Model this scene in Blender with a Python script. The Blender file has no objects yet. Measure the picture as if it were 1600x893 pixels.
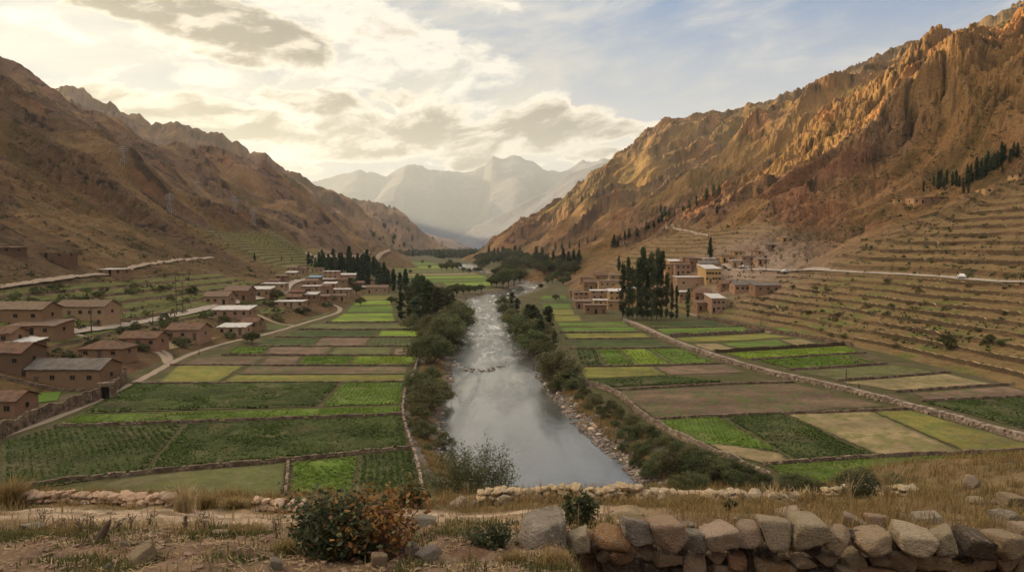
import bpy, math, random
import numpy as np
from mathutils import Vector

# ------------------------------------------------------------------ camera
SC = bpy.context.scene
COL = SC.collection
F = 1600 * 24.0 / 36.0                       # focal length in photo pixels
PITCH = math.atan((446.5 - 385.0) / F)       # horizon lies a little above the middle
CAM = np.array([0.0, 0.0, 30.0])
cam = bpy.data.cameras.new('camera')
cam.lens = 24.0
cam.sensor_width = 36.0
cam.clip_start = 0.1
cam.clip_end = 60000
cam_ob = bpy.data.objects.new('camera', cam)
cam_ob.location = CAM
cam_ob.rotation_euler = (math.pi / 2 - PITCH, 0, 0)
COL.objects.link(cam_ob)
SC.camera = cam_ob

# ------------------------------------------------------------------ sky, sun, exposure
SUN_EL = 12.0
SUN_AZ = -70.0            # degrees from +Y, negative towards the left
SC.view_settings.view_transform = 'Standard'
SC.view_settings.look = 'None'
SC.view_settings.exposure = 1.36
SC.view_settings.gamma = 1.0
SC.view_settings.use_curve_mapping = False
SC.render.engine = 'CYCLES'
SC.cycles.use_denoising = True
SC.cycles.max_bounces = 6
SC.cycles.diffuse_bounces = 2
SC.cycles.glossy_bounces = 2
SC.cycles.transmission_bounces = 2
SC.cycles.volume_bounces = 1
SC.cycles.transparent_max_bounces = 6
SC.cycles.caustics_reflective = False
SC.cycles.caustics_refractive = False

SKY_STRENGTH = 0.10
SKY_SCALE = 0.42          # cloud brightness against the sun's


class NT:
    """short helper for node trees"""
    def __init__(self, nt):
        self.nt = nt

    def node(self, t, **kw):
        n = self.nt.nodes.new(t)
        for k, v in kw.items():
            setattr(n, k, v)
        return n

    def link(self, a, b):
        self.nt.links.new(a, b)

    def put(self, sock, v):
        if isinstance(v, bpy.types.NodeSocket):
            self.link(v, sock)
        elif v is not None:
            sock.default_value = v

    def m(self, op, a, b=None, c=None, clamp=False):
        n = self.node('ShaderNodeMath', operation=op)
        n.use_clamp = clamp
        for i, v in enumerate((a, b, c)):
            self.put(n.inputs[i], v) if v is not None else None
        return n.outputs[0]

    def sstep(self, v, lo, hi, a=0.0, b=1.0):
        n = self.node('ShaderNodeMapRange', interpolation_type='SMOOTHSTEP')
        self.put(n.inputs[0], v)
        for i, x in ((1, lo), (2, hi), (3, a), (4, b)):
            self.put(n.inputs[i], x)
        return n.outputs[0]

    def lin(self, v, lo, hi, a=0.0, b=1.0):
        n = self.node('ShaderNodeMapRange')
        n.clamp = True
        self.put(n.inputs[0], v)
        for i, x in ((1, lo), (2, hi), (3, a), (4, b)):
            self.put(n.inputs[i], x)
        return n.outputs[0]

    def mix(self, f, a, b, mode='MIX'):
        n = self.node('ShaderNodeMix', data_type='RGBA', blend_type=mode)
        self.put(n.inputs[0], f)
        for i, v in ((6, a), (7, b)):
            if isinstance(v, tuple) and len(v) == 3:
                v = (*v, 1)
            self.put(n.inputs[i], v)
        return n.outputs[2]

    def noise(self, vec, scale, detail=4, rough=0.55, dist=0.0, out=0):
        n = self.node('ShaderNodeTexNoise')
        if vec is not None:
            self.link(vec, n.inputs['Vector'])
        n.inputs['Scale'].default_value = scale
        n.inputs['Detail'].default_value = detail
        n.inputs['Roughness'].default_value = rough
        n.inputs['Distortion'].default_value = dist
        return n.outputs[out]

    def xyz(self, a, b, c):
        n = self.node('ShaderNodeCombineXYZ')
        for i, v in enumerate((a, b, c)):
            self.put(n.inputs[i], v)
        return n.outputs[0]

    def sep(self, v):
        n = self.node('ShaderNodeSeparateXYZ')
        self.link(v, n.inputs[0])
        return n.outputs

    def bump(self, h, strength, dist):
        n = self.node('ShaderNodeBump')
        n.inputs['Strength'].default_value = strength
        n.inputs['Distance'].default_value = dist
        self.link(h, n.inputs['Height'])
        return n.outputs[0]


def build_world():
    w = bpy.data.worlds.new('World')
    SC.world = w
    w.use_nodes = True
    nt = w.node_tree
    nt.nodes.clear()
    t = NT(nt)
    out = t.node('ShaderNodeOutputWorld')
    bg = t.node('ShaderNodeBackground')
    bg.inputs['Strength'].default_value = SKY_STRENGTH
    t.link(bg.outputs[0], out.inputs[0])
    sky = t.node('ShaderNodeTexSky', sky_type='NISHITA')
    sky.sun_disc = False
    sky.sun_elevation = math.radians(SUN_EL)
    sky.sun_rotation = math.radians(SUN_AZ)
    sky.altitude = 2800
    sky.dust_density = 2.0
    tc = t.node('ShaderNodeTexCoord')
    d = t.sep(tc.outputs['Generated'])
    az = t.m('ARCTAN2', d[0], d[1])
    el = t.m('ARCSINE', d[2])
    # warp
    wv = t.noise(t.xyz(t.m('MULTIPLY', az, 4.0), t.m('MULTIPLY', el, 9.0), 3.3), 1.0, 5, 0.6)
    wz = t.m('SUBTRACT', wv, 0.5)
    azw = t.m('ADD', az, t.m('MULTIPLY', wz, 0.10))
    elw = t.m('ADD', el, t.m('MULTIPLY', wz, 0.05))
    # ---- thin high cloud: long streaks, thick on the left and low, open blue high on the right
    ci_v = t.xyz(t.m('ADD', t.m('MULTIPLY', azw, 2.2), t.m('MULTIPLY', elw, 2.4)),
                 t.m('SUBTRACT', t.m('MULTIPLY', elw, 8.0), t.m('MULTIPLY', azw, 2.2)), 0.7)
    ci = t.noise(ci_v, 1.5, 10, 0.64, 0.4)
    right = t.sstep(t.m('ADD', az, t.m('MULTIPLY', el, 0.6)), 0.02, 0.50)
    high = t.sstep(el, 0.10, 0.34)
    bias = t.m('SUBTRACT', 0.33, t.m('MULTIPLY', right, t.m('ADD', 0.12, t.m('MULTIPLY', high, 0.13))))
    bias = t.m('SUBTRACT', bias, t.m('MULTIPLY', t.sstep(el, 0.20, 0.36), 0.09))
    ci_a = t.sstep(t.m('ADD', ci, bias), 0.42, 0.86)
    behind = t.sstep(d[1], -0.25, 0.25)
    # ---- layered puffs
    pu_v = t.xyz(t.m('ADD', t.m('MULTIPLY', azw, 8.0), t.m('MULTIPLY', elw, 3.0)), t.m('SUBTRACT', t.m('MULTIPLY', elw, 20.0), t.m('MULTIPLY', azw, 3.0)), 5.1)
    pu = t.noise(pu_v, 1.0, 10, 0.60, 0.3)
    # the same puffs seen a little towards the light (up and left): thinner there means a bright rim
    pu_b = t.noise(t.xyz(t.m('ADD', t.m('ADD', t.m('MULTIPLY', azw, 8.0), t.m('MULTIPLY', elw, 3.0)), 0.03), t.m('ADD', t.m('SUBTRACT', t.m('MULTIPLY', elw, 20.0), t.m('MULTIPLY', azw, 3.0)), 0.30), 5.1), 1.0, 10, 0.60, 0.3)
    rim = t.m('SUBTRACT', pu, pu_b)
    fine = t.noise(t.xyz(t.m('MULTIPLY', azw, 26.0), t.m('MULTIPLY', elw, 50.0), 1.2), 1.0, 8, 0.62, 0.2)
    pun = t.m('ADD', t.m('SUBTRACT', pu, 0.5), t.m('MULTIPLY', t.m('SUBTRACT', fine, 0.5), 0.40))

    def blob(px, py, hw, hh, tilt=0.0, gain=1.0):
        a0 = math.atan((px - 800) / F)
        e0 = math.atan((385 - py) / F * math.cos(a0))
        aw, ew = hw / F * math.cos(a0) ** 2, hh / F * math.cos(a0)
        da = t.m('SUBTRACT', azw, a0)
        de = t.m('SUBTRACT', t.m('SUBTRACT', elw, e0), t.m('MULTIPLY', da, tilt))
        q = t.m('ADD', t.m('POWER', t.m('DIVIDE', t.m('ABSOLUTE', da), aw), 2.0),
                t.m('POWER', t.m('DIVIDE', t.m('ABSOLUTE', de), ew), 2.0))
        return t.m('MULTIPLY', t.m('SUBTRACT', 1.0, t.m('MINIMUM', q, 3.0)), gain)

    def union(bl):
        r = bl[0]
        for b in bl[1:]:
            n = t.node('ShaderNodeMath', operation='SMOOTH_MAX')
            t.put(n.inputs[0], r)
            t.put(n.inputs[1], b)
            n.inputs[2].default_value = 0.3
            r = n.outputs[0]
        return r

    # heavy, brown-grey undersides
    dark = union([
        blob(300, 30, 250, 54, -0.22, 1.9), blob(430, 72, 110, 38, -0.2, 1.8), blob(130, 2, 110, 20, -0.1, 0.9),
        blob(330, 184, 215, 30, -0.16, 1.4), blob(500, 166, 120, 26, -0.05), blob(405, 204, 90, 24, -0.25),
        blob(622, 158, 66, 22, 0.0), blob(360, 104, 70, 14, -0.1, 0.9), blob(200, 152, 90, 14, -0.1, 0.8),
        blob(690, 208, 230, 40, -0.04, 1.2), blob(850, 204, 110, 50, 0.0, 1.3), blob(965, 206, 90, 18, -0.05, 0.9),
        blob(600, 228, 160, 26, 0.1, 0.9), blob(640, 268, 60, 12, 0.2, 0.9), blob(940, 243, 120, 16, 0.0, 0.9), blob(760, 250, 120, 14, 0.0, 0.8), blob(470, 262, 60, 10, -0.1, 0.8)])
    dd = t.m('ADD', t.m('MULTIPLY', dark, 0.50), t.m('MULTIPLY', pun, 2.1))
    da_ = t.sstep(dd, 0.02, 0.26)
    dshade = t.m('SUBTRACT', t.sstep(dd, 0.10, 0.56), t.m('MULTIPLY', t.sstep(rim, 0.0, 0.16), 0.75), clamp=True)
    # pale puffs with little shade
    pale = union([blob(600, 62, 190, 62, -0.25), blob(480, 35, 120, 50, -0.2), blob(700, 92, 120, 34, -0.2), blob(758, 15, 44, 18, 0.0, 0.6),
                  blob(856, 172, 52, 34), blob(60, 30, 150, 30, -0.2, 0.45), blob(455, 240, 70, 18), blob(540, 125, 190, 34, -0.1, 0.8),
                  blob(780, 190, 90, 32), blob(480, 182, 90, 20), blob(250, 70, 120, 30, -0.2, 0.8), blob(300, 130, 140, 24, -0.1, 0.7)])
    pd = t.m('ADD', t.m('MULTIPLY', pale, 0.45), t.m('MULTIPLY', pun, 2.4))
    pa = t.sstep(pd, 0.02, 0.45)
    pshade = t.m('SUBTRACT', t.sstep(pd, 0.35, 1.05), t.m('MULTIPLY', t.sstep(rim, -0.02, 0.15), 0.8), clamp=True)
    K = SKY_SCALE / SKY_STRENGTH
    c = lambda r, g, b: (r * K, g * K, b * K, 1)
    # clear sky kept soft
    clear = t.mix(0.85, sky.outputs[0], t.mix(t.sstep(el, 0.02, 0.36), c(0.62, 0.57, 0.50), c(0.02, 0.155, 0.40)))
    glow = t.m('MULTIPLY', t.sstep(t.m('ABSOLUTE', t.m('ADD', az, 0.22)), 0.95, 0.0), t.sstep(el, 0.75, 0.02))
    ci_c = t.mix(glow, c(0.70, 0.67, 0.62), c(0.48, 0.455, 0.415))
    ci_c = t.mix(t.sstep(ci, 0.30, 0.66), t.mix(0.80, ci_c, c(0.17, 0.23, 0.32)), ci_c)
    col = t.mix(t.m('MULTIPLY', ci_a, 0.93), clear, ci_c)
    p_c = t.mix(pshade, t.mix(glow, c(0.92, 0.83, 0.70), c(0.80, 0.76, 0.68)), c(0.34, 0.26, 0.19))
    col = t.mix(t.m('MULTIPLY', pa, 0.92), col, p_c)
    d_c = t.mix(dshade, t.mix(glow, c(0.80, 0.67, 0.52), c(0.86, 0.78, 0.65)), t.mix(t.m('MULTIPLY', fine, 0.9), c(0.03, 0.025, 0.022), c(0.16, 0.128, 0.105)))
    col = t.mix(t.m('MULTIPLY', da_, 0.95), col, d_c)
    back = t.mix(0.25, c(0.78, 0.70, 0.62), sky.outputs[0])  # unseen sky behind the camera, brightened as fill light
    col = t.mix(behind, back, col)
    col = t.mix(t.sstep(el, 0.55, 0.95), col, c(1.25, 1.18, 1.08))  # unseen overhead sky, brightened to add fill
    # the sunset side, beyond the left edge of the picture: unseen glow added to light the right slopes
    west_fill = t.m('MULTIPLY', t.sstep(t.m('ABSOLUTE', t.m('ADD', az, 1.32)), 0.62, 0.05), t.m('MULTIPLY', t.sstep(el, 0.08, 0.40), t.sstep(el, 1.25, 0.75)))
    col = t.mix(west_fill, col, c(7.2, 5.6, 3.9))
    col = t.mix(t.sstep(el, -0.03, -0.005), c(0.10, 0.085, 0.07), col)
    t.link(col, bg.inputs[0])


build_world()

sun = bpy.data.lights.new('sun', 'SUN')
sun.energy = 5.0
sun.angle = math.radians(0.5)
sun.color = (1.0, 0.74, 0.38)
sun_ob = bpy.data.objects.new('sun', sun)
_az, _el = math.radians(SUN_AZ), math.radians(SUN_EL)
SUN_DIR = Vector((math.sin(_az) * math.cos(_el), math.cos(_az) * math.cos(_el), math.sin(_el)))
sun_ob.rotation_euler = SUN_DIR.to_track_quat('Z', 'Y').to_euler()
sun_ob.location = (-50, 20, 90)
COL.objects.link(sun_ob)


# ------------------------------------------------------------------ pixel rays
def ray(px, py):
    px = np.asarray(px, float)
    py = np.asarray(py, float)
    rx = (px - 800) / F
    ry = (446.5 - py) / F
    cp, sp = math.cos(PITCH), math.sin(PITCH)
    return np.stack([rx, cp + ry * sp, -sp + ry * cp], -1)


def at(px, py, Y):
    d = ray(px, py)
    return CAM + d * (np.asarray(Y, float) / d[..., 1])[..., None]


def flo(px, py, z=0.0):
    d = ray(px, py)
    t = (z - CAM[2]) / d[..., 2]
    return CAM + d * t[..., None]


# ------------------------------------------------------------------ noise
_rg = np.random.RandomState(5)
_ang = _rg.rand(256) * 2 * np.pi
_GX, _GY = np.cos(_ang), np.sin(_ang)


def _h(ix, iy, s):
    h = (ix * 374761393 + iy * 668265263 + s * 974634577) & 0xffffffff
    h = ((h ^ (h >> 13)) * 1274126177) & 0xffffffff
    return (h ^ (h >> 16)) & 255


def perlin(x, y, s=0):
    xf = np.floor(x)
    yf = np.floor(y)
    ix = xf.astype(np.int64)
    iy = yf.astype(np.int64)
    fx = x - xf
    fy = y - yf
    u = fx * fx * fx * (fx * (fx * 6 - 15) + 10)
    v = fy * fy * fy * (fy * (fy * 6 - 15) + 10)

    def g(dx, dy):
        h = _h(ix + dx, iy + dy, s)
        return _GX[h] * (fx - dx) + _GY[h] * (fy - dy)
    a = g(0, 0)
    b = g(1, 0)
    c = g(0, 1)
    d = g(1, 1)
    return (a + u * (b - a) + v * (c - a) + u * v * (a - b - c + d)) * 1.5


def fbm(x, y, o=4, s=0, g=0.5):
    r = 0
    a = 1.0
    for i in range(o):
        r = r + a * perlin(x, y, s + i * 7)
        x = x * 2.03 + 11.3
        y = y * 2.03 - 7.7
        a *= g
    return r


def ridged(x, y, o=4, s=0, g=0.5):
    r = 0
    a = 1.0
    w = 1.0
    for i in range(o):
        n = 1 - np.abs(perlin(x, y, s + i * 7)) * 1.6
        n = np.clip(n, 0, 1) ** 2
        r = r + a * n * w
        w = np.clip(n * 1.5, 0, 1)
        x = x * 2.07 + 5.1
        y = y * 2.07 - 3.3
        a *= g
    return r


def sst(x, a, b):
    t = np.clip((x - a) / (b - a), 0, 1)
    return t * t * (3 - 2 * t)


def smax(a, b, k):
    return 0.5 * (a + b + np.sqrt((a - b) ** 2 + k * k))


# ------------------------------------------------------------------ the shape of the valley
def _line(px):
    p = flo([q[0] for q in px], [q[1] for q in px])
    o = np.argsort(p[:, 1])
    return p[o, 1], p[o, 0]


FR_Y, FR_X = _line([(1750, 665), (1600, 612), (1430, 562), (1210, 512), (1090, 490), (1000, 480), (905, 470), (880, 440), (850, 420), (800, 405), (760, 397), (740, 393)])
FL_Y, FL_X = _line([(-150, 700), (0, 625), (150, 606), (270, 556), (400, 521), (530, 484), (560, 466), (590, 442), (560, 426), (500, 418), (560, 405), (620, 398), (690, 392)])


def xr_of(Y):
    s = 0
    for o in (-14, -5, 5, 14):
        s = s + np.interp(Y + o, FR_Y, FR_X)
    return s / 4 + 1.5 * np.sin(Y / 19.0) + 0.8 * np.sin(Y / 7.3)


def xl_of(Y):
    s = 0
    for o in (-14, -5, 5, 14):
        s = s + np.interp(Y + o, FL_Y, FL_X)
    return s / 4


def _crest(px, Y, lo, hi):
    p = at([q[0] for q in px], [q[1] for q in px], np.full(len(px), float(Y)))
    x, z = p[:, 0], p[:, 2]
    x = np.concatenate([[x[0] - 2000], x, [x[-1] + 2000]])
    z = np.concatenate([[z[0] + lo * 2000], z, [z[-1] + hi * 2000]])
    return x, z


#  (crest in photo pixels, its distance, near slope, far slope, slope beyond the left end, beyond the right end)
SPURS_R = [
    ([(1000, 441), (1060, 402), (1130, 357), (1215, 300), (1300, 250), (1350, 205), (1400, 150), (1450, 96), (1500, 70), (1550, 52), (1600, 26)], 430, 0.52, 0.62, -0.5, 0.62),
    ([(880, 399), (940, 370), (1000, 345), (1060, 325), (1120, 285), (1170, 257), (1240, 222), (1300, 175), (1340, 150), (1385, 112), (1440, 92), (1500, 68), (1600, 14)], 640, 0.50, 0.6, -0.5, 0.55),
    ([(830, 402), (900, 372), (1000, 311), (1100, 250), (1160, 215), (1200, 197), (1240, 165), (1300, 130), (1360, 100), (1440, 72), (1520, 32), (1600, -4)], 930, 0.50, 0.6, -0.5, 0.5),
    ([(742, 393), (790, 362), (830, 333), (870, 305), (920, 262), (960, 244), (1000, 220), (1040, 206), (1080, 190), (1150, 166), (1215, 148), (1250, 124), (1300, 106), (1340, 96), (1385, 80), (1480, 62), (1600, 10)], 1450, 0.48, 0.6, -0.5, 0.5),
]
SPURS_L = [
    ([(-120, 108), (0, 176), (100, 233), (200, 291), (300, 349), (400, 403), (440, 421)], 430, 0.47, 0.55, 0.35, -0.5),
    ([(-100, 100), (0, 150), (80, 190), (150, 217), (220, 235), (290, 226), (345, 230), (400, 256), (450, 287), (500, 324), (560, 366), (620, 398)], 950, 0.48, 0.5, 0.12, -0.6),
    ([(-100, 30), (0, 86), (60, 117), (100, 141), (150, 162), (200, 192), (250, 216), (300, 236), (345, 246), (420, 262), (520, 330)], 1500, 0.5, 0.5, 0.05, -0.6),
    ([(60, 150), (115, 137), (150, 150), (180, 166), (240, 188), (290, 191), (345, 213), (400, 243), (440, 259), (490, 281), (540, 306), (580, 340), (640, 386)], 2250, 0.5, 0.5, -0.1, -0.6),
    ([(470, 300), (540, 306), (585, 315), (615, 327), (640, 342), (670, 363), (705, 391)], 3300, 0.5, 0.5, 0.2, -0.6),
]
FAR_PX = [(-400, 150), (0, 220), (300, 262), (420, 284), (470, 286), (520, 279), (552, 271), (575, 268), (600, 277), (622, 266), (645, 255), (660, 256), (682, 270), (725, 272), (758, 262), (770, 245), (800, 243), (832, 248),
          (850, 260), (872, 264), (905, 254), (935, 250), (980, 256), (1060, 240), (1200, 215), (1500, 150), (1900, 60)]
FAR_Y = 12500.0
SPUR_FAR = ([(560, 395), (690, 386), (740, 352), (800, 322), (850, 298), (890, 268), (930, 252), (1000, 240)], 8800, 0.5, 0.5, -0.3, 0.2)
for L in (SPURS_R, SPURS_L):
    for i, s in enumerate(L):
        L[i] = (*_crest(s[0], s[1], s[4], s[5]), *s[1:])
SPUR_FAR = (*_crest(SPUR_FAR[0], SPUR_FAR[1], SPUR_FAR[4], SPUR_FAR[5]), *SPUR_FAR[1:])
_fp = at([q[0] for q in FAR_PX], [q[1] for q in FAR_PX], np.full(len(FAR_PX), FAR_Y))

# river banks on the water plane
WATER_Z = -1.5
RL_PX = [(690, 1000), (720, 850), (770, 790), (762, 765), (700, 715), (683, 680), (690, 640), (704, 590), (706, 560), (722, 530), (730, 505), (724, 480), (733, 466), (765, 459), (800, 452), (812, 441), (826, 435), (790, 430), (727, 424), (716, 418), (712, 412)]
RR_PX = [(1250, 1000), (1110, 850), (1025, 775), (985, 735), (935, 695), (893, 655), (862, 620), (845, 590), (833, 560), (812, 530), (800, 510), (787, 485), (784, 468), (815, 460), (838, 452), (845, 441), (852, 435), (835, 430), (757, 424), (752, 418), (730, 412)]


def _bank(px):
    p = flo([q[0] for q in px], [q[1] for q in px], WATER_Z)
    o = np.argsort(p[:, 1])
    return p[o, 1], p[o, 0]


BL_Y, BL_X = _bank(RL_PX)
BR_Y, BR_X = _bank(RR_PX)
LOW = [2.1 * i for i in range(10)]
UP = [22.3 + 3.2 * i for i in range(14)]
LEVELS = np.array(LOW + UP + [75, 90, 2000.0])
SR = 0.42


def terr(z, f0=0.78, levels=None, h=None):
    if levels is not None:
        k = np.clip(np.searchsorted(levels, z, side='right') - 1, 0, len(levels) - 2)
        a = levels[k]
        hh = levels[k + 1] - a
    else:
        a = np.floor(z / h) * h
        hh = h
    f = (z - a) / hh
    g = np.where(f < f0, f * 0.42 / f0, 0.42 + (f - f0) * 0.58 / (1 - f0))
    return a + hh * g, f


def fg_height(X, Y):
    """the terrace the photograph is taken from"""
    ye = 14.6 + 0.5 * np.sin(X * 0.5) + 1.6 * sst(X, 4.5, 9) - 0.5 * sst(-X, 2, 8)
    z = 28.73 - 0.28 * Y
    z = z + 0.75 * sst(X, 5.5, 11) * sst(Y, 10.5, 15) * 1.0
    z = z + 0.10 * fbm(X * 0.5, Y * 0.5, 3, 91) + 0.03 * fbm(X * 3, Y * 3, 3, 92)
    z = z - 1.3 * sst(X, 0.45, 1.5) * (1 - sst(Y, 8.06, 8.34)) * sst(Y, 3.0, 5.0)
    z = z - 0.95 * np.clip(Y - ye, 0, None) - np.clip(np.abs(X) - 45, 0, None) * 0.6
    z = np.minimum(z, 29.2 + np.clip(-Y, 0, None) * 0.05)
    return z


def H(X, Y, info=False):
    X = np.asarray(X, float)
    Y = np.asarray(Y, float)
    xr = xr_of(Y)
    xl = xl_of(Y)
    rr = X - xr
    rl = xl - X
    floor = 0.07 * fbm(X / 9, Y / 9, 2, 3)
    # --- right
    p = np.where(rr < 150, SR * rr, SR * 150 + 0.25 * (rr - 150))
    p = np.where(rr < 0, 0.6 * rr, p)
    wy = 14 * fbm(X / 90, Y / 90, 3, 11)
    sp = np.full(X.shape, -500.0)
    for (cx, cz, y0, kn, kf, _a, _b) in SPURS_R:
        w = wy * np.clip(y0 / 600, 0.7, 2.2)
        d = Y - y0 + w
        prof = np.where(d < 0, kn * -d, kf * d)
        c = np.interp(X, cx, cz)
        sp = np.maximum(sp, c - prof - 0)
    right = np.where(sp < p - 25, p, smax(p, sp, 5.0) - 0.25)
    # --- left
    q = np.where(rl < 60, 0.28 * rl, np.where(rl < 210, 16.8 + 0.42 * (rl - 60), 79.8 + 0.25 * (rl - 210)))
    q = np.where(rl < 0, 0.6 * rl, q)
    sl = np.full(X.shape, -500.0)
    for (cx, cz, y0, kn, kf, _a, _b) in SPURS_L:
        w = wy * np.clip(y0 / 600, 0.7, 3.0)
        d = Y - y0 + w
        prof = np.where(d < 0, kn * -d, kf * d)
        c = np.interp(X, cx, cz)
        sl = np.maximum(sl, c - prof)
    ridge = 415 - 0.55 * np.abs(X + 900) - 0.9 * np.clip(Y - 820, 0, None) - 0.9 * np.clip(-300 - Y, 0, None) + 22 * fbm(X / 160, Y / 120, 3, 77)  # unseen left crest, shaped to throw the valley into shade
    sl = np.maximum(sl, ridge)
    left = np.where(sl < q - 25, q, smax(q, sl, 5.0) - 0.25)
    # --- far
    c = np.interp(X, _fp[:, 0], _fp[:, 2])
    far = c - 0.42 * np.abs(Y - FAR_Y + 800 * fbm(X / 1500, Y / 2500, 3, 21))
    cf = np.interp(X, SPUR_FAR[0], SPUR_FAR[1])
    df = Y - SPUR_FAR[2] + 400 * fbm(X / 1200, Y / 1200, 2, 22)
    far = np.maximum(far, cf - 0.45 * np.abs(df))
    far = np.where(Y > 4800, far, -50)
    hill = np.maximum(np.maximum(right, left), far)
    isr = right >= np.maximum(left, far)
    isl = left > np.maximum(right, far)
    # --- terraces
    tr = sst(Y, 110, 135) * (1 - sst(Y, 318, 345)) * isr * (p > 0) * (1 - sst(p, 62, 66)) * (sp < p + 6)
    tr = tr * np.where(p > 21, 1 - sst(Y, 285, 315), 1.0)
    zt, ft = terr(np.clip(hill, 0, 70) + 0.5 * fbm(X / 30, Y / 30, 2, 65) * sst(hill, 1, 3), 0.80, LEVELS)
    hill2 = hill * (1 - tr) + zt * tr
    tb = sst(Y, 350, 375) * (1 - sst(Y, 560, 600)) * isr * sst(hill, 12, 16) * (1 - sst(hill, 40, 48))
    zb, fb = terr(hill, 0.75, None, 2.7)
    hill2 = np.where(tb > 0.01, hill2 * (1 - tb) + zb * tb, hill2)
    tl1 = sst(Y, 150, 175) * (1 - sst(Y, 330, 350)) * isl * sst(hill, 4.5, 6) * (1 - sst(hill, 17, 19))
    tl2 = sst(Y, 415, 440) * (1 - sst(Y, 660, 700)) * isl * sst(hill, 4, 6) * (1 - sst(hill, 38, 46)) * sst(X, -330, -300)
    tl = np.maximum(tl1, tl2)
    zl, fl = terr(hill, 0.75, None, 2.0)
    hill2 = np.where(tl > 0.01, hill2 * (1 - tl) + zl * tl, hill2)
    tmask = np.clip(tr + tb + tl, 0, 1)
    hill = hill2
    # --- erosion and rock
    up = np.clip((hill - 8) / 50, 0, 1) * (1 - 0.93 * tmask)
    sc = np.where(Y > 4800, 10.0, 1.0)          # the far range is carved at a larger size
    gx = X / (170 * sc) + 0.3 * fbm(X / (80 * sc), Y / (80 * sc), 2, 31)
    gy = Y / (34 * sc) + 0.25 * fbm(X / (40 * sc), Y / (40 * sc), 2, 32)
    gul = ridged(gx, gy, 4, 33)
    # on a spur's flank the gullies run down the fall line, towards the valley and the viewer
    sg = np.where(X > 0, 1.0, -1.0)
    u = 0.10 * X * sg - 0.995 * Y
    v = 0.995 * X * sg + 0.10 * Y
    wq = 10 * sc * fbm(X / (70 * sc), Y / (70 * sc), 3, 34)
    gul2 = ridged((u + wq) / (80 * sc), v / (420 * sc), 2, 35)
    gul3 = ridged((u + 0.7 * wq) / (27 * sc), v / (150 * sc), 3, 36)
    gul = 0.15 * gul + 0.8 * gul2 + 0.30 * gul3
    n1 = fbm(X / (60 * sc), Y / (60 * sc), 5, 41)
    rk = ridged(X / (30 * sc) + n1 * 0.5, Y / (30 * sc), 6, 51, 0.6)
    # fine crags: strongest high on the near right spur and on rocky bands
    cr = sst(fbm(X / (95 * sc), Y / (70 * sc), 3, 61) + 0.30 * isr, 0.05, 0.55)
    crag = isr * sst(hill, 75, 125) * (1 - sst(Y, 760, 1000)) * sst(X, 150, 230)
    cr = np.maximum(cr, crag)
    rock = cr
    mid = ridged((u + 3 * wq) / 260, v / 900, 3, 37) - 0.75
    hill = hill + up * 26 * mid * sst(Y, 500, 1300) * (sc < 2) * np.clip((hill - 40) / 120, 0, 1)
    up = up * np.where(sc > 2, 0.32, 1.0)
    hill = hill + up * (np.where(isl, 10.0, 24.0) * sc * (gul - 0.75) + 3.6 * sc * n1 - (3.4 + 1.8 * crag) * np.where(isl, 0.45, 1.0) * (1 - 0.4 * sst(Y, 800, 1400)) * sc * cr * (rk - 0.75))
    fine = ridged(X / 7.0, Y / 7.0, 4, 71, 0.6)
    hill = hill + np.where(Y < 1800, -up * (0.6 + 1.8 * cr) * (fine - 0.6), 0) + np.where(Y < 900, 0.25 * sst(hill, 1, 6) * (1 - 0.7 * tmask) * fbm(X / 4, Y / 4, 3, 72), 0)
    # --- floor, river
    a = np.interp(Y, BL_Y, BL_X) + 0.5 * fbm(X / 9, Y / 9, 2, 81)
    b = np.interp(Y, BR_Y, BR_X) + 0.6 * fbm(X / 9, Y / 9, 3, 82)
    inr = np.minimum(X - a, b - X)
    bed = np.where(inr > 0, WATER_Z - 1.2 * sst(inr, 0, 4.0) - 0.05, WATER_Z + (-WATER_Z) * sst(-inr, 0, np.where(X > a, 9.0, 6.0)))
    bed = bed + 0.22 * fbm(X / 1.6, Y / 1.6, 3, 83) * (inr < 1) * sst(inr, -12, -3)
    bed = np.where((Y > 40) & (Y < 1250), bed, 0)
    base = floor * sst(-inr, 5, 14) + bed
    z = np.maximum(base, hill)
    fgz = fg_height(X, Y)
    isf = (fgz > z) & (Y < 60)
    z = np.where(isf, fgz, z)
    if not info:
        return z
    return dict(z=z, isr=isr & (hill > base) & ~isf, isl=isl & (hill > base) & ~isf, isfar=(~isr) & (~isl) & (hill > base), isf=isf, inr=inr, tmask=tmask, tr=tr, tb=tb, tl=tl,
                ft=ft, fb=fb, fl=fl, rock=rock, gul=gul, n1=n1, rk=rk, crag=crag, rr=rr, rl=rl, hill=hill)


def hit(px):
    """where the photograph's rays first meet the land"""
    px = np.asarray(px, float).reshape(-1, 2)
    t = np.geomspace(5, 15500, 800)
    out = []
    for k in range(0, len(px), 400):
        d = ray(px[k:k + 400, 0], px[k:k + 400, 1])
        n = np.arange(len(d))

        def march(ts):
            P = CAM + d[:, None, :] * ts[:, :, None]
            z = H(P[..., 0], P[..., 1])
            under = P[..., 2] < z
            i = np.argmax(under, 1)
            i = np.where(under.any(1), i, ts.shape[1] - 1)
            return P, z, np.maximum(i, 1)
        ts = np.repeat(t[None], len(d), 0)
        P, z, i = march(ts)
        lo, hi = ts[n, i - 1], ts[n, i]
        ts = lo[:, None] + (hi - lo)[:, None] * np.linspace(0, 1, 10)
        P, z, i = march(ts)
        a = P[n, i - 1, 2] - z[n, i - 1]
        b = z[n, i] - P[n, i, 2]
        f = np.clip(a / np.maximum(a + b, 1e-6), 0, 1)
        q = P[n, i - 1] * (1 - f)[:, None] + P[n, i] * f[:, None]
        q[:, 2] = H(q[:, 0], q[:, 1])
        out.append(q)
    return np.concatenate(out)

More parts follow.
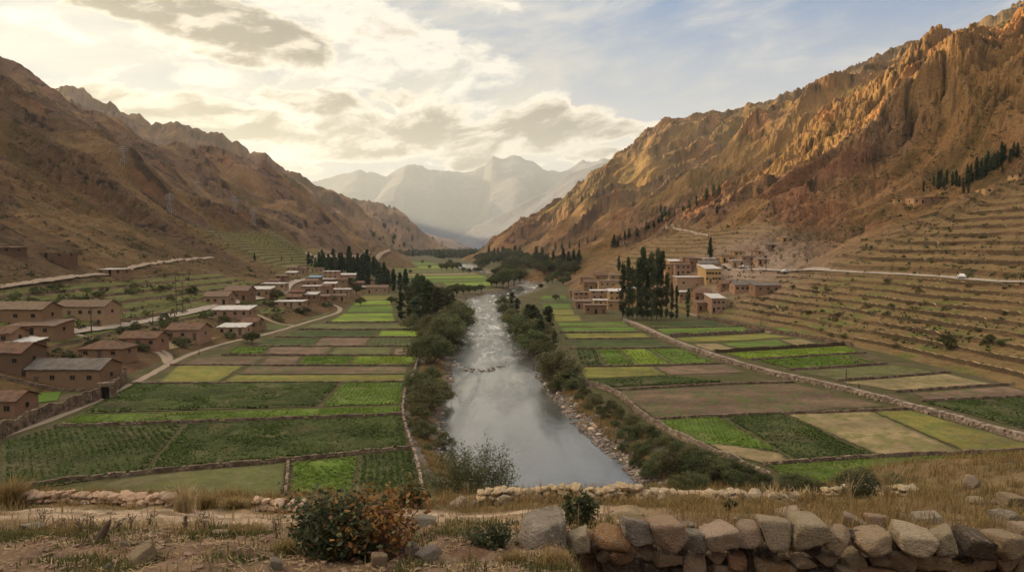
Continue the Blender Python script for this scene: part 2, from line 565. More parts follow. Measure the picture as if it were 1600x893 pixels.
# ------------------------------------------------------------------ mesh and material helpers
def mesh_np(name, V, faces, mats=None, midx=None, smooth=False, colors=None, parent=None, link=True, uv=None):
    """faces: list of int arrays (n,3) or (n,4)"""
    me = bpy.data.meshes.new(name)
    V = np.asarray(V, np.float32)
    faces = [np.asarray(f, np.int32) for f in (faces if isinstance(faces, (list, tuple)) else [faces]) if len(f)]
    me.vertices.add(len(V))
    me.vertices.foreach_set('co', V.ravel())
    nl = sum(f.size for f in faces)
    nf = sum(len(f) for f in faces)
    me.loops.add(nl)
    me.loops.foreach_set('vertex_index', np.concatenate([f.ravel() for f in faces]))
    me.polygons.add(nf)
    tot = np.concatenate([np.full(len(f), f.shape[1], np.int32) for f in faces])
    st = np.concatenate([[0], np.cumsum(tot)[:-1]]).astype(np.int32)
    me.polygons.foreach_set('loop_start', st)
    me.polygons.foreach_set('loop_total', tot)
    if midx is not None:
        me.polygons.foreach_set('material_index', np.asarray(midx, np.int32))
    me.polygons.foreach_set('use_smooth', np.full(nf, bool(smooth)))
    if colors is not None:
        a = me.attributes.new('tint', 'FLOAT_COLOR', 'POINT')
        c = np.ones((len(V), 4), np.float32)
        c[:, :3] = colors
        a.data.foreach_set('color', c.ravel())
    me.update(calc_edges=True)
    me.validate()
    for m in (mats if isinstance(mats, (list, tuple)) else [mats] if mats else []):
        me.materials.append(m)
    o = bpy.data.objects.new(name, me)
    if link:
        COL.objects.link(o)
    if parent is not None:
        o.parent = parent
    return o


def tag(o, label=None, cat=None, group=None, kind=None):
    if label:
        o['label'] = label
    if cat:
        o['category'] = cat
    if group:
        o['group'] = group
    if kind:
        o['kind'] = kind
    return o


def empty(name, loc, rz=0.0):
    o = bpy.data.objects.new(name, None)
    o.location = loc
    o.rotation_euler = (0, 0, rz)
    o.empty_display_size = 0.2
    COL.objects.link(o)
    return o


def copy_tree(o, parent=None):
    c = o.copy()
    COL.objects.link(c)
    if parent is not None:
        c.parent = parent
    for ch in list(o.children):
        copy_tree(ch, c)
    return c


ORD = ['first', 'second', 'third', 'fourth', 'fifth', 'sixth', 'seventh', 'eighth', 'ninth', 'tenth', 'eleventh', 'twelfth', 'thirteenth', 'fourteenth', 'fifteenth',
       'sixteenth', 'seventeenth', 'eighteenth', 'nineteenth', 'twentieth']
TENS = {2: 'twenty', 3: 'thirty', 4: 'forty', 5: 'fifty', 6: 'sixty', 7: 'seventy', 8: 'eighty', 9: 'ninety'}


def nth(i):
    """0 -> first"""
    i += 1
    if i >= 100:
        return 'hundred-and-' + nth(i - 101)
    if i <= 20:
        return ORD[i - 1]
    if i % 10 == 0:
        return TENS[i // 10][:-1] + 'ieth'
    return TENS[i // 10] + '-' + ORD[i % 10 - 1]


def mat(name, color=(.2, .2, .2), rough=0.9, vary=0.25, scale=1.0, bump=0.0, bump_scale=None, bump_dist=0.05, color2=None, spec=0.2, obj_var=0.0, attr=False, detail=6, metal=0.0, trans=0.0, fine=None):
    m = bpy.data.materials.new(name)
    m.use_nodes = True
    nt = m.node_tree
    t = NT(nt)
    b = nt.nodes['Principled BSDF']
    b.inputs['Roughness'].default_value = rough
    b.inputs['Metallic'].default_value = metal
    b.inputs['Specular IOR Level'].default_value = spec
    tc = t.node('ShaderNodeTexCoord').outputs['Object']
    n1 = t.noise(tc, scale, detail, 0.62)
    base = None
    if attr:
        a = t.node('ShaderNodeAttribute')
        a.attribute_name = 'tint'
        base = a.outputs['Color']
    else:
        base = (*color, 1)
        if color2:
            base = t.mix(t.sstep(n1, 0.38, 0.64), base, color2)
    n2 = t.noise(tc, (fine or scale * 5.3), 4, 0.65)
    f = t.m('ADD', t.m('MULTIPLY', t.m('SUBTRACT', n1, 0.5), vary * 2.4), t.m('MULTIPLY', t.m('SUBTRACT', n2, 0.5), vary * 2.4))
    f = t.m('ADD', f, 1.0)
    if obj_var:
        oi = t.node('ShaderNodeObjectInfo').outputs['Random']
        f = t.m('MULTIPLY', f, t.lin(oi, 0, 1, 1 - obj_var, 1 + obj_var))
    f = t.m('MAXIMUM', f, 0.15)
    mul = t.node('ShaderNodeMix', data_type='RGBA', blend_type='MULTIPLY')
    mul.inputs[0].default_value = 1.0
    t.put(mul.inputs[6], base)
    cc = t.node('ShaderNodeCombineColor')
    for i in range(3):
        t.link(f, cc.inputs[i])
    t.link(cc.outputs[0], mul.inputs[7])
    colo = mul.outputs[2]
    if obj_var:
        hs = t.node('ShaderNodeHueSaturation')
        oi2 = t.node('ShaderNodeObjectInfo').outputs['Random']
        r2 = t.m('FRACT', t.m('MULTIPLY', oi2, 7.31))
        t.link(t.lin(r2, 0, 1, 0.5 - obj_var * 0.03, 0.5 + obj_var * 0.16), hs.inputs['Hue'])
        t.link(colo, hs.inputs['Color'])
        colo = hs.outputs[0]
    t.link(colo, b.inputs['Base Color'])
    if bump:
        nb = t.noise(tc, bump_scale or scale * 3, 6, 0.65)
        t.link(t.bump(nb, bump, bump_dist), b.inputs['Normal'])
    if trans:
        tr = t.node('ShaderNodeBsdfTranslucent')
        t.link(colo, tr.inputs[0])
        mx = t.node('ShaderNodeMixShader')
        mx.inputs[0].default_value = trans
        t.link(b.outputs[0], mx.inputs[1])
        t.link(tr.outputs[0], mx.inputs[2])
        t.link(mx.outputs[0], nt.nodes['Material Output'].inputs[0])
    return m


def hill_material(name, scale):
    """grass, scrub and bare rock by the tint attribute, broken up by noise at several sizes"""
    m = bpy.data.materials.new(name)
    m.use_nodes = True
    nt = m.node_tree
    t = NT(nt)
    b = nt.nodes['Principled BSDF']
    b.inputs['Roughness'].default_value = 0.95
    b.inputs['Specular IOR Level'].default_value = 0.1
    tc = t.node('ShaderNodeTexCoord').outputs['Object']
    a = t.node('ShaderNodeAttribute')
    a.attribute_name = 'tint'
    n1 = t.noise(tc, 0.11 / scale, 7, 0.68)
    n2 = t.noise(tc, 0.75 / scale, 6, 0.7)
    f = t.m('ADD', 1.0, t.m('ADD', t.m('MULTIPLY', t.m('SUBTRACT', n1, 0.5), 1.1), t.m('MULTIPLY', t.m('SUBTRACT', n2, 0.5), 1.3)))
    # dark low scrub in spots
    vo = t.node('ShaderNodeTexVoronoi')
    vo.inputs['Scale'].default_value = 0.42 / scale
    t.link(tc, vo.inputs['Vector'])
    sc = t.m('MULTIPLY', t.sstep(vo.outputs['Distance'], 0.34, 0.16), t.sstep(n1, 0.46, 0.6))
    cc = t.node('ShaderNodeCombineColor')
    f = t.m('MAXIMUM', f, 0.25)
    for i in range(3):
        t.link(f, cc.inputs[i])
    col = t.mix(1.0, a.outputs['Color'], cc.outputs[0], 'MULTIPLY')
    col = t.mix(t.m('MULTIPLY', sc, 0.75), col, (0.05, 0.046, 0.024))
    t.link(col, b.inputs['Base Color'])
    h = t.m('ADD', t.m('MULTIPLY', n1, 1.2), t.m('MULTIPLY', n2, 0.5))
    h = t.m('ADD', h, t.m('MULTIPLY', sc, 0.25))
    t.link(t.bump(h, 1.0, 1.6 * scale), b.inputs['Normal'])
    return m


def lerp(a, b, f):
    return a * (1 - f[..., None]) + np.asarray(b) * f[..., None]


def land_tint(X, Y, q):
    z = q['z']
    sc = np.where(Y > 4800, 10.0, np.where(Y > 1150, 2.2, 1.0))
    n = fbm(X / (45 * sc), Y / (45 * sc), 4, 101)
    n2 = fbm(X / 6.0, Y / 6.0, 3, 102)
    c = np.zeros(X.shape + (3,)) + np.array([0.078, 0.072, 0.030])           # valley floor: tired grass
    c = lerp(c, (0.11, 0.085, 0.05), sst(n2, 0.0, 0.6))
    # river banks: stones and dry grass
    bank = sst(q['inr'], -11, -4) * (Y < 1250) * (Y > 40)
    c = lerp(c, (0.14, 0.10, 0.055), bank * sst(n2, -0.5, 0.2))
    c = lerp(c, (0.17, 0.145, 0.125), bank * sst(fbm(X / 3, Y / 3, 3, 103), 0.0, 0.3))
    c = lerp(c, (0.06, 0.05, 0.04), sst(q['inr'], -1.0, 0.3) * (Y < 1250) * (Y > 40))
    # hills
    grass = np.zeros_like(c) + np.array([0.160, 0.105, 0.055])
    grass = lerp(grass, (0.108, 0.078, 0.038), sst(n, -0.1, 0.5))
    grass = lerp(grass, (0.205, 0.14, 0.078), sst(n, 0.1, -0.6))
    rockc = np.zeros_like(c) + np.array([0.135, 0.092, 0.066])
    rockc = lerp(rockc, (0.19, 0.108, 0.072), sst(fbm(X / (70 * sc), Y / (70 * sc), 3, 104), 0.1, 0.6))
    rockc = lerp(rockc, (0.055, 0.042, 0.032), sst(q['rk'], 0.85, 1.35))
    rib = sst(q['gul'] + 0.35 * n, 0.75, 1.15)
    hc = lerp(grass, rockc, np.clip(q['rock'] * 0.75 + 0.85 * rib, 0, 1))
    hc = lerp(hc, (0.075, 0.066, 0.034), sst(q['gul'] + 0.3 * n2 - 0.2 * n, 0.42, 0.12) * 0.55)
    hc = lerp(hc, hc * np.array([1.22, 1.1, 0.9]), q['crag'])
    low = (1 - sst(z, 14, 40)) * (Y < 1500)
    hc = lerp(hc, (0.135, 0.10, 0.052), low * 0.5)
    # left foothill is a little greener and darker
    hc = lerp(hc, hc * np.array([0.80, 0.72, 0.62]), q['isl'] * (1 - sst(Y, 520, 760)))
    hc = lerp(hc, hc * np.array([1.18, 1.08, 1.02]), q['isl'] * sst(Y, 600, 850))  # slopes behind tinted lighter in place of haze between the layers
    # terraces: grassy treads, stony risers
    f = np.where(q['tr'] > 0.01, q['ft'], np.where(q['tb'] > 0.01, q['fb'], q['fl']))
    tread = np.zeros_like(c) + np.array([0.168, 0.122, 0.058])
    tread = lerp(tread, (0.115, 0.125, 0.036), np.clip(sst(fbm(X / 25, Y / 12, 3, 105), -0.1, 0.4) * (1 - sst(z, 12, 24)) + 0.75 * q['tl'], 0, 1))
    tread = lerp(tread, (0.20, 0.15, 0.078), sst(f, 0.6, 0.76) * 0.8)
    rise = np.zeros_like(c) + np.array([0.115, 0.078, 0.048])
    rise = lerp(rise, (0.055, 0.05, 0.024), sst(n2, 0.0, 0.45))
    tc = lerp(tread, rise, sst(f, 0.79, 0.83))
    hc = lerp(hc, tc, q['tmask'] * 0.9)
    hc = lerp(hc, hc * np.array([1.14, 0.97, 0.79]), q['isr'] * (1 - sst(z, 70, 120)) * (1 - 0.45 * q['tmask']))  # warm light painted into the lower right slope's colour
    hc = lerp(hc, hc * np.array([1.10, 1.04, 0.78]), q['isr'] * sst(z, 70, 120))  # golden cast of the sunlit heights put into the colour
    # scree under the road bend on the right
    s = np.exp(-(((X - 118) / 30) ** 2 + ((Y - 335) / 42) ** 2) * 1.2)
    hc = lerp(hc, (0.26, 0.185, 0.135), np.clip(s * 1.2, 0, 1) * q['isr'])
    ish = (q['isr'] | q['isl'] | q['isfar'])[..., None]
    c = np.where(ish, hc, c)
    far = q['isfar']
    c = np.where(far[..., None], lerp(c, (0.08, 0.088, 0.12), np.full(X.shape, 0.85)), c)  # blue of distant haze painted into the far range
    # the near terrace: bare earth, dry grass, a beaten track
    fc = np.zeros_like(c) + np.array([0.205, 0.135, 0.085])
    yt = 10.45 - 0.045 * (X + 6) + 0.18 * np.sin(X * 0.7) + 0.15 * fbm(X * 0.8, Y * 0.8, 2, 113)
    track = np.maximum(np.exp(-((Y - yt - 0.45) / 0.36) ** 2), 0.85 * np.exp(-((Y - yt + 0.55) / 0.34) ** 2)) * (1 - sst(X, 0.5, 3.0))
    gn = fbm(X * 0.9, Y * 0.9, 4, 111)
    dry = sst(Y + gn * 1.4, 8.4, 9.4)
    fc = lerp(fc, (0.205, 0.142, 0.068), dry * 0.85)
    fc = lerp(fc, (0.085, 0.082, 0.032), sst(gn, 0.15, 0.55) * 0.6)
    fc = lerp(fc, (0.15, 0.088, 0.056), sst(fbm(X * 1.7, Y * 1.7, 3, 112), 0.1, 0.5) * (1 - dry))
    fc = lerp(fc, (0.47, 0.35, 0.24), np.clip(track * 1.1, 0, 1))
    c = np.where(q['isf'][..., None], fc, c)
    return np.clip(c, 0.01, 0.6)


def build_land():
    r = np.concatenate([np.geomspace(1.2, 4.5, 12)[:-1], np.geomspace(4.5, 26, 330)[:-1], np.geomspace(26, 100, 130)[:-1], np.geomspace(100, 1700, 1020)[:-1], np.geomspace(1700, 5200, 130)[:-1], np.geomspace(5200, 15200, 300)])
    a0 = math.radians(39)
    fine = np.linspace(-a0, a0, 1230)
    # equal steps across the picture rather than in angle
    fine = np.arctan(np.linspace(-math.tan(a0), math.tan(a0), 1230))
    side = np.radians(np.linspace(39, 180, 90))[1:]
    ang = np.concatenate([-side[::-1], fine, side])
    A, R = np.meshgrid(ang, r)
    X = R * np.sin(A)
    Y = R * np.cos(A)
    q = H(X, Y, True)
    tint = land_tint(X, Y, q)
    nr, na = X.shape
    V = np.stack([X, Y, q['z']], -1).reshape(-1, 3)
    T = tint.reshape(-1, 3)
    idx = np.arange(nr * na).reshape(nr, na)
    quads = np.stack([idx[:-1, :-1], idx[:-1, 1:], idx[1:, 1:], idx[1:, :-1]], -1)
    reg = np.zeros(X.shape, int)
    reg[q['isf']] = 1
    reg[q['isl']] = 2
    reg[q['isr']] = 3
    reg[q['isfar'] & (Y > 4000)] = 4
    regf = reg[:-1, :-1].copy()
    regf[(np.abs(X) > 5600)[:-1, :-1] | (Y < -800)[:-1, :-1]] = -1
    names = {0: ('valley_floor', hill_material('valley soil', 0.25)), 1: ('ground', None), 2: ('left_hillside', hill_material('dry grass slope', 1.0)),
             3: ('right_hillside', None), 4: ('far_mountains', hill_material('far slope', 8.0))}
    gm = mat('near earth', attr=True, vary=0.5, scale=2.6, fine=24.0, bump=1.0, bump_scale=12, bump_dist=0.09, spec=0.1, rough=0.97)
    mats = {0: names[0][1], 1: gm, 2: names[2][1], 3: names[2][1], 4: names[4][1]}
    for k in range(5):
        f = quads[regf == k].reshape(-1, 4)
        if not len(f):
            continue
        u, inv = np.unique(f, return_inverse=True)
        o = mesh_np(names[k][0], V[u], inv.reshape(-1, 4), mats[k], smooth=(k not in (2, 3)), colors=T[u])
        tag(o, kind='structure')


build_land()


# ------------------------------------------------------------------ river
def build_river():
    ys = np.concatenate([np.linspace(40, 400, 240), np.geomspace(402, 1260, 240)])
    a = np.interp(ys, BL_Y, BL_X) - 3
    b = np.interp(ys, BR_Y, BR_X) + 3
    n = 24
    f = np.linspace(0, 1, n)
    X = a[:, None] * (1 - f) + b[:, None] * f
    Y = np.repeat(ys[:, None], n, 1)
    V = np.stack([X, Y, np.full_like(X, WATER_Z)], -1).reshape(-1, 3)
    i = np.arange(len(ys) * n).reshape(len(ys), n)
    Q = np.stack([i[:-1, :-1], i[:-1, 1:], i[1:, 1:], i[1:, :-1]], -1).reshape(-1, 4)
    m = bpy.data.materials.new('river water')
    m.use_nodes = True
    t = NT(m.node_tree)
    bs = m.node_tree.nodes['Principled BSDF']
    bs.inputs['Base Color'].default_value = (0.055, 0.058, 0.05, 1)
    bs.inputs['IOR'].default_value = 2.1
    bs.inputs['Specular IOR Level'].default_value = 0.7
    tc = t.node('ShaderNodeTexCoord').outputs['Object']
    s = t.sep(tc)
    st = t.xyz(s[0], t.m('MULTIPLY', s[1], 0.55), s[2])
    n1 = t.noise(st, 0.28, 5, 0.6, 0.8)
    n2 = t.noise(st, 2.2, 6, 0.7, 0.5)
    # the water breaks over shallows further up
    up = t.sstep(s[1], 95, 240)
    rough_w = t.m('ADD', 0.34, t.m('MULTIPLY', up, 0.45))
    h = t.m('ADD', t.m('MULTIPLY', n1, 0.7), t.m('MULTIPLY', n2, t.m('ADD', 0.36, t.m('MULTIPLY', up, 0.1))))
    bn = t.node('ShaderNodeBump')
    bn.inputs['Distance'].default_value = 0.42
    t.link(h, bn.inputs['Height'])
    t.link(bn.outputs[0], bs.inputs['Normal'])
    # white water along riffles
    rif = t.noise(t.xyz(t.m('MULTIPLY', s[0], 0.16), t.m('MULTIPLY', s[1], 0.05), 0.0), 1.0, 7, 0.7, 1.0)
    fo = t.m('MULTIPLY', t.sstep(t.m('ADD', rif, t.m('MULTIPLY', n2, 0.25)), 0.60, 0.80), t.sstep(s[1], 110, 260, 0.03, 0.55))
    col = t.mix(fo, (0.07, 0.069, 0.06), (0.78, 0.72, 0.62))
    t.link(col, bs.inputs['Base Color'])
    # lanes of smooth and ruffled water along the current
    lane = t.noise(t.xyz(t.m('MULTIPLY', s[0], 0.30), t.m('MULTIPLY', s[1], 0.045), 4.0), 1.0, 6, 0.65, 0.6)
    lf = t.sstep(lane, 0.40, 0.62)
    t.link(t.m('ADD', t.lin(lf, 0, 1, 0.02, 0.07), t.m('MULTIPLY', fo, 0.5)), bs.inputs['Roughness'])
    t.link(t.m('MULTIPLY', rough_w, t.lin(lf, 0, 1, 0.45, 1.25)), bn.inputs['Strength'])
    tag(mesh_np('river', V, Q, m, smooth=True), kind='structure')


build_river()


# ------------------------------------------------------------------ haze
def build_haze():
    x, y0, y1, z0, z1 = 5800.0, -950.0, 15600.0, -8.0, 2300.0
    V = [(-x, y0, z0), (x, y0, z0), (x, y1, z0), (-x, y1, z0), (-x, y0, z1), (x, y0, z1), (x, y1, z1), (-x, y1, z1)]
    Q = [(0, 3, 2, 1), (4, 5, 6, 7), (0, 1, 5, 4), (1, 2, 6, 5), (2, 3, 7, 6), (3, 0, 4, 7)]
    m = bpy.data.materials.new('valley air')
    m.use_nodes = True
    nt = m.node_tree
    nt.nodes.clear()
    o = nt.nodes.new('ShaderNodeOutputMaterial')
    v = nt.nodes.new('ShaderNodeVolumePrincipled')
    v.inputs['Color'].default_value = (0.80, 0.90, 1.0, 1)
    v.inputs['Density'].default_value = 0.000045
    v.inputs['Anisotropy'].default_value = 0.35
    nt.links.new(v.outputs[0], o.inputs['Volume'])
    tag(mesh_np('haze', np.array(V), np.array(Q), m), 'thin golden haze filling the valley', 'haze', kind='stuff')


build_haze()

# ------------------------------------------------------------------ roads and paths
def resample(p, step):
    p = np.asarray(p, float)
    d = np.r_[0, np.cumsum(np.hypot(*np.diff(p[:, :2], axis=0).T))]
    n = max(2, int(d[-1] / step) + 1)
    s = np.linspace(0, d[-1], n)
    return np.stack([np.interp(s, d, p[:, i]) for i in range(p.shape[1])], 1)


def smooth_line(p, it=2):
    p = np.asarray(p, float)
    for _ in range(it):
        q = [p[0]]
        for a, b in zip(p[:-1], p[1:]):
            q += [0.75 * a + 0.25 * b, 0.25 * a + 0.75 * b]
        q.append(p[-1])
        p = np.array(q)
    return p


ROUTES = []


def ribbon(name, px, width, m, lift=0.10, step=1.0, onfloor=False, seed=0, across=5, world=None):
    if world is not None:
        p = np.asarray(world, float)
    elif onfloor:
        p = smooth_line(flo([a[0] for a in px], [a[1] for a in px]))
    else:
        px = resample(smooth_line(np.array(px, float), 2), 3.0)
        p = hit(px)
        d = np.hypot(p[:, 0], p[:, 1])
        k = max(1, len(p) // 40)
        med = np.array([np.median(d[max(0, j - 4):j + 5]) for j in range(len(d))])
        p = p[np.abs(d - med) < 0.06 * med]
        for _ in range(6):
            p[1:-1] = 0.5 * p[1:-1] + 0.25 * (p[:-2] + p[2:])
    p = resample(p, step)
    ROUTES.append((p[:, :2], width))
    t = np.gradient(p[:, :2], axis=0)
    t /= np.linalg.norm(t, axis=1)[:, None] + 1e-9
    nrm = np.stack([-t[:, 1], t[:, 0]], 1)
    s = np.arange(len(p)) * step
    wl = width / 2 * (1 + 0.22 * perlin(s / 4.3 + 3.3, s * 0 + seed, seed))
    wr = width / 2 * (1 + 0.22 * perlin(s / 3.7 + 9.3, s * 0 + seed, seed + 5))
    f = np.linspace(-1, 1, across)
    off = np.where(f[None] < 0, f[None] * wl[:, None], f[None] * wr[:, None])
    X = p[:, 0:1] + nrm[:, 0:1] * off
    Y = p[:, 1:2] + nrm[:, 1:2] * off
    Z = H(X, Y)
    Z = np.maximum(Z, Z.mean(1, keepdims=True)) + lift
    Z[:, 0] -= lift * 1.6
    Z[:, -1] -= lift * 1.6
    V = np.stack([X, Y, Z], -1).reshape(-1, 3)
    i = np.arange(len(V)).reshape(len(p), across)
    Q = np.stack([i[:-1, :-1], i[1:, :-1], i[1:, 1:], i[:-1, 1:]], -1).reshape(-1, 4)
    return tag(mesh_np(name, V, Q, m, smooth=True), kind='structure')


M_ROAD = mat('pale gravel road', (0.30, 0.245, 0.195), vary=0.16, scale=0.5)
M_PATH = mat('trodden earth', (0.27, 0.205, 0.145), vary=0.2, scale=0.6)
M_TRACK = mat('hill track', (0.25, 0.19, 0.135), vary=0.2, scale=0.2)
ROAD_L = [(-60, 556), (0, 545), (60, 529), (110, 520), (180, 510), (250, 498), (330, 481), (400, 466), (440, 459), (447, 455), (446, 447), (455, 441), (478, 436)]
PATH_L = [(-60, 706), (0, 682), (60, 662), (120, 639), (190, 608), (240, 582), (262, 569), (300, 551), (360, 533), (400, 526), (450, 512), (500, 497), (530, 488), (536, 483), (525, 476), (500, 472)]
_ry = np.arange(120, 302, 3.0)
_rx = xr_of(_ry) + 18.9 / SR + 2.9
_rj = hit([(1112, 413), (1140, 416), (1172, 420), (1205, 422)])[:, :2]
ROAD_R = np.concatenate([_rj, np.stack([_rx, _ry], 1)[::-1]])
PATH_R = [(975, 500), (1000, 508), (1062, 537), (1182, 577), (1302, 602), (1452, 642), (1602, 684), (1680, 706)]
ribbon('road', ROAD_L, 4.6, M_ROAD, 0.22, 1.0)
ribbon('path', PATH_L, 2.4, M_PATH, 0.13, 0.8, seed=2)
ribbon('path', [(262, 568), (254, 552), (228, 545), (190, 539), (150, 530), (118, 522)], 2.0, M_PATH, 0.2, 0.8, seed=3)
ribbon('path', [(264, 567), (270, 556), (252, 547)], 1.8, M_PATH, 0.24, 0.8, seed=4)
ribbon('path', [(462, 509), (430, 505), (404, 492)], 1.8, M_PATH, 0.2, 0.8, seed=5)
ribbon('path', [(-30, 452), (0, 447), (60, 440), (130, 430), (188, 427), (205, 417), (260, 408), (332, 402)], 2.6, M_PATH, 0.25, 0.8, seed=6)
ribbon('road', None, 4.0, M_ROAD, 0.16, 1.0, seed=7, world=smooth_line(ROAD_R, 2))
ribbon('path', [(1075, 490), (1130, 500), (1180, 512), (1205, 520)], 2.2, M_PATH, 0.2, 0.8, seed=8)
ribbon('path', [(1038, 355), (1056, 357), (1078, 361), (1108, 369)], 2.4, M_TRACK, 0.4, 1.0, seed=9)
ribbon('path', [(478, 399), (520, 402), (560, 403), (590, 398), (612, 390)], 7.0, M_TRACK, 0.8, 4.0, seed=10)
ribbon('path', PATH_R, 1.5, M_PATH, 0.62, 0.8, onfloor=True, seed=12)

# ------------------------------------------------------------------ fields
CROPS = {
    # name: (soil/sheet colour, second colour, crop height, row gap, what it is)
    'dk': ((0.030, 0.050, 0.009), (0.044, 0.068, 0.012), 0.30, 0.9, 'dark green potato rows'),
    'gr': ((0.070, 0.122, 0.013), (0.094, 0.142, 0.017), 0.22, 0.7, 'fresh green crop'),
    'br': ((0.122, 0.188, 0.015), (0.152, 0.20, 0.02), 0.16, 0.6, 'bright green crop'),
    'ol': ((0.095, 0.098, 0.028), (0.070, 0.092, 0.022), 0.12, 0.8, 'olive pasture'),
    'ye': ((0.170, 0.150, 0.026), (0.120, 0.135, 0.022), 0.14, 0.6, 'yellowing crop'),
    'st': ((0.230, 0.175, 0.085), (0.185, 0.150, 0.062), 0.08, 0.8, 'straw stubble'),
    'so': ((0.165, 0.105, 0.070), (0.135, 0.085, 0.055), 0.10, 0.7, 'ploughed brown soil'),
    'sb': ((0.125, 0.082, 0.050), (0.105, 0.078, 0.042), 0.12, 0.8, 'weedy brown soil'),
}
M_CROP = {k: mat('crop ' + k, c[0], color2=c[1], vary=0.34, scale=0.25, fine=2.6, bump=0.8, bump_scale=5, bump_dist=0.12, attr=True) for k, c in CROPS.items()}
LEAFY = {k: mat('crop leaf ' + k, tuple(v * 1.15 for v in CROPS[k][1]), vary=0.3, scale=0.3, fine=3.0, trans=0.25) for k in ('dk', 'gr', 'br')}

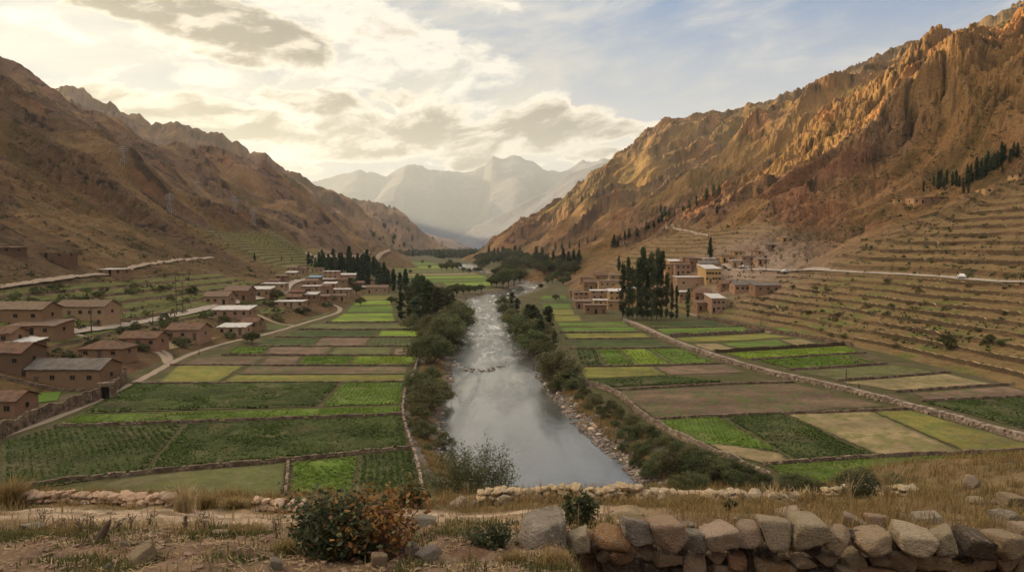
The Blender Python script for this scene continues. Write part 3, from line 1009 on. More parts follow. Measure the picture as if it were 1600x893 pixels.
FIELDS = [
    # left bank, from the viewer outwards
    ('ol', [(40, 772), (225, 743), (448, 723), (444, 790), (70, 800)], 1), ('gr', [(456, 723), (560, 713), (545, 795), (450, 795)], 0), ('dk', [(562, 713), (644, 704), (658, 795), (548, 795)], 1),
    ('dk', [(0, 694), (85, 669), (286, 663), (222, 738), (0, 772)], 1), ('dk', [(292, 663), (627, 650), (641, 700), (228, 736)], 1),
    ('dk', [(206, 601), (531, 598), (497, 635), (128, 646)], 1), ('gr', [(536, 598), (631, 598), (627, 632), (502, 635)], 1), ('gr', [(122, 649), (627, 635), (625, 648), (88, 664)], 1),
    ('ye', [(277, 571), (384, 571), (340, 597), (248, 597)], 1), ('sb', [(390, 572), (639, 573), (636, 584), (370, 584)], 0), ('ye', [(366, 586), (635, 586), (633, 596), (347, 597)], 1),
    ('sb', [(312, 557), (414, 557), (400, 569), (286, 569)], 0), ('so', [(420, 557), (471, 557), (462, 569), (406, 569)], 1), ('gr', [(476, 557), (550, 557), (546, 569), (468, 569)], 0),
    ('br', [(553, 557), (651, 557), (647, 570), (549, 569)], 1), ('gr', [(366, 543), (421, 542), (406, 553), (351, 553)], 0), ('so', [(425, 542), (522, 542), (507, 554), (411, 554)], 1),
    ('ol', [(526, 542), (614, 543), (609, 555), (511, 554)], 0), ('so', [(618, 543), (656, 542), (654, 555), (613, 555)], 1), ('dk', [(411, 530), (500, 528), (486, 540), (397, 540)], 0),
    ('so', [(502, 528), (580, 528), (569, 540), (489, 540)], 1), ('dk', [(583, 528), (658, 528), (658, 540), (573, 540)], 1), ('dk', [(471, 516), (592, 516), (586, 526), (432, 526)], 0),
    ('br', [(595, 516), (660, 516), (660, 526), (589, 526)], 0), ('ol', [(490, 506), (650, 506), (654, 514), (466, 514)], 0), ('br', [(537, 490), (615, 489), (619, 502), (512, 503)], 0),
    ('gr', [(548, 478), (614, 477), (616, 487), (540, 488)], 0), ('br', [(556, 470), (612, 469), (614, 476), (550, 477)], 0), ('ye', [(562, 462), (612, 462), (612, 468), (558, 469)], 0),
    ('ol', [(466, 496), (524, 486), (500, 496), (450, 505)], 0), ('gr', [(150, 622), (200, 603), (200, 603.5), (152, 626)], 0),
    # up the valley on the left bank
    ('gr', [(612, 412), (668, 409), (690, 413), (612, 416)], 0), ('br', [(612, 417), (700, 414), (716, 419), (612, 421)], 0), ('ol', [(612, 422), (722, 420), (738, 425), (614, 427)], 0),
    ('st', [(616, 428), (742, 426), (752, 429), (622, 431)], 0), ('br', [(630, 432), (754, 430), (764, 434), (650, 436)], 0), ('gr', [(660, 437), (766, 435), (772, 439), (676, 441)], 0),
    ('br', [(690, 442), (774, 440), (768, 446), (700, 448)], 0), ('gr', [(704, 449), (764, 447), (745, 452), (712, 453)], 0), ('ol', [(600, 433), (622, 432), (640, 440), (612, 445)], 0),
    # right bank
    ('gr', [(846, 462), (885, 462), (888, 467), (842, 467)], 0), ('dk', [(842, 468), (889, 468), (892, 474), (844, 474)], 0), ('gr', [(846, 475), (892, 475), (894, 482), (850, 482)], 0), ('ye', [(852, 483), (896, 483), (900, 492), (858, 492)], 0),
    ('ye', [(860, 493), (905, 493), (912, 502), (866, 502)], 0), ('gr', [(868, 504), (978, 503), (986, 510), (874, 510)], 0), ('gr', [(875, 512), (990, 511), (1003, 519), (880, 519)], 0), ('ye', [(880, 521), (1006, 520), (1020, 528), (886, 529)], 0),
    ('dk', [(886, 531), (1024, 530), (1050, 542), (894, 544)], 0), ('dk', [(898, 546), (930, 546), (945, 571), (904, 572)], 1), ('gr', [(932, 546), (966, 546), (991, 570), (947, 571)], 1), ('br', [(969, 546), (1010, 545), (1046, 569), (994, 570)], 1),
    ('gr', [(1013, 545), (1062, 544), (1118, 567), (1049, 569)], 1), ('ye', [(906, 574), (1020, 573), (1042, 586), (912, 592)], 1), ('so', [(1023, 573), (1130, 569), (1168, 582), (1046, 586)], 0), ('dk', [(915, 594), (1040, 588), (1136, 597), (930, 606)], 1),
    ('sb', [(962, 612), (1130, 603), (1240, 599), (1388, 635), (1024, 654)], 1), ('gr', [(1022, 657), (1120, 652), (1222, 706), (1085, 692)], 1), ('dk', [(1126, 652), (1222, 647), (1368, 712), (1240, 722)], 1),
    ('st', [(1227, 647), (1360, 642), (1500, 705), (1374, 711)], 1), ('ye', [(1363, 642), (1425, 641), (1600, 692), (1640, 702), (1504, 704)], 1), ('gr', [(1198, 728), (1370, 716), (1640, 706), (1680, 760), (1260, 775)], 1),
    ('st', [(1105, 690), (1222, 708), (1232, 724), (1195, 726), (1128, 708)], 0),
    ('dk', [(1000, 505), (1120, 501), (1125, 510), (1020, 512)], 0), ('gr', [(1022, 514), (1165, 510), (1172, 519), (1046, 525)], 0), ('ye', [(1052, 528), (1196, 521), (1243, 527), (1078, 536)], 0),
    ('st', [(1082, 538), (1120, 536), (1150, 545), (1108, 548)], 0), ('gr', [(1124, 536), (1214, 531), (1238, 540), (1155, 545)], 0), ('st', [(1218, 531), (1252, 528), (1277, 537), (1242, 540)], 0),
    ('br', [(1132, 552), (1318, 541), (1348, 550), (1168, 561)], 0), ('gr', [(1182, 563), (1322, 554), (1368, 567), (1236, 577)], 0), ('ol', [(1242, 580), (1398, 570), (1466, 582), (1306, 594)], 1),
    ('st', [(1312, 597), (1478, 584), (1556, 600), (1402, 611)], 1), ('so', [(1422, 614), (1580, 603), (1610, 615), (1590, 620), (1452, 626)], 0), ('dk', [(1442, 629), (1600, 622), (1640, 640), (1640, 680)], 1),
    ('gr', [(1206, 513), (1240, 509), (1292, 520), (1252, 525)], 0),
]


def field(kind, px, rows, seed):
    rg = np.random.RandomState(seed)
    c = flo([a[0] for a in px], [a[1] for a in px])[:, :2]
    c = c + (c.mean(0) - c) / np.maximum(np.linalg.norm(c.mean(0) - c, axis=1, keepdims=True), 1) * 0.12
    mn, mx = c.min(0), c.max(0)
    far = c[:, 1].mean()
    step = 0.35 * max(1.0, far / 130)
    step = max(step, math.sqrt((mx - mn).prod() / 45000))
    xs = np.arange(mn[0], mx[0] + step, step)
    ys = np.arange(mn[1], mx[1] + step, step)
    X, Y = np.meshgrid(xs, ys)

    def edge_dist(X, Y):
        ins = np.ones(X.shape, bool) & False
        dmin = np.full(X.shape, 1e9)
        n = len(c)
        for k in range(n):
            a, b = c[k], c[(k + 1) % n]
            cond = ((a[1] > Y) != (b[1] > Y)) & (X < (b[0] - a[0]) * (Y - a[1]) / (b[1] - a[1] + 1e-12) + a[0])
            ins ^= cond
            ab = b - a
            t = np.clip(((X - a[0]) * ab[0] + (Y - a[1]) * ab[1]) / (ab @ ab + 1e-9), 0, 1)
            dmin = np.minimum(dmin, np.hypot(X - a[0] - t * ab[0], Y - a[1] - t * ab[1]))
        return np.where(ins, dmin, -dmin)
    D = edge_dist(X, Y)
    D = D + 0.10 + 0.25 * perlin(X / 2.1, Y / 2.1, 7)
    keep = D > 0
    fq = keep[:-1, :-1] & keep[1:, :-1] & keep[:-1, 1:] & keep[1:, 1:]
    if not fq.any():
        return None
    sheet, alt, hgt, gap, _ = CROPS[kind]
    # rows run along the longest side
    e = [(np.linalg.norm(c[(k + 1) % len(c)] - c[k]), k) for k in range(len(c))]
    k = max(e)[1]
    u = c[(k + 1) % len(c)] - c[k]
    u /= np.linalg.norm(u)
    nrm = np.array([-u[1], u[0]])
    w = X * nrm[0] + Y * nrm[1] + 0.15 * perlin(X / 8, Y / 8, 3)
    gp = gap * max(1.0, far / 120)
    row = 0.5 + 0.5 * np.cos(w / gp * 2 * np.pi)
    patch = sst(fbm(X / 9, Y / 9, 3, seed), -0.8, 0.2)
    Z = np.maximum(0.03, np.clip(D * 0.6, 0, 1) * hgt * (0.4 + 0.6 * patch) * (row * (1.2 if rows else 0.5) + 0.3 + 0.5 * perlin(X / 0.7, Y / 0.7, seed)))
    Z = Z + H(X, Y) * 0 + 0.07 + 0.07 * fbm(X / 9, Y / 9, 2, 3)
    idx = np.full(X.shape, -1)
    used = np.zeros(X.shape, bool)
    for a in (slice(None, -1), slice(1, None)):
        for b in (slice(None, -1), slice(1, None)):
            used[a, b] |= fq
    idx[used] = np.arange(used.sum())
    V = np.stack([X[used], Y[used], Z[used]], -1)
    Q = np.stack([idx[:-1, :-1][fq], idx[:-1, 1:][fq], idx[1:, 1:][fq], idx[1:, :-1][fq]], -1)
    soil = np.array([0.105, 0.072, 0.046])
    n5 = fbm(X / 3.1, Y / 3.1, 4, seed + 50)
    n6 = fbm(X / 14, Y / 14, 3, seed + 51)
    tint = lerp(np.zeros(X.shape + (3,)) + np.array(sheet), alt, sst(n5, -.3, .4))
    gapc = {'dk': .6, 'gr': .28, 'br': .25, 'ol': .3, 'ye': .35, 'st': .4, 'so': .5, 'sb': .5}[kind]
    tint = lerp(tint, soil * (1.3 if kind in ('st', 'ye') else 1.0), (1 - row) * gapc * (1.0 if rows else .5))
    tint = lerp(tint, soil * 1.25, sst(n6 + .4 * n5, .25, .75) * .4)
    tint = tint * (1 + .35 * fbm(X / 22, Y / 7, 3, seed + 53))[..., None]
    weeds = {'so': (.085, .085, .03), 'sb': (.075, .085, .026), 'st': (.14, .13, .045), 'ol': (.13, .115, .05)}.get(kind)
    if weeds:
        tint = lerp(tint, weeds, sst(n5 - .5 * n6, .05, .5) * .75)
    tint = lerp(tint, (0.075, 0.072, 0.028), sst(D, 1.2, 0.2) * .5)
    tint = tint * (1 + .22 * perlin(X / .9, Y / .9, seed + 2))[..., None]
    TI = tint[used]
    mats = [M_CROP[kind]]
    mi = np.zeros(len(Q), int)
    if kind in LEAFY and far < 200:
        # standing plants along the rows
        L = (mx - mn).max() * 1.5
        sp = 0.42 * max(1, far / 110)
        cen = c.mean(0)
        a = np.arange(-L, L, sp)
        r_ = np.arange(-L, L, gp)
        A, R_ = np.meshgrid(a, r_)
        A = A + rg.uniform(-.3, .3, A.shape) * sp
        w0 = cen @ nrm
        off = (np.round(w0 / gp) * gp - w0) + R_ + rg.uniform(-.12, .12, A.shape) * (1 if rows else 4)
        PX = cen[0] + u[0] * A + nrm[0] * off
        PY = cen[1] + u[1] * A + nrm[1] * off
        ok = edge_dist(PX, PY) > 0.3
        ok &= fbm(PX / 5, PY / 5, 2, seed + 9) > -0.55
        PX, PY = PX[ok], PY[ok]
        if len(PX) > 9000:
            s = rg.permutation(len(PX))[:9000]
            PX, PY = PX[s], PY[s]
        n = len(PX)
        nl = 5
        ang = rg.uniform(0, 2 * np.pi, (n, nl))
        sz = (0.22 + 0.16 * rg.rand(n, nl)) * max(1, far / 120) * (1.25 if kind == 'dk' else 1)
        hh = hgt * (0.5 + 0.9 * rg.rand(n, nl))
        d = np.stack([np.cos(ang), np.sin(ang)], -1)
        s_ = np.stack([-np.sin(ang), np.cos(ang)], -1)
        base = np.stack([PX, PY], -1)[:, None]
        z0 = 0.10
        v0 = np.concatenate([base + d * 0.02, np.full((n, nl, 1), z0)], -1)
        v1 = np.concatenate([base + d * sz[..., None] * .6 + s_ * sz[..., None] * .35, (z0 + hh)[..., None]], -1)
        v2 = np.concatenate([base + d * sz[..., None] * 1.15, (z0 + hh * .8)[..., None]], -1)
        v3 = np.concatenate([base + d * sz[..., None] * .6 - s_ * sz[..., None] * .35, (z0 + hh)[..., None]], -1)
        PV = np.stack([v0, v1, v2, v3], 2).reshape(-1, 3)
        PQ = np.arange(len(PV)).reshape(-1, 4) + len(V)
        V = np.concatenate([V, PV])
        Q = np.concatenate([Q, PQ])
        mats.append(LEAFY[kind])
        TI = np.concatenate([TI, np.full((len(PV), 3), .1)])
        mi = np.r_[mi, np.ones(len(PQ), int)]
    o = mesh_np('field', V, Q, mats, mi, smooth=True, colors=TI)
    return tag(o, kind='structure')


for i, (k, px, rows) in enumerate(FIELDS):
    field(k, px, rows, 100 + i)

# small green plots on the slopes near the left village, draped on the land
for i, (k, px) in enumerate([('ol', [(404, 483), (446, 480), (440, 489), (408, 491)]), ('ol', [(415, 506), (455, 506), (440, 514), (418, 516)]), ('ol', [(0, 490), (100, 500), (110, 508), (0, 500)]),
                            ('ol', [(140, 505), (250, 475), (300, 470), (290, 480), (160, 506)]), ('gr', [(0, 618), (96, 612), (90, 626), (30, 640), (0, 636)]), ('st', [(240, 538), (300, 530), (345, 527), (335, 536), (262, 547)])]):
    a = np.array(px, float)
    q = np.array([a[0] * (1 - s) * (1 - t) + a[1] * s * (1 - t) + a[2] * s * t + a[-1] * (1 - s) * t for t in np.linspace(0, 1, 14) for s in np.linspace(0, 1, 26)])
    P = hit(q)
    P[:, 2] += 0.14
    ii = np.arange(14 * 26).reshape(14, 26)
    Q = np.stack([ii[:-1, :-1], ii[:-1, 1:], ii[1:, 1:], ii[1:, :-1]], -1).reshape(-1, 4)
    tag(mesh_np('field', P, Q, M_CROP[k], smooth=True, colors=np.zeros((len(P), 3)) + np.array(CROPS[k][0])), kind='structure')


# ------------------------------------------------------------------ dry stone walls
_c = np.array([[-1, -1, -1], [1, -1, -1], [1, 1, -1], [-1, 1, -1], [-1, -1, 1], [1, -1, 1], [1, 1, 1], [-1, 1, 1]], float)
_q = np.array([[0, 3, 2, 1], [4, 5, 6, 7], [0, 1, 5, 4], [1, 2, 6, 5], [2, 3, 7, 6], [3, 0, 4, 7]])
M_WALL = mat('dry stone', (0.125, 0.085, 0.056), color2=(0.215, 0.155, 0.11), vary=0.35, scale=0.8, fine=3.0, bump=0.6, bump_scale=6, bump_dist=0.05)
M_WALL_DARK = mat('dark bank stone', (0.105, 0.066, 0.040), color2=(0.060, 0.048, 0.026), vary=0.35, scale=0.8, fine=3.0, bump=0.6, bump_scale=6, bump_dist=0.05)  # darker stone for terrace risers and a field wall
M_WALL_PALE = mat('pale dry stone', (0.20, 0.15, 0.11), color2=(0.30, 0.235, 0.18), vary=0.35, scale=0.8, fine=3.0)
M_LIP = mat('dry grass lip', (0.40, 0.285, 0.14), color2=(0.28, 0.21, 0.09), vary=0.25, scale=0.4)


def stone_wall(label, p, height=0.7, width=0.45, stone=0.42, seed=0, m=None, group='low dry stone walls between the fields', cat='stone wall', name='stone_wall', drop=0.0, gaps=0.0, base=None):
    """courses of separate rough stones laid along a line on the ground"""
    rg = np.random.RandomState(seed + 17)
    p = np.asarray(p, float)[:, :2]
    height = height * (0.72 if height < 0.95 else 1.0)
    far = max(1.0, np.median(p[:, 1]) / 130)
    st = stone * far
    st = max(st, np.hypot(*np.diff(p, axis=0).T).sum() / 900)
    s = resample(smooth_line(p, 1), st)
    t = np.gradient(s, axis=0)
    t /= np.linalg.norm(t, axis=1)[:, None]
    nc = max(1, int(round(height / (st * 0.62))))
    nc = min(nc, 4)
    hh = height / nc
    Vs, n = [], len(s)
    wob = 0.25 * st * perlin(np.arange(n) / 4.0, np.zeros(n) + seed, seed)
    top = 1 + 0.35 * perlin(np.arange(n) / 9.0, np.zeros(n) + seed, seed + 3)
    z0 = H(s[:, 0], s[:, 1]) if base is None else np.full(n, base)
    for k in range(nc):
        cx = s + t * st * (0.5 * (k % 2)) + rg.uniform(-.12, .12, (n, 2)) * st
        cx += np.stack([-t[:, 1], t[:, 0]], 1) * wob[:, None]
        l = st * rg.uniform(.40, .62, n)
        w = width / 2 * rg.uniform(.75, 1.1, n) * (1 - .12 * k)
        h = hh / 2 * rg.uniform(.85, 1.25, n)
        B = _c[None] * np.stack([l, w, h], 1)[:, None]
        B = B * (1 + rg.uniform(-.22, .14, B.shape))
        a = np.arctan2(t[:, 1], t[:, 0]) + rg.uniform(-.12, .12, n)
        ca, sa = np.cos(a)[:, None], np.sin(a)[:, None]
        x = B[..., 0] * ca - B[..., 1] * sa + cx[:, 0:1]
        y = B[..., 0] * sa + B[..., 1] * ca + cx[:, 1:2]
        z = B[..., 2] + (z0 - drop + (k + .5) * hh * top)[:, None]
        W = np.stack([x, y, z], -1)
        if k == nc - 1 and nc > 1:
            W = W[rg.rand(n) > 0.12 + gaps]
        Vs.append(W)
    W = np.concatenate(Vs)
    V = W.reshape(-1, 3)
    Q = (_q[None] + (np.arange(len(W)) * 8)[:, None, None]).reshape(-1, 4)
    o = mesh_np(name, V, Q, m or M_WALL)
    return tag(o, label, cat, group, 'thing')


def wall_px(label, px, **kw):
    p = flo([a[0] for a in px], [a[1] for a in px])
    return stone_wall(label, p, **kw)


G1 = 'low dry stone walls between the fields'
wall_px('low stone wall closing the dark potato field just beyond the near terrace', [(-40, 776), (60, 757), (225, 740), (450, 721), (642, 702)], height=0.9, seed=1)
wall_px('straight stone wall along the near edge of the long green strip on the left bank', [(85, 668), (300, 661), (627, 649)], height=0.9, seed=2)
wall_px('long thin wall between the broad green field and the yellow strip', [(204, 599.5), (420, 598.5), (632, 597)], height=0.6, seed=3)
wall_px('thin wall above the yellow and brown strips on the left bank', [(268, 570.5), (460, 571), (642, 571.5)], height=0.6, seed=4)
wall_px('wall line under the four small plots with the bright green one', [(348, 555), (500, 555.5), (654, 556)], height=0.7, seed=5)
wall_px('wall line in front of the pale brown ploughed plot on the left bank', [(397, 541), (520, 541.5), (658, 541)], height=0.7, seed=6)
wall_px('wall line behind the pale brown ploughed plot on the left bank', [(432, 527), (540, 527.5), (660, 527)], height=0.7, seed=7)
wall_px('wall line below the olive pasture strip on the left bank', [(468, 515), (560, 515.5), (660, 515)], height=0.8, seed=8)
wall_px('wall line below the bright green plot nearest the brick village', [(512, 504), (570, 504), (622, 503)], height=0.8, seed=9)
wall_px('pale winding wall along the left river bank', [(662, 800), (660, 765), (652, 722), (638, 682), (628, 646), (632, 612), (645, 590), (652, 566), (662, 532)], height=0.9, seed=10, m=M_WALL_PALE)
wall_px('short wall splitting the two nearest plots on the left bank', [(451, 722), (449, 745), (445, 788)], height=0.6, seed=11)
wall_px('broad stone wall with a footpath on top crossing the right fields', [(975, 502), (990, 509), (1061, 540), (1181, 580), (1301, 605), (1451, 645), (1601, 688), (1690, 714)], height=1.0, width=1.5, seed=12, stone=0.55, m=M_WALL_PALE)
wall_px('curving stone retaining wall above the right river bank', [(880, 578), (905, 597), (960, 613), (990, 640), (1010, 658), (1080, 695), (1130, 716), (1200, 750)], height=1.1, seed=13, m=M_WALL_PALE)
wall_px('long stone wall in front of the wide brown field', [(1020, 656), (1125, 651), (1240, 647), (1425, 640)], height=0.8, seed=14)
wall_px('stone wall bounding the lowest green field on the right bank', [(1195, 727), (1370, 714), (1600, 705), (1660, 702)], height=0.8, seed=15)
wall_px('wall behind the wide brown field and pale rubble plot', [(957, 610), (1130, 600), (1240, 597.5)], height=0.6, seed=16)
wall_px('wall between the row of green plots and the yellow one on the right bank', [(903, 573), (1000, 572), (1130, 568)], height=0.6, seed=17)
wall_px('wall along the near side of the dark green strip on the right bank', [(892, 545), (960, 545), (1060, 543.5)], height=0.7, seed=18)
wall_px('wall between the yellow strip and dark strip on the right bank', [(884, 530), (950, 530), (1022, 529)], height=0.7, seed=19)
wall_px('wall below the green strips beside the poplars', [(876, 520), (940, 520), (1005, 519.5)], height=0.8, seed=20)
wall_px('wall below the dark plot in front of the poplars', [(1010, 512.8), (1125, 511), (1165, 509.5)], height=0.6, seed=21)
wall_px('dark bank wall below the second plot in front of the poplars', [(1048, 526.5), (1120, 523), (1192, 519.5)], height=1.2, seed=22)
wall_px('wall above the bright green strip beside the raised footpath', [(1118, 551), (1220, 545), (1322, 539)], height=1.0, seed=23, m=M_WALL_DARK)
wall_px('wall between two green strips beside the raised footpath', [(1175, 562.5), (1270, 557), (1352, 551.5)], height=0.8, seed=24)
wall_px('wall between the green strip and the olive plot', [(1236, 578.5), (1310, 574), (1384, 568.5)], height=0.8, seed=25)
wall_px('wall above the straw plot near the right edge', [(1308, 595.5), (1400, 589), (1484, 582.5)], height=0.8, seed=26)
wall_px('wall between the straw plot and the small brown plot', [(1400, 613), (1490, 606.5), (1582, 601)], height=0.8, seed=27)
wall_px('wall below the small brown plot near the right edge', [(1440, 627.5), (1520, 623.5), (1600, 621)], height=0.8, seed=28)
wall_px('short crooked wall running into the green strip under the debris bank', [(1300, 556), (1328, 562), (1352, 568)], height=0.6, seed=29)
wall_px('low retaining wall along the foot of the right terraces', [(1090, 497), (1140, 505), (1200, 519), (1250, 526), (1330, 541)], height=1.4, seed=30, group=None)
G2 = 'compound walls beside the near farmhouse'
wall_px('tall rubble compound wall running from the lower left house up to the long grey-roofed house', [(-30, 700), (10, 680), (70, 655), (130, 634), (152, 626)], height=2.4, width=0.7, seed=31, group=G2)
wall_px('stepped rubble wall beside the gateway below the long grey-roofed house', [(165, 620), (192, 604), (196, 590)], height=2.6, width=0.7, seed=32, group=G2)
wall_px('low rubble wall in front of the long grey-roofed house', [(0, 614), (60, 613), (128, 611)], height=0.9, width=0.6, seed=33, group=G2)


# ------------------------------------------------------------------ terrace walls on the right hillside
def terrace_wall(label, z_top, z_bot, Y0, Y1, seed, group, side=1):
    rg = np.random.RandomState(seed)
    Y = np.arange(Y0, Y1, 0.7)
    n = len(Y)
    r = (z_top - 0.05 * (z_top - z_bot)) / SR
    X = xr_of(Y) + r + 0.35 * perlin(Y / 5, Y * 0 + seed, seed)
    hgt = (z_top - z_bot) * 0.62
    h = hgt * (0.85 + 0.5 * perlin(Y / 3.1, Y * 0 + 2.2, seed + 1))
    zb = z_bot + 0.34 * (z_top - z_bot) - 0.30
    dx = 0.42 + 0.16 * perlin(Y / 1.4, Y * 0 + 4.1, seed + 2)
    zt = z_top - 0.02 + 0.22 * perlin(Y / 2.3, Y * 0 + 1.1, seed + 3)
    P = np.stack([np.stack([X - dx - 0.25, Y, np.full(n, zb)], 1), np.stack([X - dx, Y, zb + h * .5], 1), np.stack([X - dx + .1, Y, zt - 0.1], 1),
                  np.stack([X - dx + .22, Y, zt + .06], 1), np.stack([X + .55, Y, zt + 0.02], 1), np.stack([X + 1.1, Y, zt - .35], 1)], 1)
    fall = sst(perlin(Y / 9.0, Y * 0 + seed * 1.7, seed + 5), -.4, -.65)      # collapsed lengths
    P[:, 1:, 2] -= fall[:, None] * hgt * .8
    P[:, :4] += rg.uniform(-.09, .09, P[:, :4].shape)
    V = P.reshape(-1, 3)
    i = np.arange(len(V)).reshape(n, 6)
    Q = np.stack([i[:-1, :-1], i[:-1, 1:], i[1:, 1:], i[1:, :-1]], -1).reshape(-1, 4)
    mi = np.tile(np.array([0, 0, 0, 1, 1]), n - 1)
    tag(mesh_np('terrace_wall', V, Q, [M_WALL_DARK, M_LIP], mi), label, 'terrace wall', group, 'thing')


lowl = [(LEVELS[k], LEVELS[k + 1]) for k in range(9)]
for k, (a, b) in enumerate(lowl):
    terrace_wall('%s terrace wall counting up from the right fields, below the road' % nth(k), b, a, 128, [262, 285, 296, 300, 296, 290, 300, 306, 312][k], 300 + k, 'terrace walls below the hillside road')
upl = [(LEVELS[k], LEVELS[k + 1]) for k in range(10, 22)]
for k, (a, b) in enumerate(upl):
    terrace_wall('%s terrace wall counting up from the hillside road' % nth(k), b, a, 150, [296, 300, 292, 285, 282, 290, 296, 298, 300, 296, 300, 300][k], 340 + k, 'terrace walls above the hillside road')

# ------------------------------------------------------------------ houses
ADOBE = [mat('adobe ' + n, c, color2=c2, vary=0.42, scale=0.8, fine=4, bump=0.7, bump_scale=9, bump_dist=0.04, obj_var=0.12) for n, c, c2 in (
    ('brown', (0.27, 0.155, 0.095), (0.20, 0.115, 0.070)), ('pink', (0.37, 0.235, 0.15), (0.28, 0.17, 0.11)), ('ochre', (0.46, 0.28, 0.14), (0.36, 0.215, 0.11)), ('dark', (0.17, 0.10, 0.065), (0.14, 0.082, 0.052)))]
ROOFM = {
    'grey': mat('weathered grey roof sheet', (0.18, 0.155, 0.135), color2=(0.11, 0.09, 0.075), vary=0.3, scale=0.5, fine=4),
    'tile': mat('old clay tiles', (0.21, 0.105, 0.066), color2=(0.09, 0.058, 0.042), vary=0.5, scale=0.6, fine=5, obj_var=0.1),
    'tin': mat('pale tin roof', (0.55, 0.52, 0.48), color2=(0.42, 0.38, 0.34), vary=0.14, scale=0.4, rough=0.55, spec=0.4, obj_var=0.1),
    'blue': mat('blue tin roof', (0.12, 0.20, 0.30), vary=0.2, scale=0.6, rough=0.5, spec=0.4),
    'brown': mat('brown mud roof', (0.20, 0.13, 0.09), color2=(0.15, 0.10, 0.07), vary=0.25, scale=0.6, obj_var=0.1),
}


def corrugate(m, scale, depth, dark):
    """rows of tiles or ribs running down the roof"""
    t = NT(m.node_tree)
    b = m.node_tree.nodes['Principled BSDF']
    tc = t.node('ShaderNodeTexCoord').outputs['Object']
    w = t.node('ShaderNodeTexWave', wave_type='BANDS', bands_direction='X')
    w.inputs['Scale'].default_value = scale
    w.inputs['Distortion'].default_value = 1.2
    w.inputs['Detail'].default_value = 3
    t.link(tc, w.inputs['Vector'])
    old = b.inputs['Base Color'].links[0].from_socket
    n = t.noise(tc, 1.1, 5, 0.7)
    col = t.mix(t.m('MULTIPLY', t.sstep(n, .5, .68), 0.7), old, dark)
    t.link(t.mix(t.m('MULTIPLY', w.outputs['Fac'], 0.35), col, dark), b.inputs['Base Color'])
    t.link(t.bump(w.outputs['Fac'], 0.8, depth), b.inputs['Normal'])


corrugate(ROOFM['tile'], 1.1, .08, (0.075, 0.048, 0.036))
corrugate(ROOFM['grey'], 1.3, .05, (0.07, 0.058, 0.048))
corrugate(ROOFM['brown'], 0.9, .06, (0.085, 0.058, 0.042))
corrugate(ROOFM['tin'], 1.3, .04, (0.30, 0.25, 0.21))
M_HOLE = mat('dark opening', (0.018, 0.014, 0.011), vary=0.3, rough=0.6)  # near-black sheets: shade inside windows and doorways painted on
M_WOOD = mat('old grey wood', (0.11, 0.08, 0.055), vary=0.3, scale=2)
M_FRAME = mat('pale window wood', (0.13, 0.095, 0.068), vary=0.2, scale=2)


class MB:
    def __init__(self):
        self.v, self.f, self.n = [], [], 0

    def add(self, V, Q):
        self.v.append(np.asarray(V, float))
        self.f += [tuple(int(i) + self.n for i in q) for q in Q]
        self.n += len(V)

    def box(self, x0, x1, y0, y1, z0, z1):
        self.add([(x0, y0, z0), (x1, y0, z0), (x1, y1, z0), (x0, y1, z0), (x0, y0, z1), (x1, y0, z1), (x1, y1, z1), (x0, y1, z1)], _q)

    def tube(self, a, b, r0, r1=None, n=7):
        a, b = np.asarray(a, float), np.asarray(b, float)
        r1 = r0 if r1 is None else r1
        d = b - a
        d /= np.linalg.norm(d) + 1e-9
        u = np.cross(d, (0, 0, 1) if abs(d[2]) < .9 else (1, 0, 0))
        u /= np.linalg.norm(u)
        w = np.cross(d, u)
        g = np.arange(n) * 2 * np.pi / n
        ring = np.cos(g)[:, None] * u + np.sin(g)[:, None] * w
        V = np.concatenate([a + ring * r0, b + ring * r1])
        Q = [(i, (i + 1) % n, n + (i + 1) % n, n + i) for i in range(n)] + [tuple(range(n - 1, -1, -1)), tuple(range(n, 2 * n))]
        self.add(V, Q)

    def build(self, name, m, parent=None, smooth=False):
        V = np.concatenate(self.v)
        by = {}
        for f in self.f:
            by.setdefault(len(f), []).append(f)
        return mesh_np(name, V, [np.array(x) for x in by.values()], m, smooth=smooth, parent=parent)


PLOTS = []


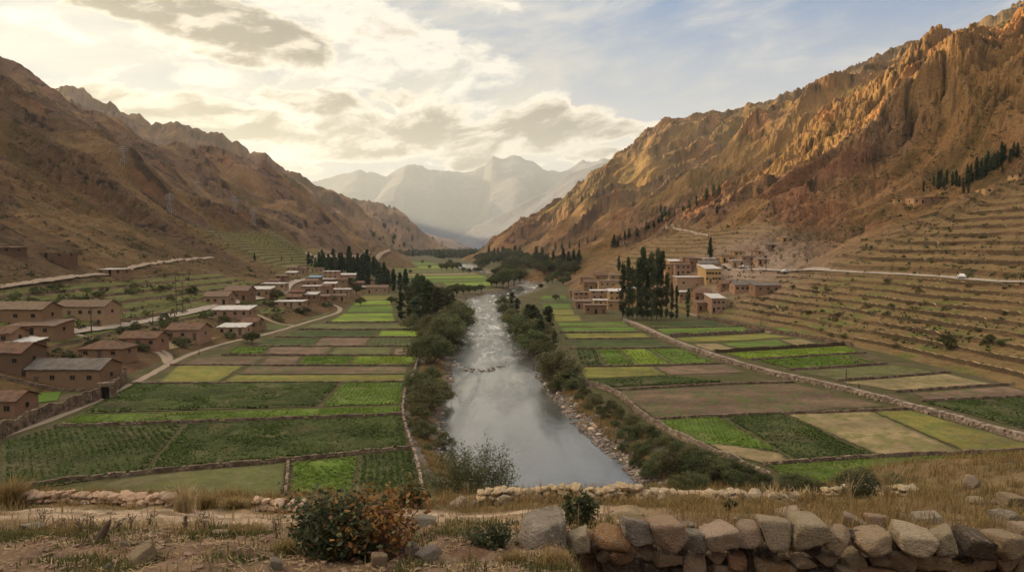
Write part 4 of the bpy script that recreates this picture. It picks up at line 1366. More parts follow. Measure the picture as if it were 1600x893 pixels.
def house(label, loc, w, d, h, roof='tile', style='gable', wall=0, rz=0.0, nwin=3, ndoor=1, storeys=1, group='adobe houses', name='adobe_house', seed=0, sidewin=1, deep=3.0, chimney=False):
    """origin at the left front corner on the ground; front faces -Y"""
    rg = random.Random(seed)
    e = empty(name, loc, rz)
    PLOTS.append((loc[0] - 1, loc[0] + w + 1, loc[1] - 1.5, loc[1] + d + 1))
    tag(e, label, 'house', group)
    b = MB()
    gh = {'gable': d * 0.20, 'side': w * 0.20, 'shed': d * 0.10, 'flat': 0.18, 'hip': d * 0.22, 'ruin': 0.0}[style]
    j = [rg.uniform(-.08, .08) for _ in range(8)]
    x0, x1, y0, y1 = 0, w, 0, d
    if style == 'gable':      # ridge along the front
        b.add([(x0, y0, -deep), (x1, y0, -deep), (x1, y1, -deep), (x0, y1, -deep), (x0, y0, h + j[0]), (x1, y0, h + j[1]), (x1, d / 2, h + gh), (x1, y1, h), (x0, y1, h), (x0, d / 2, h + gh)],
              [(0, 1, 5, 4), (1, 2, 7, 6, 5), (2, 3, 8, 7), (3, 0, 4, 9, 8), (4, 5, 6, 9), (9, 6, 7, 8)])
    elif style == 'side':     # ridge runs away from the viewer, gable in front
        b.add([(x0, y0, -deep), (x1, y0, -deep), (x1, y1, -deep), (x0, y1, -deep), (x0, y0, h), (w / 2, y0, h + gh), (x1, y0, h), (x1, y1, h), (w / 2, y1, h + gh), (x0, y1, h)],
              [(0, 1, 6, 5, 4), (1, 2, 7, 6), (2, 3, 9, 8, 7), (3, 0, 4, 9), (4, 5, 8, 9), (5, 6, 7, 8)])
    elif style == 'ruin':
        t = 0.6
        for (a0, a1, c0, c1, k) in ((0, w, 0, t, 1.0), (0, w, d - t, d, 0.9), (0, t, t, d - t, .8), (w - t, w, t, d - t, .95)):
            n = max(3, int(max(a1 - a0, c1 - c0) / 1.0))
            for i in range(n):
                hh = h * k * rg.uniform(0.75, 1.05)
                if a1 - a0 > c1 - c0:
                    b.box(a0 + (a1 - a0) * i / n, a0 + (a1 - a0) * (i + 1) / n, c0 + rg.uniform(0, .04), c1 - rg.uniform(0, .04), -deep, hh)
                else:
                    b.box(a0 + rg.uniform(0, .04), a1 - rg.uniform(0, .04), c0 + (c1 - c0) * i / n, c0 + (c1 - c0) * (i + 1) / n, -deep, hh)
    else:
        k = gh if style == 'shed' else 0.0
        b.add([(x0, y0, -deep), (x1, y0, -deep), (x1, y1, -deep), (x0, y1, -deep), (x0, y0, h), (x1, y0, h), (x1, y1, h + k), (x0, y1, h + k)], _q)
    b.build('wall', ADOBE[wall], e)
    if style != 'ruin':
        o = 0.35
        th = 0.14
        r = MB()
        n = max(5, int(w / 0.9))

        def slope(p00, p10, p01, p11):
            # a sheet with thickness, slightly uneven so that the eaves are not ruler straight
            m_ = 3
            P = []
            for a in range(m_ + 1):
                for c in range(n + 1):
                    s, t = c / n, a / m_
                    q = (np.array(p00) * (1 - s) + np.array(p10) * s) * (1 - t) + (np.array(p01) * (1 - s) + np.array(p11) * s) * t
                    P.append(q + np.array([0, 0, rg.uniform(-.08, .08) + (0.06 if c % 2 else 0)]))
            P = np.array(P)
            low = P - np.array([0, 0, th])
            V = np.concatenate([P, low])
            N = len(P)
            Q = []
            for a in range(m_):
                for c in range(n):
                    i = a * (n + 1) + c
                    Q.append((i, i + 1, i + n + 2, i + n + 1))
                    Q.append((N + i, N + i + n + 1, N + i + n + 2, N + i + 1))
            for c in range(n):
                Q.append((N + c, N + c + 1, c + 1, c))
                i = m_ * (n + 1) + c
                Q.append((i, i + 1, N + i + 1, N + i))
            for a in range(m_):
                i, k2 = a * (n + 1), (a + 1) * (n + 1)
                Q.append((i, k2, N + k2, N + i))
                i, k2 = i + n, k2 + n
                Q.append((k2, i, N + i, N + k2))
            r.add(V, Q)
        z = th + 0.03
        if style == 'gable':
            dz = gh / (d / 2) * o
            slope((-o, -o, h - dz + z), (w + o, -o, h - dz + z), (-o, d / 2, h + gh + z), (w + o, d / 2, h + gh + z))
            slope((w + o, d + o, h - dz + z), (-o, d + o, h - dz + z), (w + o, d / 2, h + gh + z + .01), (-o, d / 2, h + gh + z + .01))
        elif style == 'side':
            dz = gh / (w / 2) * o
            slope((-o, d + o, h - dz + z), (-o, -o, h - dz + z), (w / 2, d + o, h + gh + z), (w / 2, -o, h + gh + z))
            slope((w + o, -o, h - dz + z), (w + o, d + o, h - dz + z), (w / 2, -o, h + gh + z + .01), (w / 2, d + o, h + gh + z + .01))
        elif style == 'hip':
            q = min(d / 2, w / 3)
            A, B_, C_, D_ = (-o, -o, h + z - .1), (w + o, -o, h + z - .1), (w + o, d + o, h + z - .1), (-o, d + o, h + z - .1)
            R1, R2 = (q, d / 2, h + gh + z), (w - q, d / 2, h + gh + z)
            slope(A, B_, R1, R2)
            slope(C_, D_, R2, R1)
            slope(B_, C_, R2, R2)
            slope(D_, A, R1, R1)
        else:
            k = gh if style == 'shed' else 0.06
            slope((-o, -o, h + z - .05), (w + o, -o, h + z - .05), (-o, d + o, h + k + z + .05), (w + o, d + o, h + k + z + .05))
        ro = r.build('roof', ROOFM[roof], e)
        if chimney:
            cb = MB()
            cb.box(w * .7, w * .7 + .5, d * .55, d * .55 + .5, h, h + gh + .9)
            cb.build('chimney', ADOBE[wall], ro)
    # openings
    slots = nwin + ndoor
    for s in range(storeys):
        zf = s * 2.6
        order = list(range(slots))
        doors = set(rg.sample(order, ndoor)) if s == 0 and ndoor else set()
        for i in order:
            cx = w * (i + 0.5 + rg.uniform(-.12, .12)) / max(slots, 1)
            if i in doors:
                m_ = MB()
                m_.box(cx - .5, cx + .5, -0.03, 0.1, zf - .05, zf + 1.95)
                dr = m_.build('door', M_WOOD if rg.random() < .5 else M_HOLE, e)
                m_ = MB()
                m_.box(cx - .65, cx + .65, -0.06, -.002, zf + 1.955, zf + 2.15)
                m_.build('lintel', M_WOOD, dr)
            else:
                zz = zf + (h - (storeys - 1) * 2.6) * 0.42
                if zz + 1.0 > h - 0.05:
                    zz = h - 1.1
                m_ = MB()
                for q in ((cx - .55, cx - .47, zz - .02, zz + .92), (cx + .47, cx + .55, zz - .02, zz + .92), (cx - .47, cx + .47, zz + .84, zz + .92), (cx - .6, cx + .6, zz - .12, zz - .02), (cx - .035, cx + .035, zz - .02, zz + .84)):
                    m_.box(q[0], q[1], -.06, .05, q[2], q[3])
                f = m_.build('window', M_FRAME, e)
                m_ = MB()
                m_.box(cx - .465, cx + .465, -.02, .06, zz - .015, zz + .835)
                m_.build('pane', M_HOLE, f)
    sx = w if loc[0] < 0 else 0.0
    sg = 1 if loc[0] < 0 else -1
    for i in range(sidewin):
        cy = d * (i + .5) / sidewin
        zz = h * 0.42
        m_ = MB()
        for q in ((cy - .5, cy - .42, zz, zz + .9), (cy + .42, cy + .5, zz, zz + .9), (cy - .42, cy + .42, zz + .82, zz + .9), (cy - .55, cy + .55, zz - .1, zz)):
            m_.box(min(sx, sx + sg * .06), max(sx, sx + sg * .06), q[0], q[1], q[2], q[3])
        f = m_.build('window', M_FRAME, e)
        m_ = MB()
        m_.box(min(sx, sx + sg * .03), max(sx, sx + sg * .03), cy - .415, cy + .415, zz + .005, zz + .815)
        m_.build('pane', M_HOLE, f)
    return e


# x0, x1: front wall in photo pixels; y: its base; hp: wall height in pixels
def put_house(label, x0, x1, y, hp, depth, **kw):
    p = hit([(x0, y), (x1, y)])
    Y = p[:, 1].mean()
    a = at(x0, y, Y)
    b = at(x1, y, Y)
    w = b[0] - a[0]
    h = hp / F * Y
    z = min(a[2], H(np.array([a[0] + w * .5]), np.array([Y]))[0] + 0.4)
    st = 2 if h > 4.4 and kw.pop('two', True) else 1
    kw.pop('two', None)
    nw = kw.pop('nwin', max(1, min(5, int(w / 3.2))))
    return house(label, (a[0], Y, z), w, depth, max(h, 1.9), nwin=nw, storeys=st, **kw)


GL = 'adobe houses of the left village'
GN = 'farmhouses beside the left road'
GR = 'adobe houses of the right village'
GU = 'small huts high on the slopes'
HOUSES = [
    # near the left road
    ('long adobe farmhouse with weathered grey roof behind the rubble compound wall', 41, 157, 603, 27, 8.0, dict(roof='grey', style='gable', wall=0, nwin=3, ndoor=1, group=GN)),
    ('hip-roofed red-tiled house just behind the long grey-roofed farmhouse', 122, 190, 560, 15, 7.0, dict(roof='tile', style='hip', wall=0, nwin=2, group=GN)),
    ('brown adobe house cut by the left picture edge, beside the long grey-roofed farmhouse', -42, 33, 577, 26, 8.0, dict(roof='tile', style='gable', wall=3, nwin=2, group=GN)),
    ('small tiled house with two dark doorways at the lower left behind the compound wall', -40, 24, 652, 26, 6.0, dict(roof='tile', style='gable', wall=0, nwin=1, ndoor=2, group=GN)),
    ('low brown-roofed house with a long front beside the road, below the blue shed', 14, 84, 525, 16, 8.0, dict(roof='brown', style='shed', wall=0, nwin=2, group=GN)),
    ('wide tiled farmhouse at the left edge above the blue tin shed', -50, 66, 504, 21, 8.0, dict(roof='brown', style='gable', wall=0, nwin=3, group=GN)),
    ('broad brown-roofed farmhouse with small square windows, right of the blue tin shed', 86, 163, 497, 18, 8.0, dict(roof='brown', style='gable', wall=1, nwin=4, group=GN)),
    ('small open shed with blue tin roof in front of the wide farmhouse', 17, 54, 503, 11, 4.0, dict(roof='blue', style='shed', wall=3, nwin=0, ndoor=2, sidewin=0, group=GN)),
    ('small brown house by the left edge just below the road', -20, 17, 538, 17, 6.0, dict(roof='tile', style='gable', wall=0, nwin=1, group=GN)),
    ('low shed with pale sheet roof by the left edge near the bare yard', 2, 50, 549, 9, 5.0, dict(roof='tin', style='shed', wall=3, nwin=0, ndoor=2, sidewin=0, group=GN)),
    ('red-tiled house standing alone beside the curving dirt track', 186, 244, 543, 15, 7.0, dict(roof='tile', style='gable', wall=0, nwin=2, group=GN)),
    ('larger tiled house with a gable end above the yellow plot', 260, 312, 531, 16, 8.0, dict(roof='tile', style='gable', wall=1, nwin=2, group=GN)),
    ('little house with pale tin roof beside the round dark bush', 340, 383, 523, 12, 6.0, dict(roof='tin', style='shed', wall=1, nwin=2, group=GN)),
    ('small tiled house tucked behind the little tin-roofed one', 377, 402, 514, 11, 6.0, dict(roof='tile', style='gable', wall=0, nwin=1, group=GN)),
    ('white-roofed house with a row of windows just below the road', 331, 388, 496, 12, 8.0, dict(roof='tin', style='shed', wall=1, nwin=4, ndoor=0, sidewin=2, group=GN)),
    ('brown gabled house above the road, leftmost of the roadside pair', 318, 356, 476, 13, 8.0, dict(roof='brown', style='gable', wall=1, nwin=2, group=GN)),
    ('taller brown gabled house above the road, rightmost of the roadside pair', 350, 387, 469, 15, 9.0, dict(roof='brown', style='gable', wall=0, nwin=2, two=False, group=GN)),
    # left village
    ('house with pale front roof where the road enters the left village', 389, 421, 464, 12, 8.0, dict(roof='tin', style='shed', wall=0, group=GL)),
    ('low building with a long white flat roof on the slope above the village road', 409, 444, 452, 9, 7.0, dict(roof='tin', style='flat', wall=1, group=GL)),
    ('white-topped low house just below the bend of the village road', 428, 473, 480, 9, 7.0, dict(roof='tin', style='flat', wall=1, group=GL)),
    ('small tiled house stepped above the white-topped one', 454, 474, 466, 10, 6.0, dict(roof='tile', style='gable', wall=0, nwin=1, group=GL)),
    ('flat-roofed house with dark front beside the village path', 471, 494, 470, 10, 7.0, dict(roof='tin', style='shed', wall=0, nwin=2, group=GL)),
    ('low brown house at the end of the village path', 494, 513, 471, 8, 6.0, dict(roof='brown', style='shed', wall=0, nwin=1, group=GL)),
    ('long pink house with brown roof in the middle of the left village', 470, 499, 456, 9, 7.0, dict(roof='tin', style='flat', wall=1, nwin=2, group=GL)),
    ('brown house beside the road bend with a tin awning', 497, 516, 458, 10, 7.0, dict(roof='tile', style='gable', wall=1, nwin=1, group=GL)),
    ('wide house with pale roof edge at the field side of the left village', 518, 546, 461, 9, 7.0, dict(roof='tin', style='flat', wall=1, nwin=2, group=GL)),
    ('small house with a pink wall beside the first green plots', 519, 539, 470, 8, 5.0, dict(roof='brown', style='shed', wall=1, nwin=1, group=GL)),
    ('tall pink two-storey house at the top of the left village', 505, 528, 435, 11, 8.0, dict(roof='tin', style='flat', wall=1, nwin=2, group=GL)),
    ('blue-fronted low house beside the village road', 481, 500, 439, 6, 6.0, dict(roof='blue', style='shed', wall=0, nwin=1, group=GL)),
    ('white-roofed house right of the blue-fronted one', 500, 521, 442, 6, 6.0, dict(roof='tin', style='flat', wall=0, nwin=1, group=GL)),
    ('low pale-roofed house in front of the dark conifers', 528, 556, 437, 8, 7.0, dict(roof='tin', style='shed', wall=1, nwin=2, group=GL)),
    ('brick-red house between the conifers and the green strips', 572, 606, 458, 9, 7.0, dict(roof='brown', style='gable', wall=1, nwin=2, group=GL)),
    ('small white-walled house among the last conifers', 586, 600, 448, 7, 6.0, dict(roof='tin', style='shed', wall=1, nwin=1, group=GL)),
    ('small house with white roof above the village road, nearest the terraces', 446, 462, 432, 6, 6.0, dict(roof='tin', style='shed', wall=1, nwin=1, group=GL)),
    ('brown house beside the terraces at the top of the road', 460, 478, 427, 7, 6.0, dict(roof='tile', style='gable', wall=1, nwin=1, group=GL)),
    ('pink flat house high in the left village under the conifers', 486, 504, 426, 7, 6.0, dict(roof='brown', style='flat', wall=1, nwin=2, group=GL)),
    ('brown shed at the top left of the village below the terraces', 430, 446, 437, 6, 5.0, dict(roof='brown', style='shed', wall=0, nwin=1, group=GL)),
    ('little brown house among the bushes at the field edge of the left village', 548, 568, 449, 7, 6.0, dict(roof='tile', style='gable', wall=0, nwin=1, group=GL)),
    # right village: the lower cluster
    ('tan house with a flat roof at the river end of the right village', 896, 919, 470, 13, 7.0, dict(roof='brown', style='flat', wall=1, nwin=2, group=GR)),
    ('brown house with a stone yard below the flat tan one', 899, 924, 482, 11, 6.0, dict(roof='brown', style='shed', wall=0, nwin=1, group=GR)),
    ('open shack with dark front at the lowest corner of the right village', 914, 948, 490, 13, 7.0, dict(roof='brown', style='flat', wall=0, nwin=1, ndoor=2, group=GR)),
    ('small tan house beside the open shack', 950, 974, 483, 12, 6.0, dict(roof='brown', style='flat', wall=2, nwin=1, group=GR)),
    ('house with long white roof edge in the lower right village', 923, 956, 467, 13, 8.0, dict(roof='tin', style='flat', wall=1, nwin=2, group=GR)),
    ('white-roofed house half hidden by the first poplar', 952, 976, 469, 14, 8.0, dict(roof='tin', style='shed', wall=2, nwin=2, group=GR)),
    ('brown tile-roofed house above the long white roof edge', 912, 936, 452, 11, 7.0, dict(roof='tile', style='gable', wall=0, nwin=2, group=GR)),
    ('wide flat house behind the first poplars', 936, 972, 449, 10, 8.0, dict(roof='brown', style='flat', wall=1, nwin=3, group=GR)),
    ('dark gabled house highest in the lower cluster', 930, 952, 438, 8, 8.0, dict(roof='tile', style='gable', wall=0, nwin=1, group=GR)),
    ('low brown house with pale eaves behind the poplars', 952, 976, 437, 7, 6.0, dict(roof='brown', style='shed', wall=1, nwin=1, group=GR)),
    # right village: the upper cluster
    ('narrow tall ochre house beside the tallest poplars', 1041, 1056, 432, 18, 8.0, dict(roof='brown', style='flat', wall=2, nwin=1, group=GR)),
    ('tan house with small porch roof in the upper cluster', 1055, 1080, 430, 17, 8.0, dict(roof='brown', style='flat', wall=1, nwin=2, group=GR)),
    ('brown block house behind the tan porch house', 1077, 1100, 417, 13, 8.0, dict(roof='brown', style='flat', wall=0, nwin=2, group=GR)),
    ('low ochre house with grey roof above the big pink-walled one', 1094, 1124, 421, 9, 8.0, dict(roof='grey', style='gable', wall=2, nwin=2, group=GR)),
    ('big pink-walled house under a long white roof', 1058, 1098, 450, 17, 10.0, dict(roof='tin', style='flat', wall=1, nwin=1, two=False, group=GR)),
    ('large two-storey ochre building with rows of windows and white roof', 1103, 1126, 442, 22, 15.0, dict(roof='tin', style='shed', wall=2, nwin=4, group=GR, sidewin=0)),
    ('small tan house by the road above the ochre building', 1128, 1145, 409, 10, 7.0, dict(roof='brown', style='flat', wall=2, nwin=1, group=GR)),
    ('roadside house with pale flat roof near the parked pickup', 1144, 1165, 415, 10, 7.0, dict(roof='tin', style='flat', wall=1, nwin=1, group=GR)),
    ('brown house behind the roadside one', 1159, 1179, 408, 9, 6.0, dict(roof='brown', style='shed', wall=1, nwin=1, group=GR)),
    ('small ochre hut at the top of the village by the scree', 1180, 1191, 399, 7, 6.0, dict(roof='brown', style='flat', wall=2, nwin=1, ndoor=0, group=GR)),
    ('brown house with dark porch right of the poplars', 1086, 1113, 470, 12, 8.0, dict(roof='tile', style='gable', wall=0, nwin=2, group=GR)),
    ('white-roofed house with a balcony front beside the village path', 1112, 1134, 488, 22, 12.0, dict(roof='tin', style='shed', wall=1, nwin=2, group=GR)),
    ('low porch house left of the balcony-fronted house', 1089, 1111, 485, 12, 6.0, dict(roof='brown', style='shed', wall=0, nwin=1, group=GR)),
    ('long tile-roofed house on the first terraces above the fields', 1148, 1180, 456, 11, 8.0, dict(roof='grey', style='gable', wall=1, nwin=3, group=GR)),
    ('house with a shaded porch at the end of the long tile-roofed one', 1180, 1220, 457, 11, 8.0, dict(roof='grey', style='shed', wall=0, nwin=2, group=GR)),
    # more of the two villages
    ('squat brown house under the big ochre building, left of the dark porch house', 1062, 1084, 468, 12, 7.0, dict(roof='tin', style='flat', wall=1, nwin=2, group=GR)),
    ('ochre house squeezed between the tallest poplars and the pink-walled house', 1040, 1058, 448, 14, 7.0, dict(roof='brown', style='flat', wall=2, nwin=1, group=GR)),
    ('tan house with pale roof above the narrow tall ochre one', 1046, 1064, 418, 10, 7.0, dict(roof='tin', style='shed', wall=2, nwin=1, group=GR)),
    ('brown house at the back of the village against the terraces', 1066, 1086, 411, 9, 7.0, dict(roof='brown', style='flat', wall=1, nwin=1, group=GR)),
    ('tan house just left of the ochre building, one terrace higher', 1100, 1122, 412, 8, 7.0, dict(roof='tin', style='flat', wall=2, nwin=2, group=GR)),
    ('small brown house below the large ochre building', 1126, 1144, 452, 9, 6.0, dict(roof='tile', style='gable', wall=0, nwin=1, group=GR)),
    ('ochre house beside the scree, above the roadside house', 1146, 1162, 401, 8, 6.0, dict(roof='brown', style='flat', wall=2, nwin=1, group=GR)),
    ('brown house half way between the scree and the hillside road', 1184, 1200, 412, 8, 6.0, dict(roof='brown', style='shed', wall=1, nwin=1, group=GR)),
    ('pink house at the back of the lower cluster behind the tile-roofed one', 906, 926, 441, 8, 7.0, dict(roof='brown', style='flat', wall=1, nwin=2, group=GR)),
    ('tan house in the lower cluster with a dark side yard', 928, 950, 478, 9, 6.0, dict(roof='tin', style='flat', wall=2, nwin=2, group=GR)),
    ('low stone-walled yard house at the river end below the tan flat one', 890, 908, 463, 9, 6.0, dict(roof='brown', style='flat', wall=0, nwin=1, group=GR)),
    ('little pink house behind the first poplars at the lane', 976, 996, 462, 12, 7.0, dict(roof='tin', style='flat', wall=1, nwin=1, group=GR)),
    ('tan house seen between the poplar trunks', 1004, 1022, 470, 13, 7.0, dict(roof='brown', style='flat', wall=1, nwin=1, group=GR)),
    ('brown house behind the right end of the poplar clump', 1024, 1042, 462, 13, 7.0, dict(roof='brown', style='flat', wall=0, nwin=1, group=GR)),
    ('dark-roofed house between two white roofs in the left village', 446, 470, 472, 8, 6.0, dict(roof='tile', style='gable', wall=0, nwin=1, group=GL)),
    ('tan house at the outer bend of the village road', 476, 496, 447, 8, 6.0, dict(roof='brown', style='gable', wall=1, nwin=1, group=GL)),
    ('low house with a pale roof in the thick of the left village', 504, 524, 450, 7, 6.0, dict(roof='tin', style='shed', wall=1, nwin=2, group=GL)),
    ('brown house below the tall pink two-storey one', 522, 542, 444, 7, 6.0, dict(roof='tile', style='gable', wall=0, nwin=1, group=GL)),
    ('pink house with a flat roof beside the dark conifers', 540, 560, 442, 8, 6.0, dict(roof='brown', style='flat', wall=1, nwin=2, group=GL)),
    ('last low house of the left village towards the valley', 558, 576, 455, 7, 6.0, dict(roof='tin', style='flat', wall=1, nwin=1, group=GL)),
    ('brown house above the first terraces of the left village', 446, 464, 424, 6, 6.0, dict(roof='brown', style='gable', wall=1, nwin=1, group=GL)),
    ('small brown house above the white flat roof on the slope', 420, 436, 446, 7, 6.0, dict(roof='tile', style='gable', wall=0, nwin=1, group=GL)),
    # huts
    ('small tan hut alone at the top of the terraces', 1398, 1409, 318, 7, 6.0, dict(roof='brown', style='flat', wall=2, nwin=1, ndoor=0, group=GU)),
    ('ochre hut below the dark cypresses', 1428, 1446, 319, 9, 8.0, dict(roof='brown', style='shed', wall=2, nwin=1, group=GU)),
    ('long low walled house right of the ochre hut below the cypresses', 1447, 1478, 314, 6, 6.0, dict(roof='brown', style='flat', wall=0, nwin=1, group=GU)),
    ('roofless pale ruin right of the cypresses', 1539, 1553, 303, 10, 6.0, dict(style='ruin', wall=2, nwin=1, ndoor=0, group=GU)),
    ('small tan hut by the right picture edge on the upper terraces', 1590, 1606, 279, 7, 6.0, dict(roof='brown', style='flat', wall=2, nwin=1, group=GU)),
    ('ochre hut above the scree', 1222, 1241, 378, 7, 7.0, dict(roof='brown', style='shed', wall=2, nwin=1, group=GU)),
    ('dark shed on the slope between the village and the scree', 1200, 1214, 386, 6, 5.0, dict(roof='grey', style='shed', wall=0, nwin=0, group=GU)),
    ('tiny white hut at the foot of the rocky spur', 1303, 1312, 340, 4, 5.0, dict(roof='tin', style='flat', wall=1, nwin=1, ndoor=0, group=GU)),
    ('pink house beside the hillside trees over the far terraces', 968, 986, 381, 5, 8.0, dict(roof='brown', style='flat', wall=1, nwin=2, group=GU)),
    ('brown shed at the upper left edge below the dark slope', -10, 16, 396, 9, 8.0, dict(roof='brown', style='flat', wall=3, nwin=1, group=GU)),
    ('long roofless ruin on the left slope above the upper path', 40, 102, 404, 10, 7.0, dict(style='ruin', wall=3, nwin=2, group=GU)),
    ('white-roofed house beside the upper path on the left slope', 153, 190, 430, 9, 7.0, dict(roof='tin', style='flat', wall=0, nwin=2, group=GU)),
    ('tan house among trees at the far right bank', 806, 826, 414, 4, 10.0, dict(roof='brown', style='flat', wall=1, nwin=2, group=GU)),
    ('small white-walled house among far trees near the river bend', 828, 840, 408, 4, 10.0, dict(roof='tin', style='flat', wall=1, nwin=1, group=GU)),
]
for i, (lb, x0, x1, y, hp, dp, kw) in enumerate(HOUSES):
    put_house(lb, x0, x1, y, hp, dp, seed=i, **kw)

# the gateway in the compound wall
gp = flo(152, 624)
g = empty('gatehouse', (gp[0] - 0.2, gp[1], H(gp[0:1], gp[1:2])[0]))
tag(g, 'tall rubble gateway with dark opening between the two compound walls', 'gateway', 'compound walls beside the near farmhouse')
b = MB()
b.box(0, .9, 0, 1.0, -1, 3.2)
b.box(2.6, 3.5, 0.02, 1.02, -1, 3.4)
b.box(.9, 2.6, 0.01, 1.01, 2.5, 3.3)
b.build('wall', M_WALL, g)
b = MB()
b.box(.9, 2.6, .6, .7, -1, 2.5)
b.build('door', M_HOLE, g)  # dark sheet painting the shade inside the gateway, no door leaf

# ------------------------------------------------------------------ trees and shrubs
def leaf_mat(name, c, c2, var=0.36, trans=0.35):
    m = mat(name, c, color2=c2, vary=0.3, scale=0.55, fine=2.6, rough=0.75, spec=0.15, obj_var=var, trans=trans)
    return m


LM = {
    'poplar': leaf_mat('eucalyptus leaves', (0.082, 0.090, 0.042), (0.115, 0.112, 0.052)),
    'dark': leaf_mat('dark conifer leaves', (0.055, 0.072, 0.036), (0.076, 0.09, 0.042)),
    'willow': leaf_mat('willow leaves', (0.105, 0.108, 0.048), (0.14, 0.13, 0.06)),
    'bush': leaf_mat('shrub leaves', (0.088, 0.090, 0.038), (0.125, 0.112, 0.05)),
    'autumn': leaf_mat('yellowing shrub leaves', (0.115, 0.085, 0.030), (0.08, 0.068, 0.028)),
}
M_BARK = mat('grey brown bark', (0.115, 0.085, 0.062), vary=0.3, scale=3)


def leaf_cloud(C, size, rg, flat=0.35, per=1, aspect=0.55):
    """diamond leaf sprays at points C"""
    n = len(C)
    d = rg.normal(size=(n, 3))
    d[:, 2] = d[:, 2] * 0.7
    d /= np.linalg.norm(d, axis=1)[:, None]
    u = rg.normal(size=(n, 3))
    u -= (u * d).sum(1)[:, None] * d
    u /= np.linalg.norm(u, axis=1)[:, None]
    s = size * rg.uniform(0.6, 1.35, n)[:, None]
    P = np.stack([C - d * s * .5, C + u * s * aspect * .5 + np.cross(d, u) * s * .08, C + d * s * .5, C - u * s * aspect * .5 + np.cross(d, u) * s * .08], 1)
    return P.reshape(-1, 3), np.arange(n * 4).reshape(-1, 4)


def crown_points(kind, Hh, rg, n):
    """clusters of leaf positions, leaving gaps between limbs"""
    if kind in ('poplar', 'cypress', 'fir'):
        k = {'poplar': 38, 'cypress': 60, 'fir': 54}[kind]
        t = np.sort(rg.rand(k)) ** 0.9
        lo = {'poplar': 0.10, 'cypress': 0.04, 'fir': 0.08}[kind]
        R = {'poplar': 0.105, 'cypress': 0.075, 'fir': 0.17}[kind] * Hh
        if kind == 'poplar':
            prof = np.sin(np.pi * np.clip(t * 0.85 + 0.12, 0, 1)) ** 0.6 * (0.45 + 1.0 * rg.rand(k))
        elif kind == 'cypress':
            prof = (np.minimum(t * 6, 1) * (1 - t) ** 0.5) * (0.9 + 0.2 * rg.rand(k))
        else:
            prof = (np.minimum(t * 4, 1) * (1 - t) ** 0.8) * (0.7 + 0.6 * rg.rand(k))
        a = rg.rand(k) * 2 * np.pi
        rr = R * prof * np.sqrt(rg.rand(k)) * (1.0 if kind == 'poplar' else 0.9)
        c = np.stack([np.cos(a) * rr, np.sin(a) * rr, (lo + (1 - lo) * t) * Hh], 1)
        sg = np.stack([R * 0.30 * (0.4 + prof), R * 0.30 * (0.4 + prof), np.full(k, Hh * (0.030 if kind != 'cypress' else 0.04))], 1)
    else:
        k = {'willow': 42, 'round': 48, 'shrub': 30}[kind]
        W = {'willow': 0.52, 'round': 0.44, 'shrub': 0.62}[kind] * Hh
        d = rg.normal(size=(k, 3))
        d[:, 2] = np.abs(d[:, 2]) * 1.0 - (0.35 if kind != 'round' else 0.1)
        d /= np.linalg.norm(d, axis=1)[:, None]
        q = rg.uniform(0.55, 1.0, k) ** 0.6
        lo = {'willow': 0.42, 'round': 0.55, 'shrub': 0.40}[kind]
        c = np.stack([d[:, 0] * W * q, d[:, 1] * W * q, Hh * lo + d[:, 2] * Hh * (1 - lo) * q * np.where(d[:, 2] > 0, 1, lo / (1 - lo) * .95)], 1)
        c[:, :2] *= 1 + 0.25 * rg.normal(size=(k, 1))
        sg = np.full((k, 3), W * 0.19)
        sg[:, 2] *= 0.8
    i = rg.randint(0, len(c), n)
    P = c[i] + rg.normal(size=(n, 3)) * sg[i] * 0.85
    P[:, 2] = np.maximum(P[:, 2], 0.03 * Hh)
    return P, c


def make_tree(name, kind, Hh, seed, leaves, lsize, lm, far=False):
    rg = np.random.RandomState(seed)
    e = bpy.data.objects.new(name, None)
    P, c = crown_points(kind, Hh, rg, leaves)
    V, Q = leaf_cloud(P, lsize, rg, aspect=0.6)
    cr = mesh_np('crown', V, Q, LM[lm], parent=e, link=False)
    b = MB()
    r = Hh * (0.014 if kind in ('poplar', 'cypress', 'fir') else 0.022)
    if kind in ('poplar', 'cypress', 'fir'):
        p = np.array([0, 0, -0.4])
        for s in range(6):
            q = np.array([rg.normal() * Hh * .006, rg.normal() * Hh * .006, Hh * .94 * (s + 1) / 6])
            b.tube(p, q, r * (1 - s / 6.6), r * (1 - (s + 1) / 6.6), 6)
            p = q
        for j in range(0, len(c), 2):
            z = max(0.1 * Hh, c[j, 2] - Hh * .06)
            b.tube((0, 0, z), c[j], r * .3, r * .08, 4)
    else:
        for j in range(0, len(c), 2 if kind == 'round' else 3):
            if kind == 'round':
                a = np.array([0, 0, Hh * rg.uniform(.2, .4)])
            else:
                a = np.array([rg.normal() * .03 * Hh, rg.normal() * .03 * Hh, -.2])
            m_ = (a + c[j]) / 2 + rg.normal(size=3) * .03 * Hh
            b.tube(a, m_, r * .6, r * .4, 5)
            b.tube(m_, c[j], r * .4, r * .12, 5)
        if kind == 'round':
            b.tube((0, 0, -.3), (rg.normal() * .02 * Hh, rg.normal() * .02 * Hh, Hh * .45), r * 1.1, r * .7, 7)
    tr_ = b.build('trunk' if kind != 'shrub' else 'stem', M_BARK, e)
    COL.objects.unlink(tr_)
    return dict(root=e, h=Hh, kids=[cr, tr_])


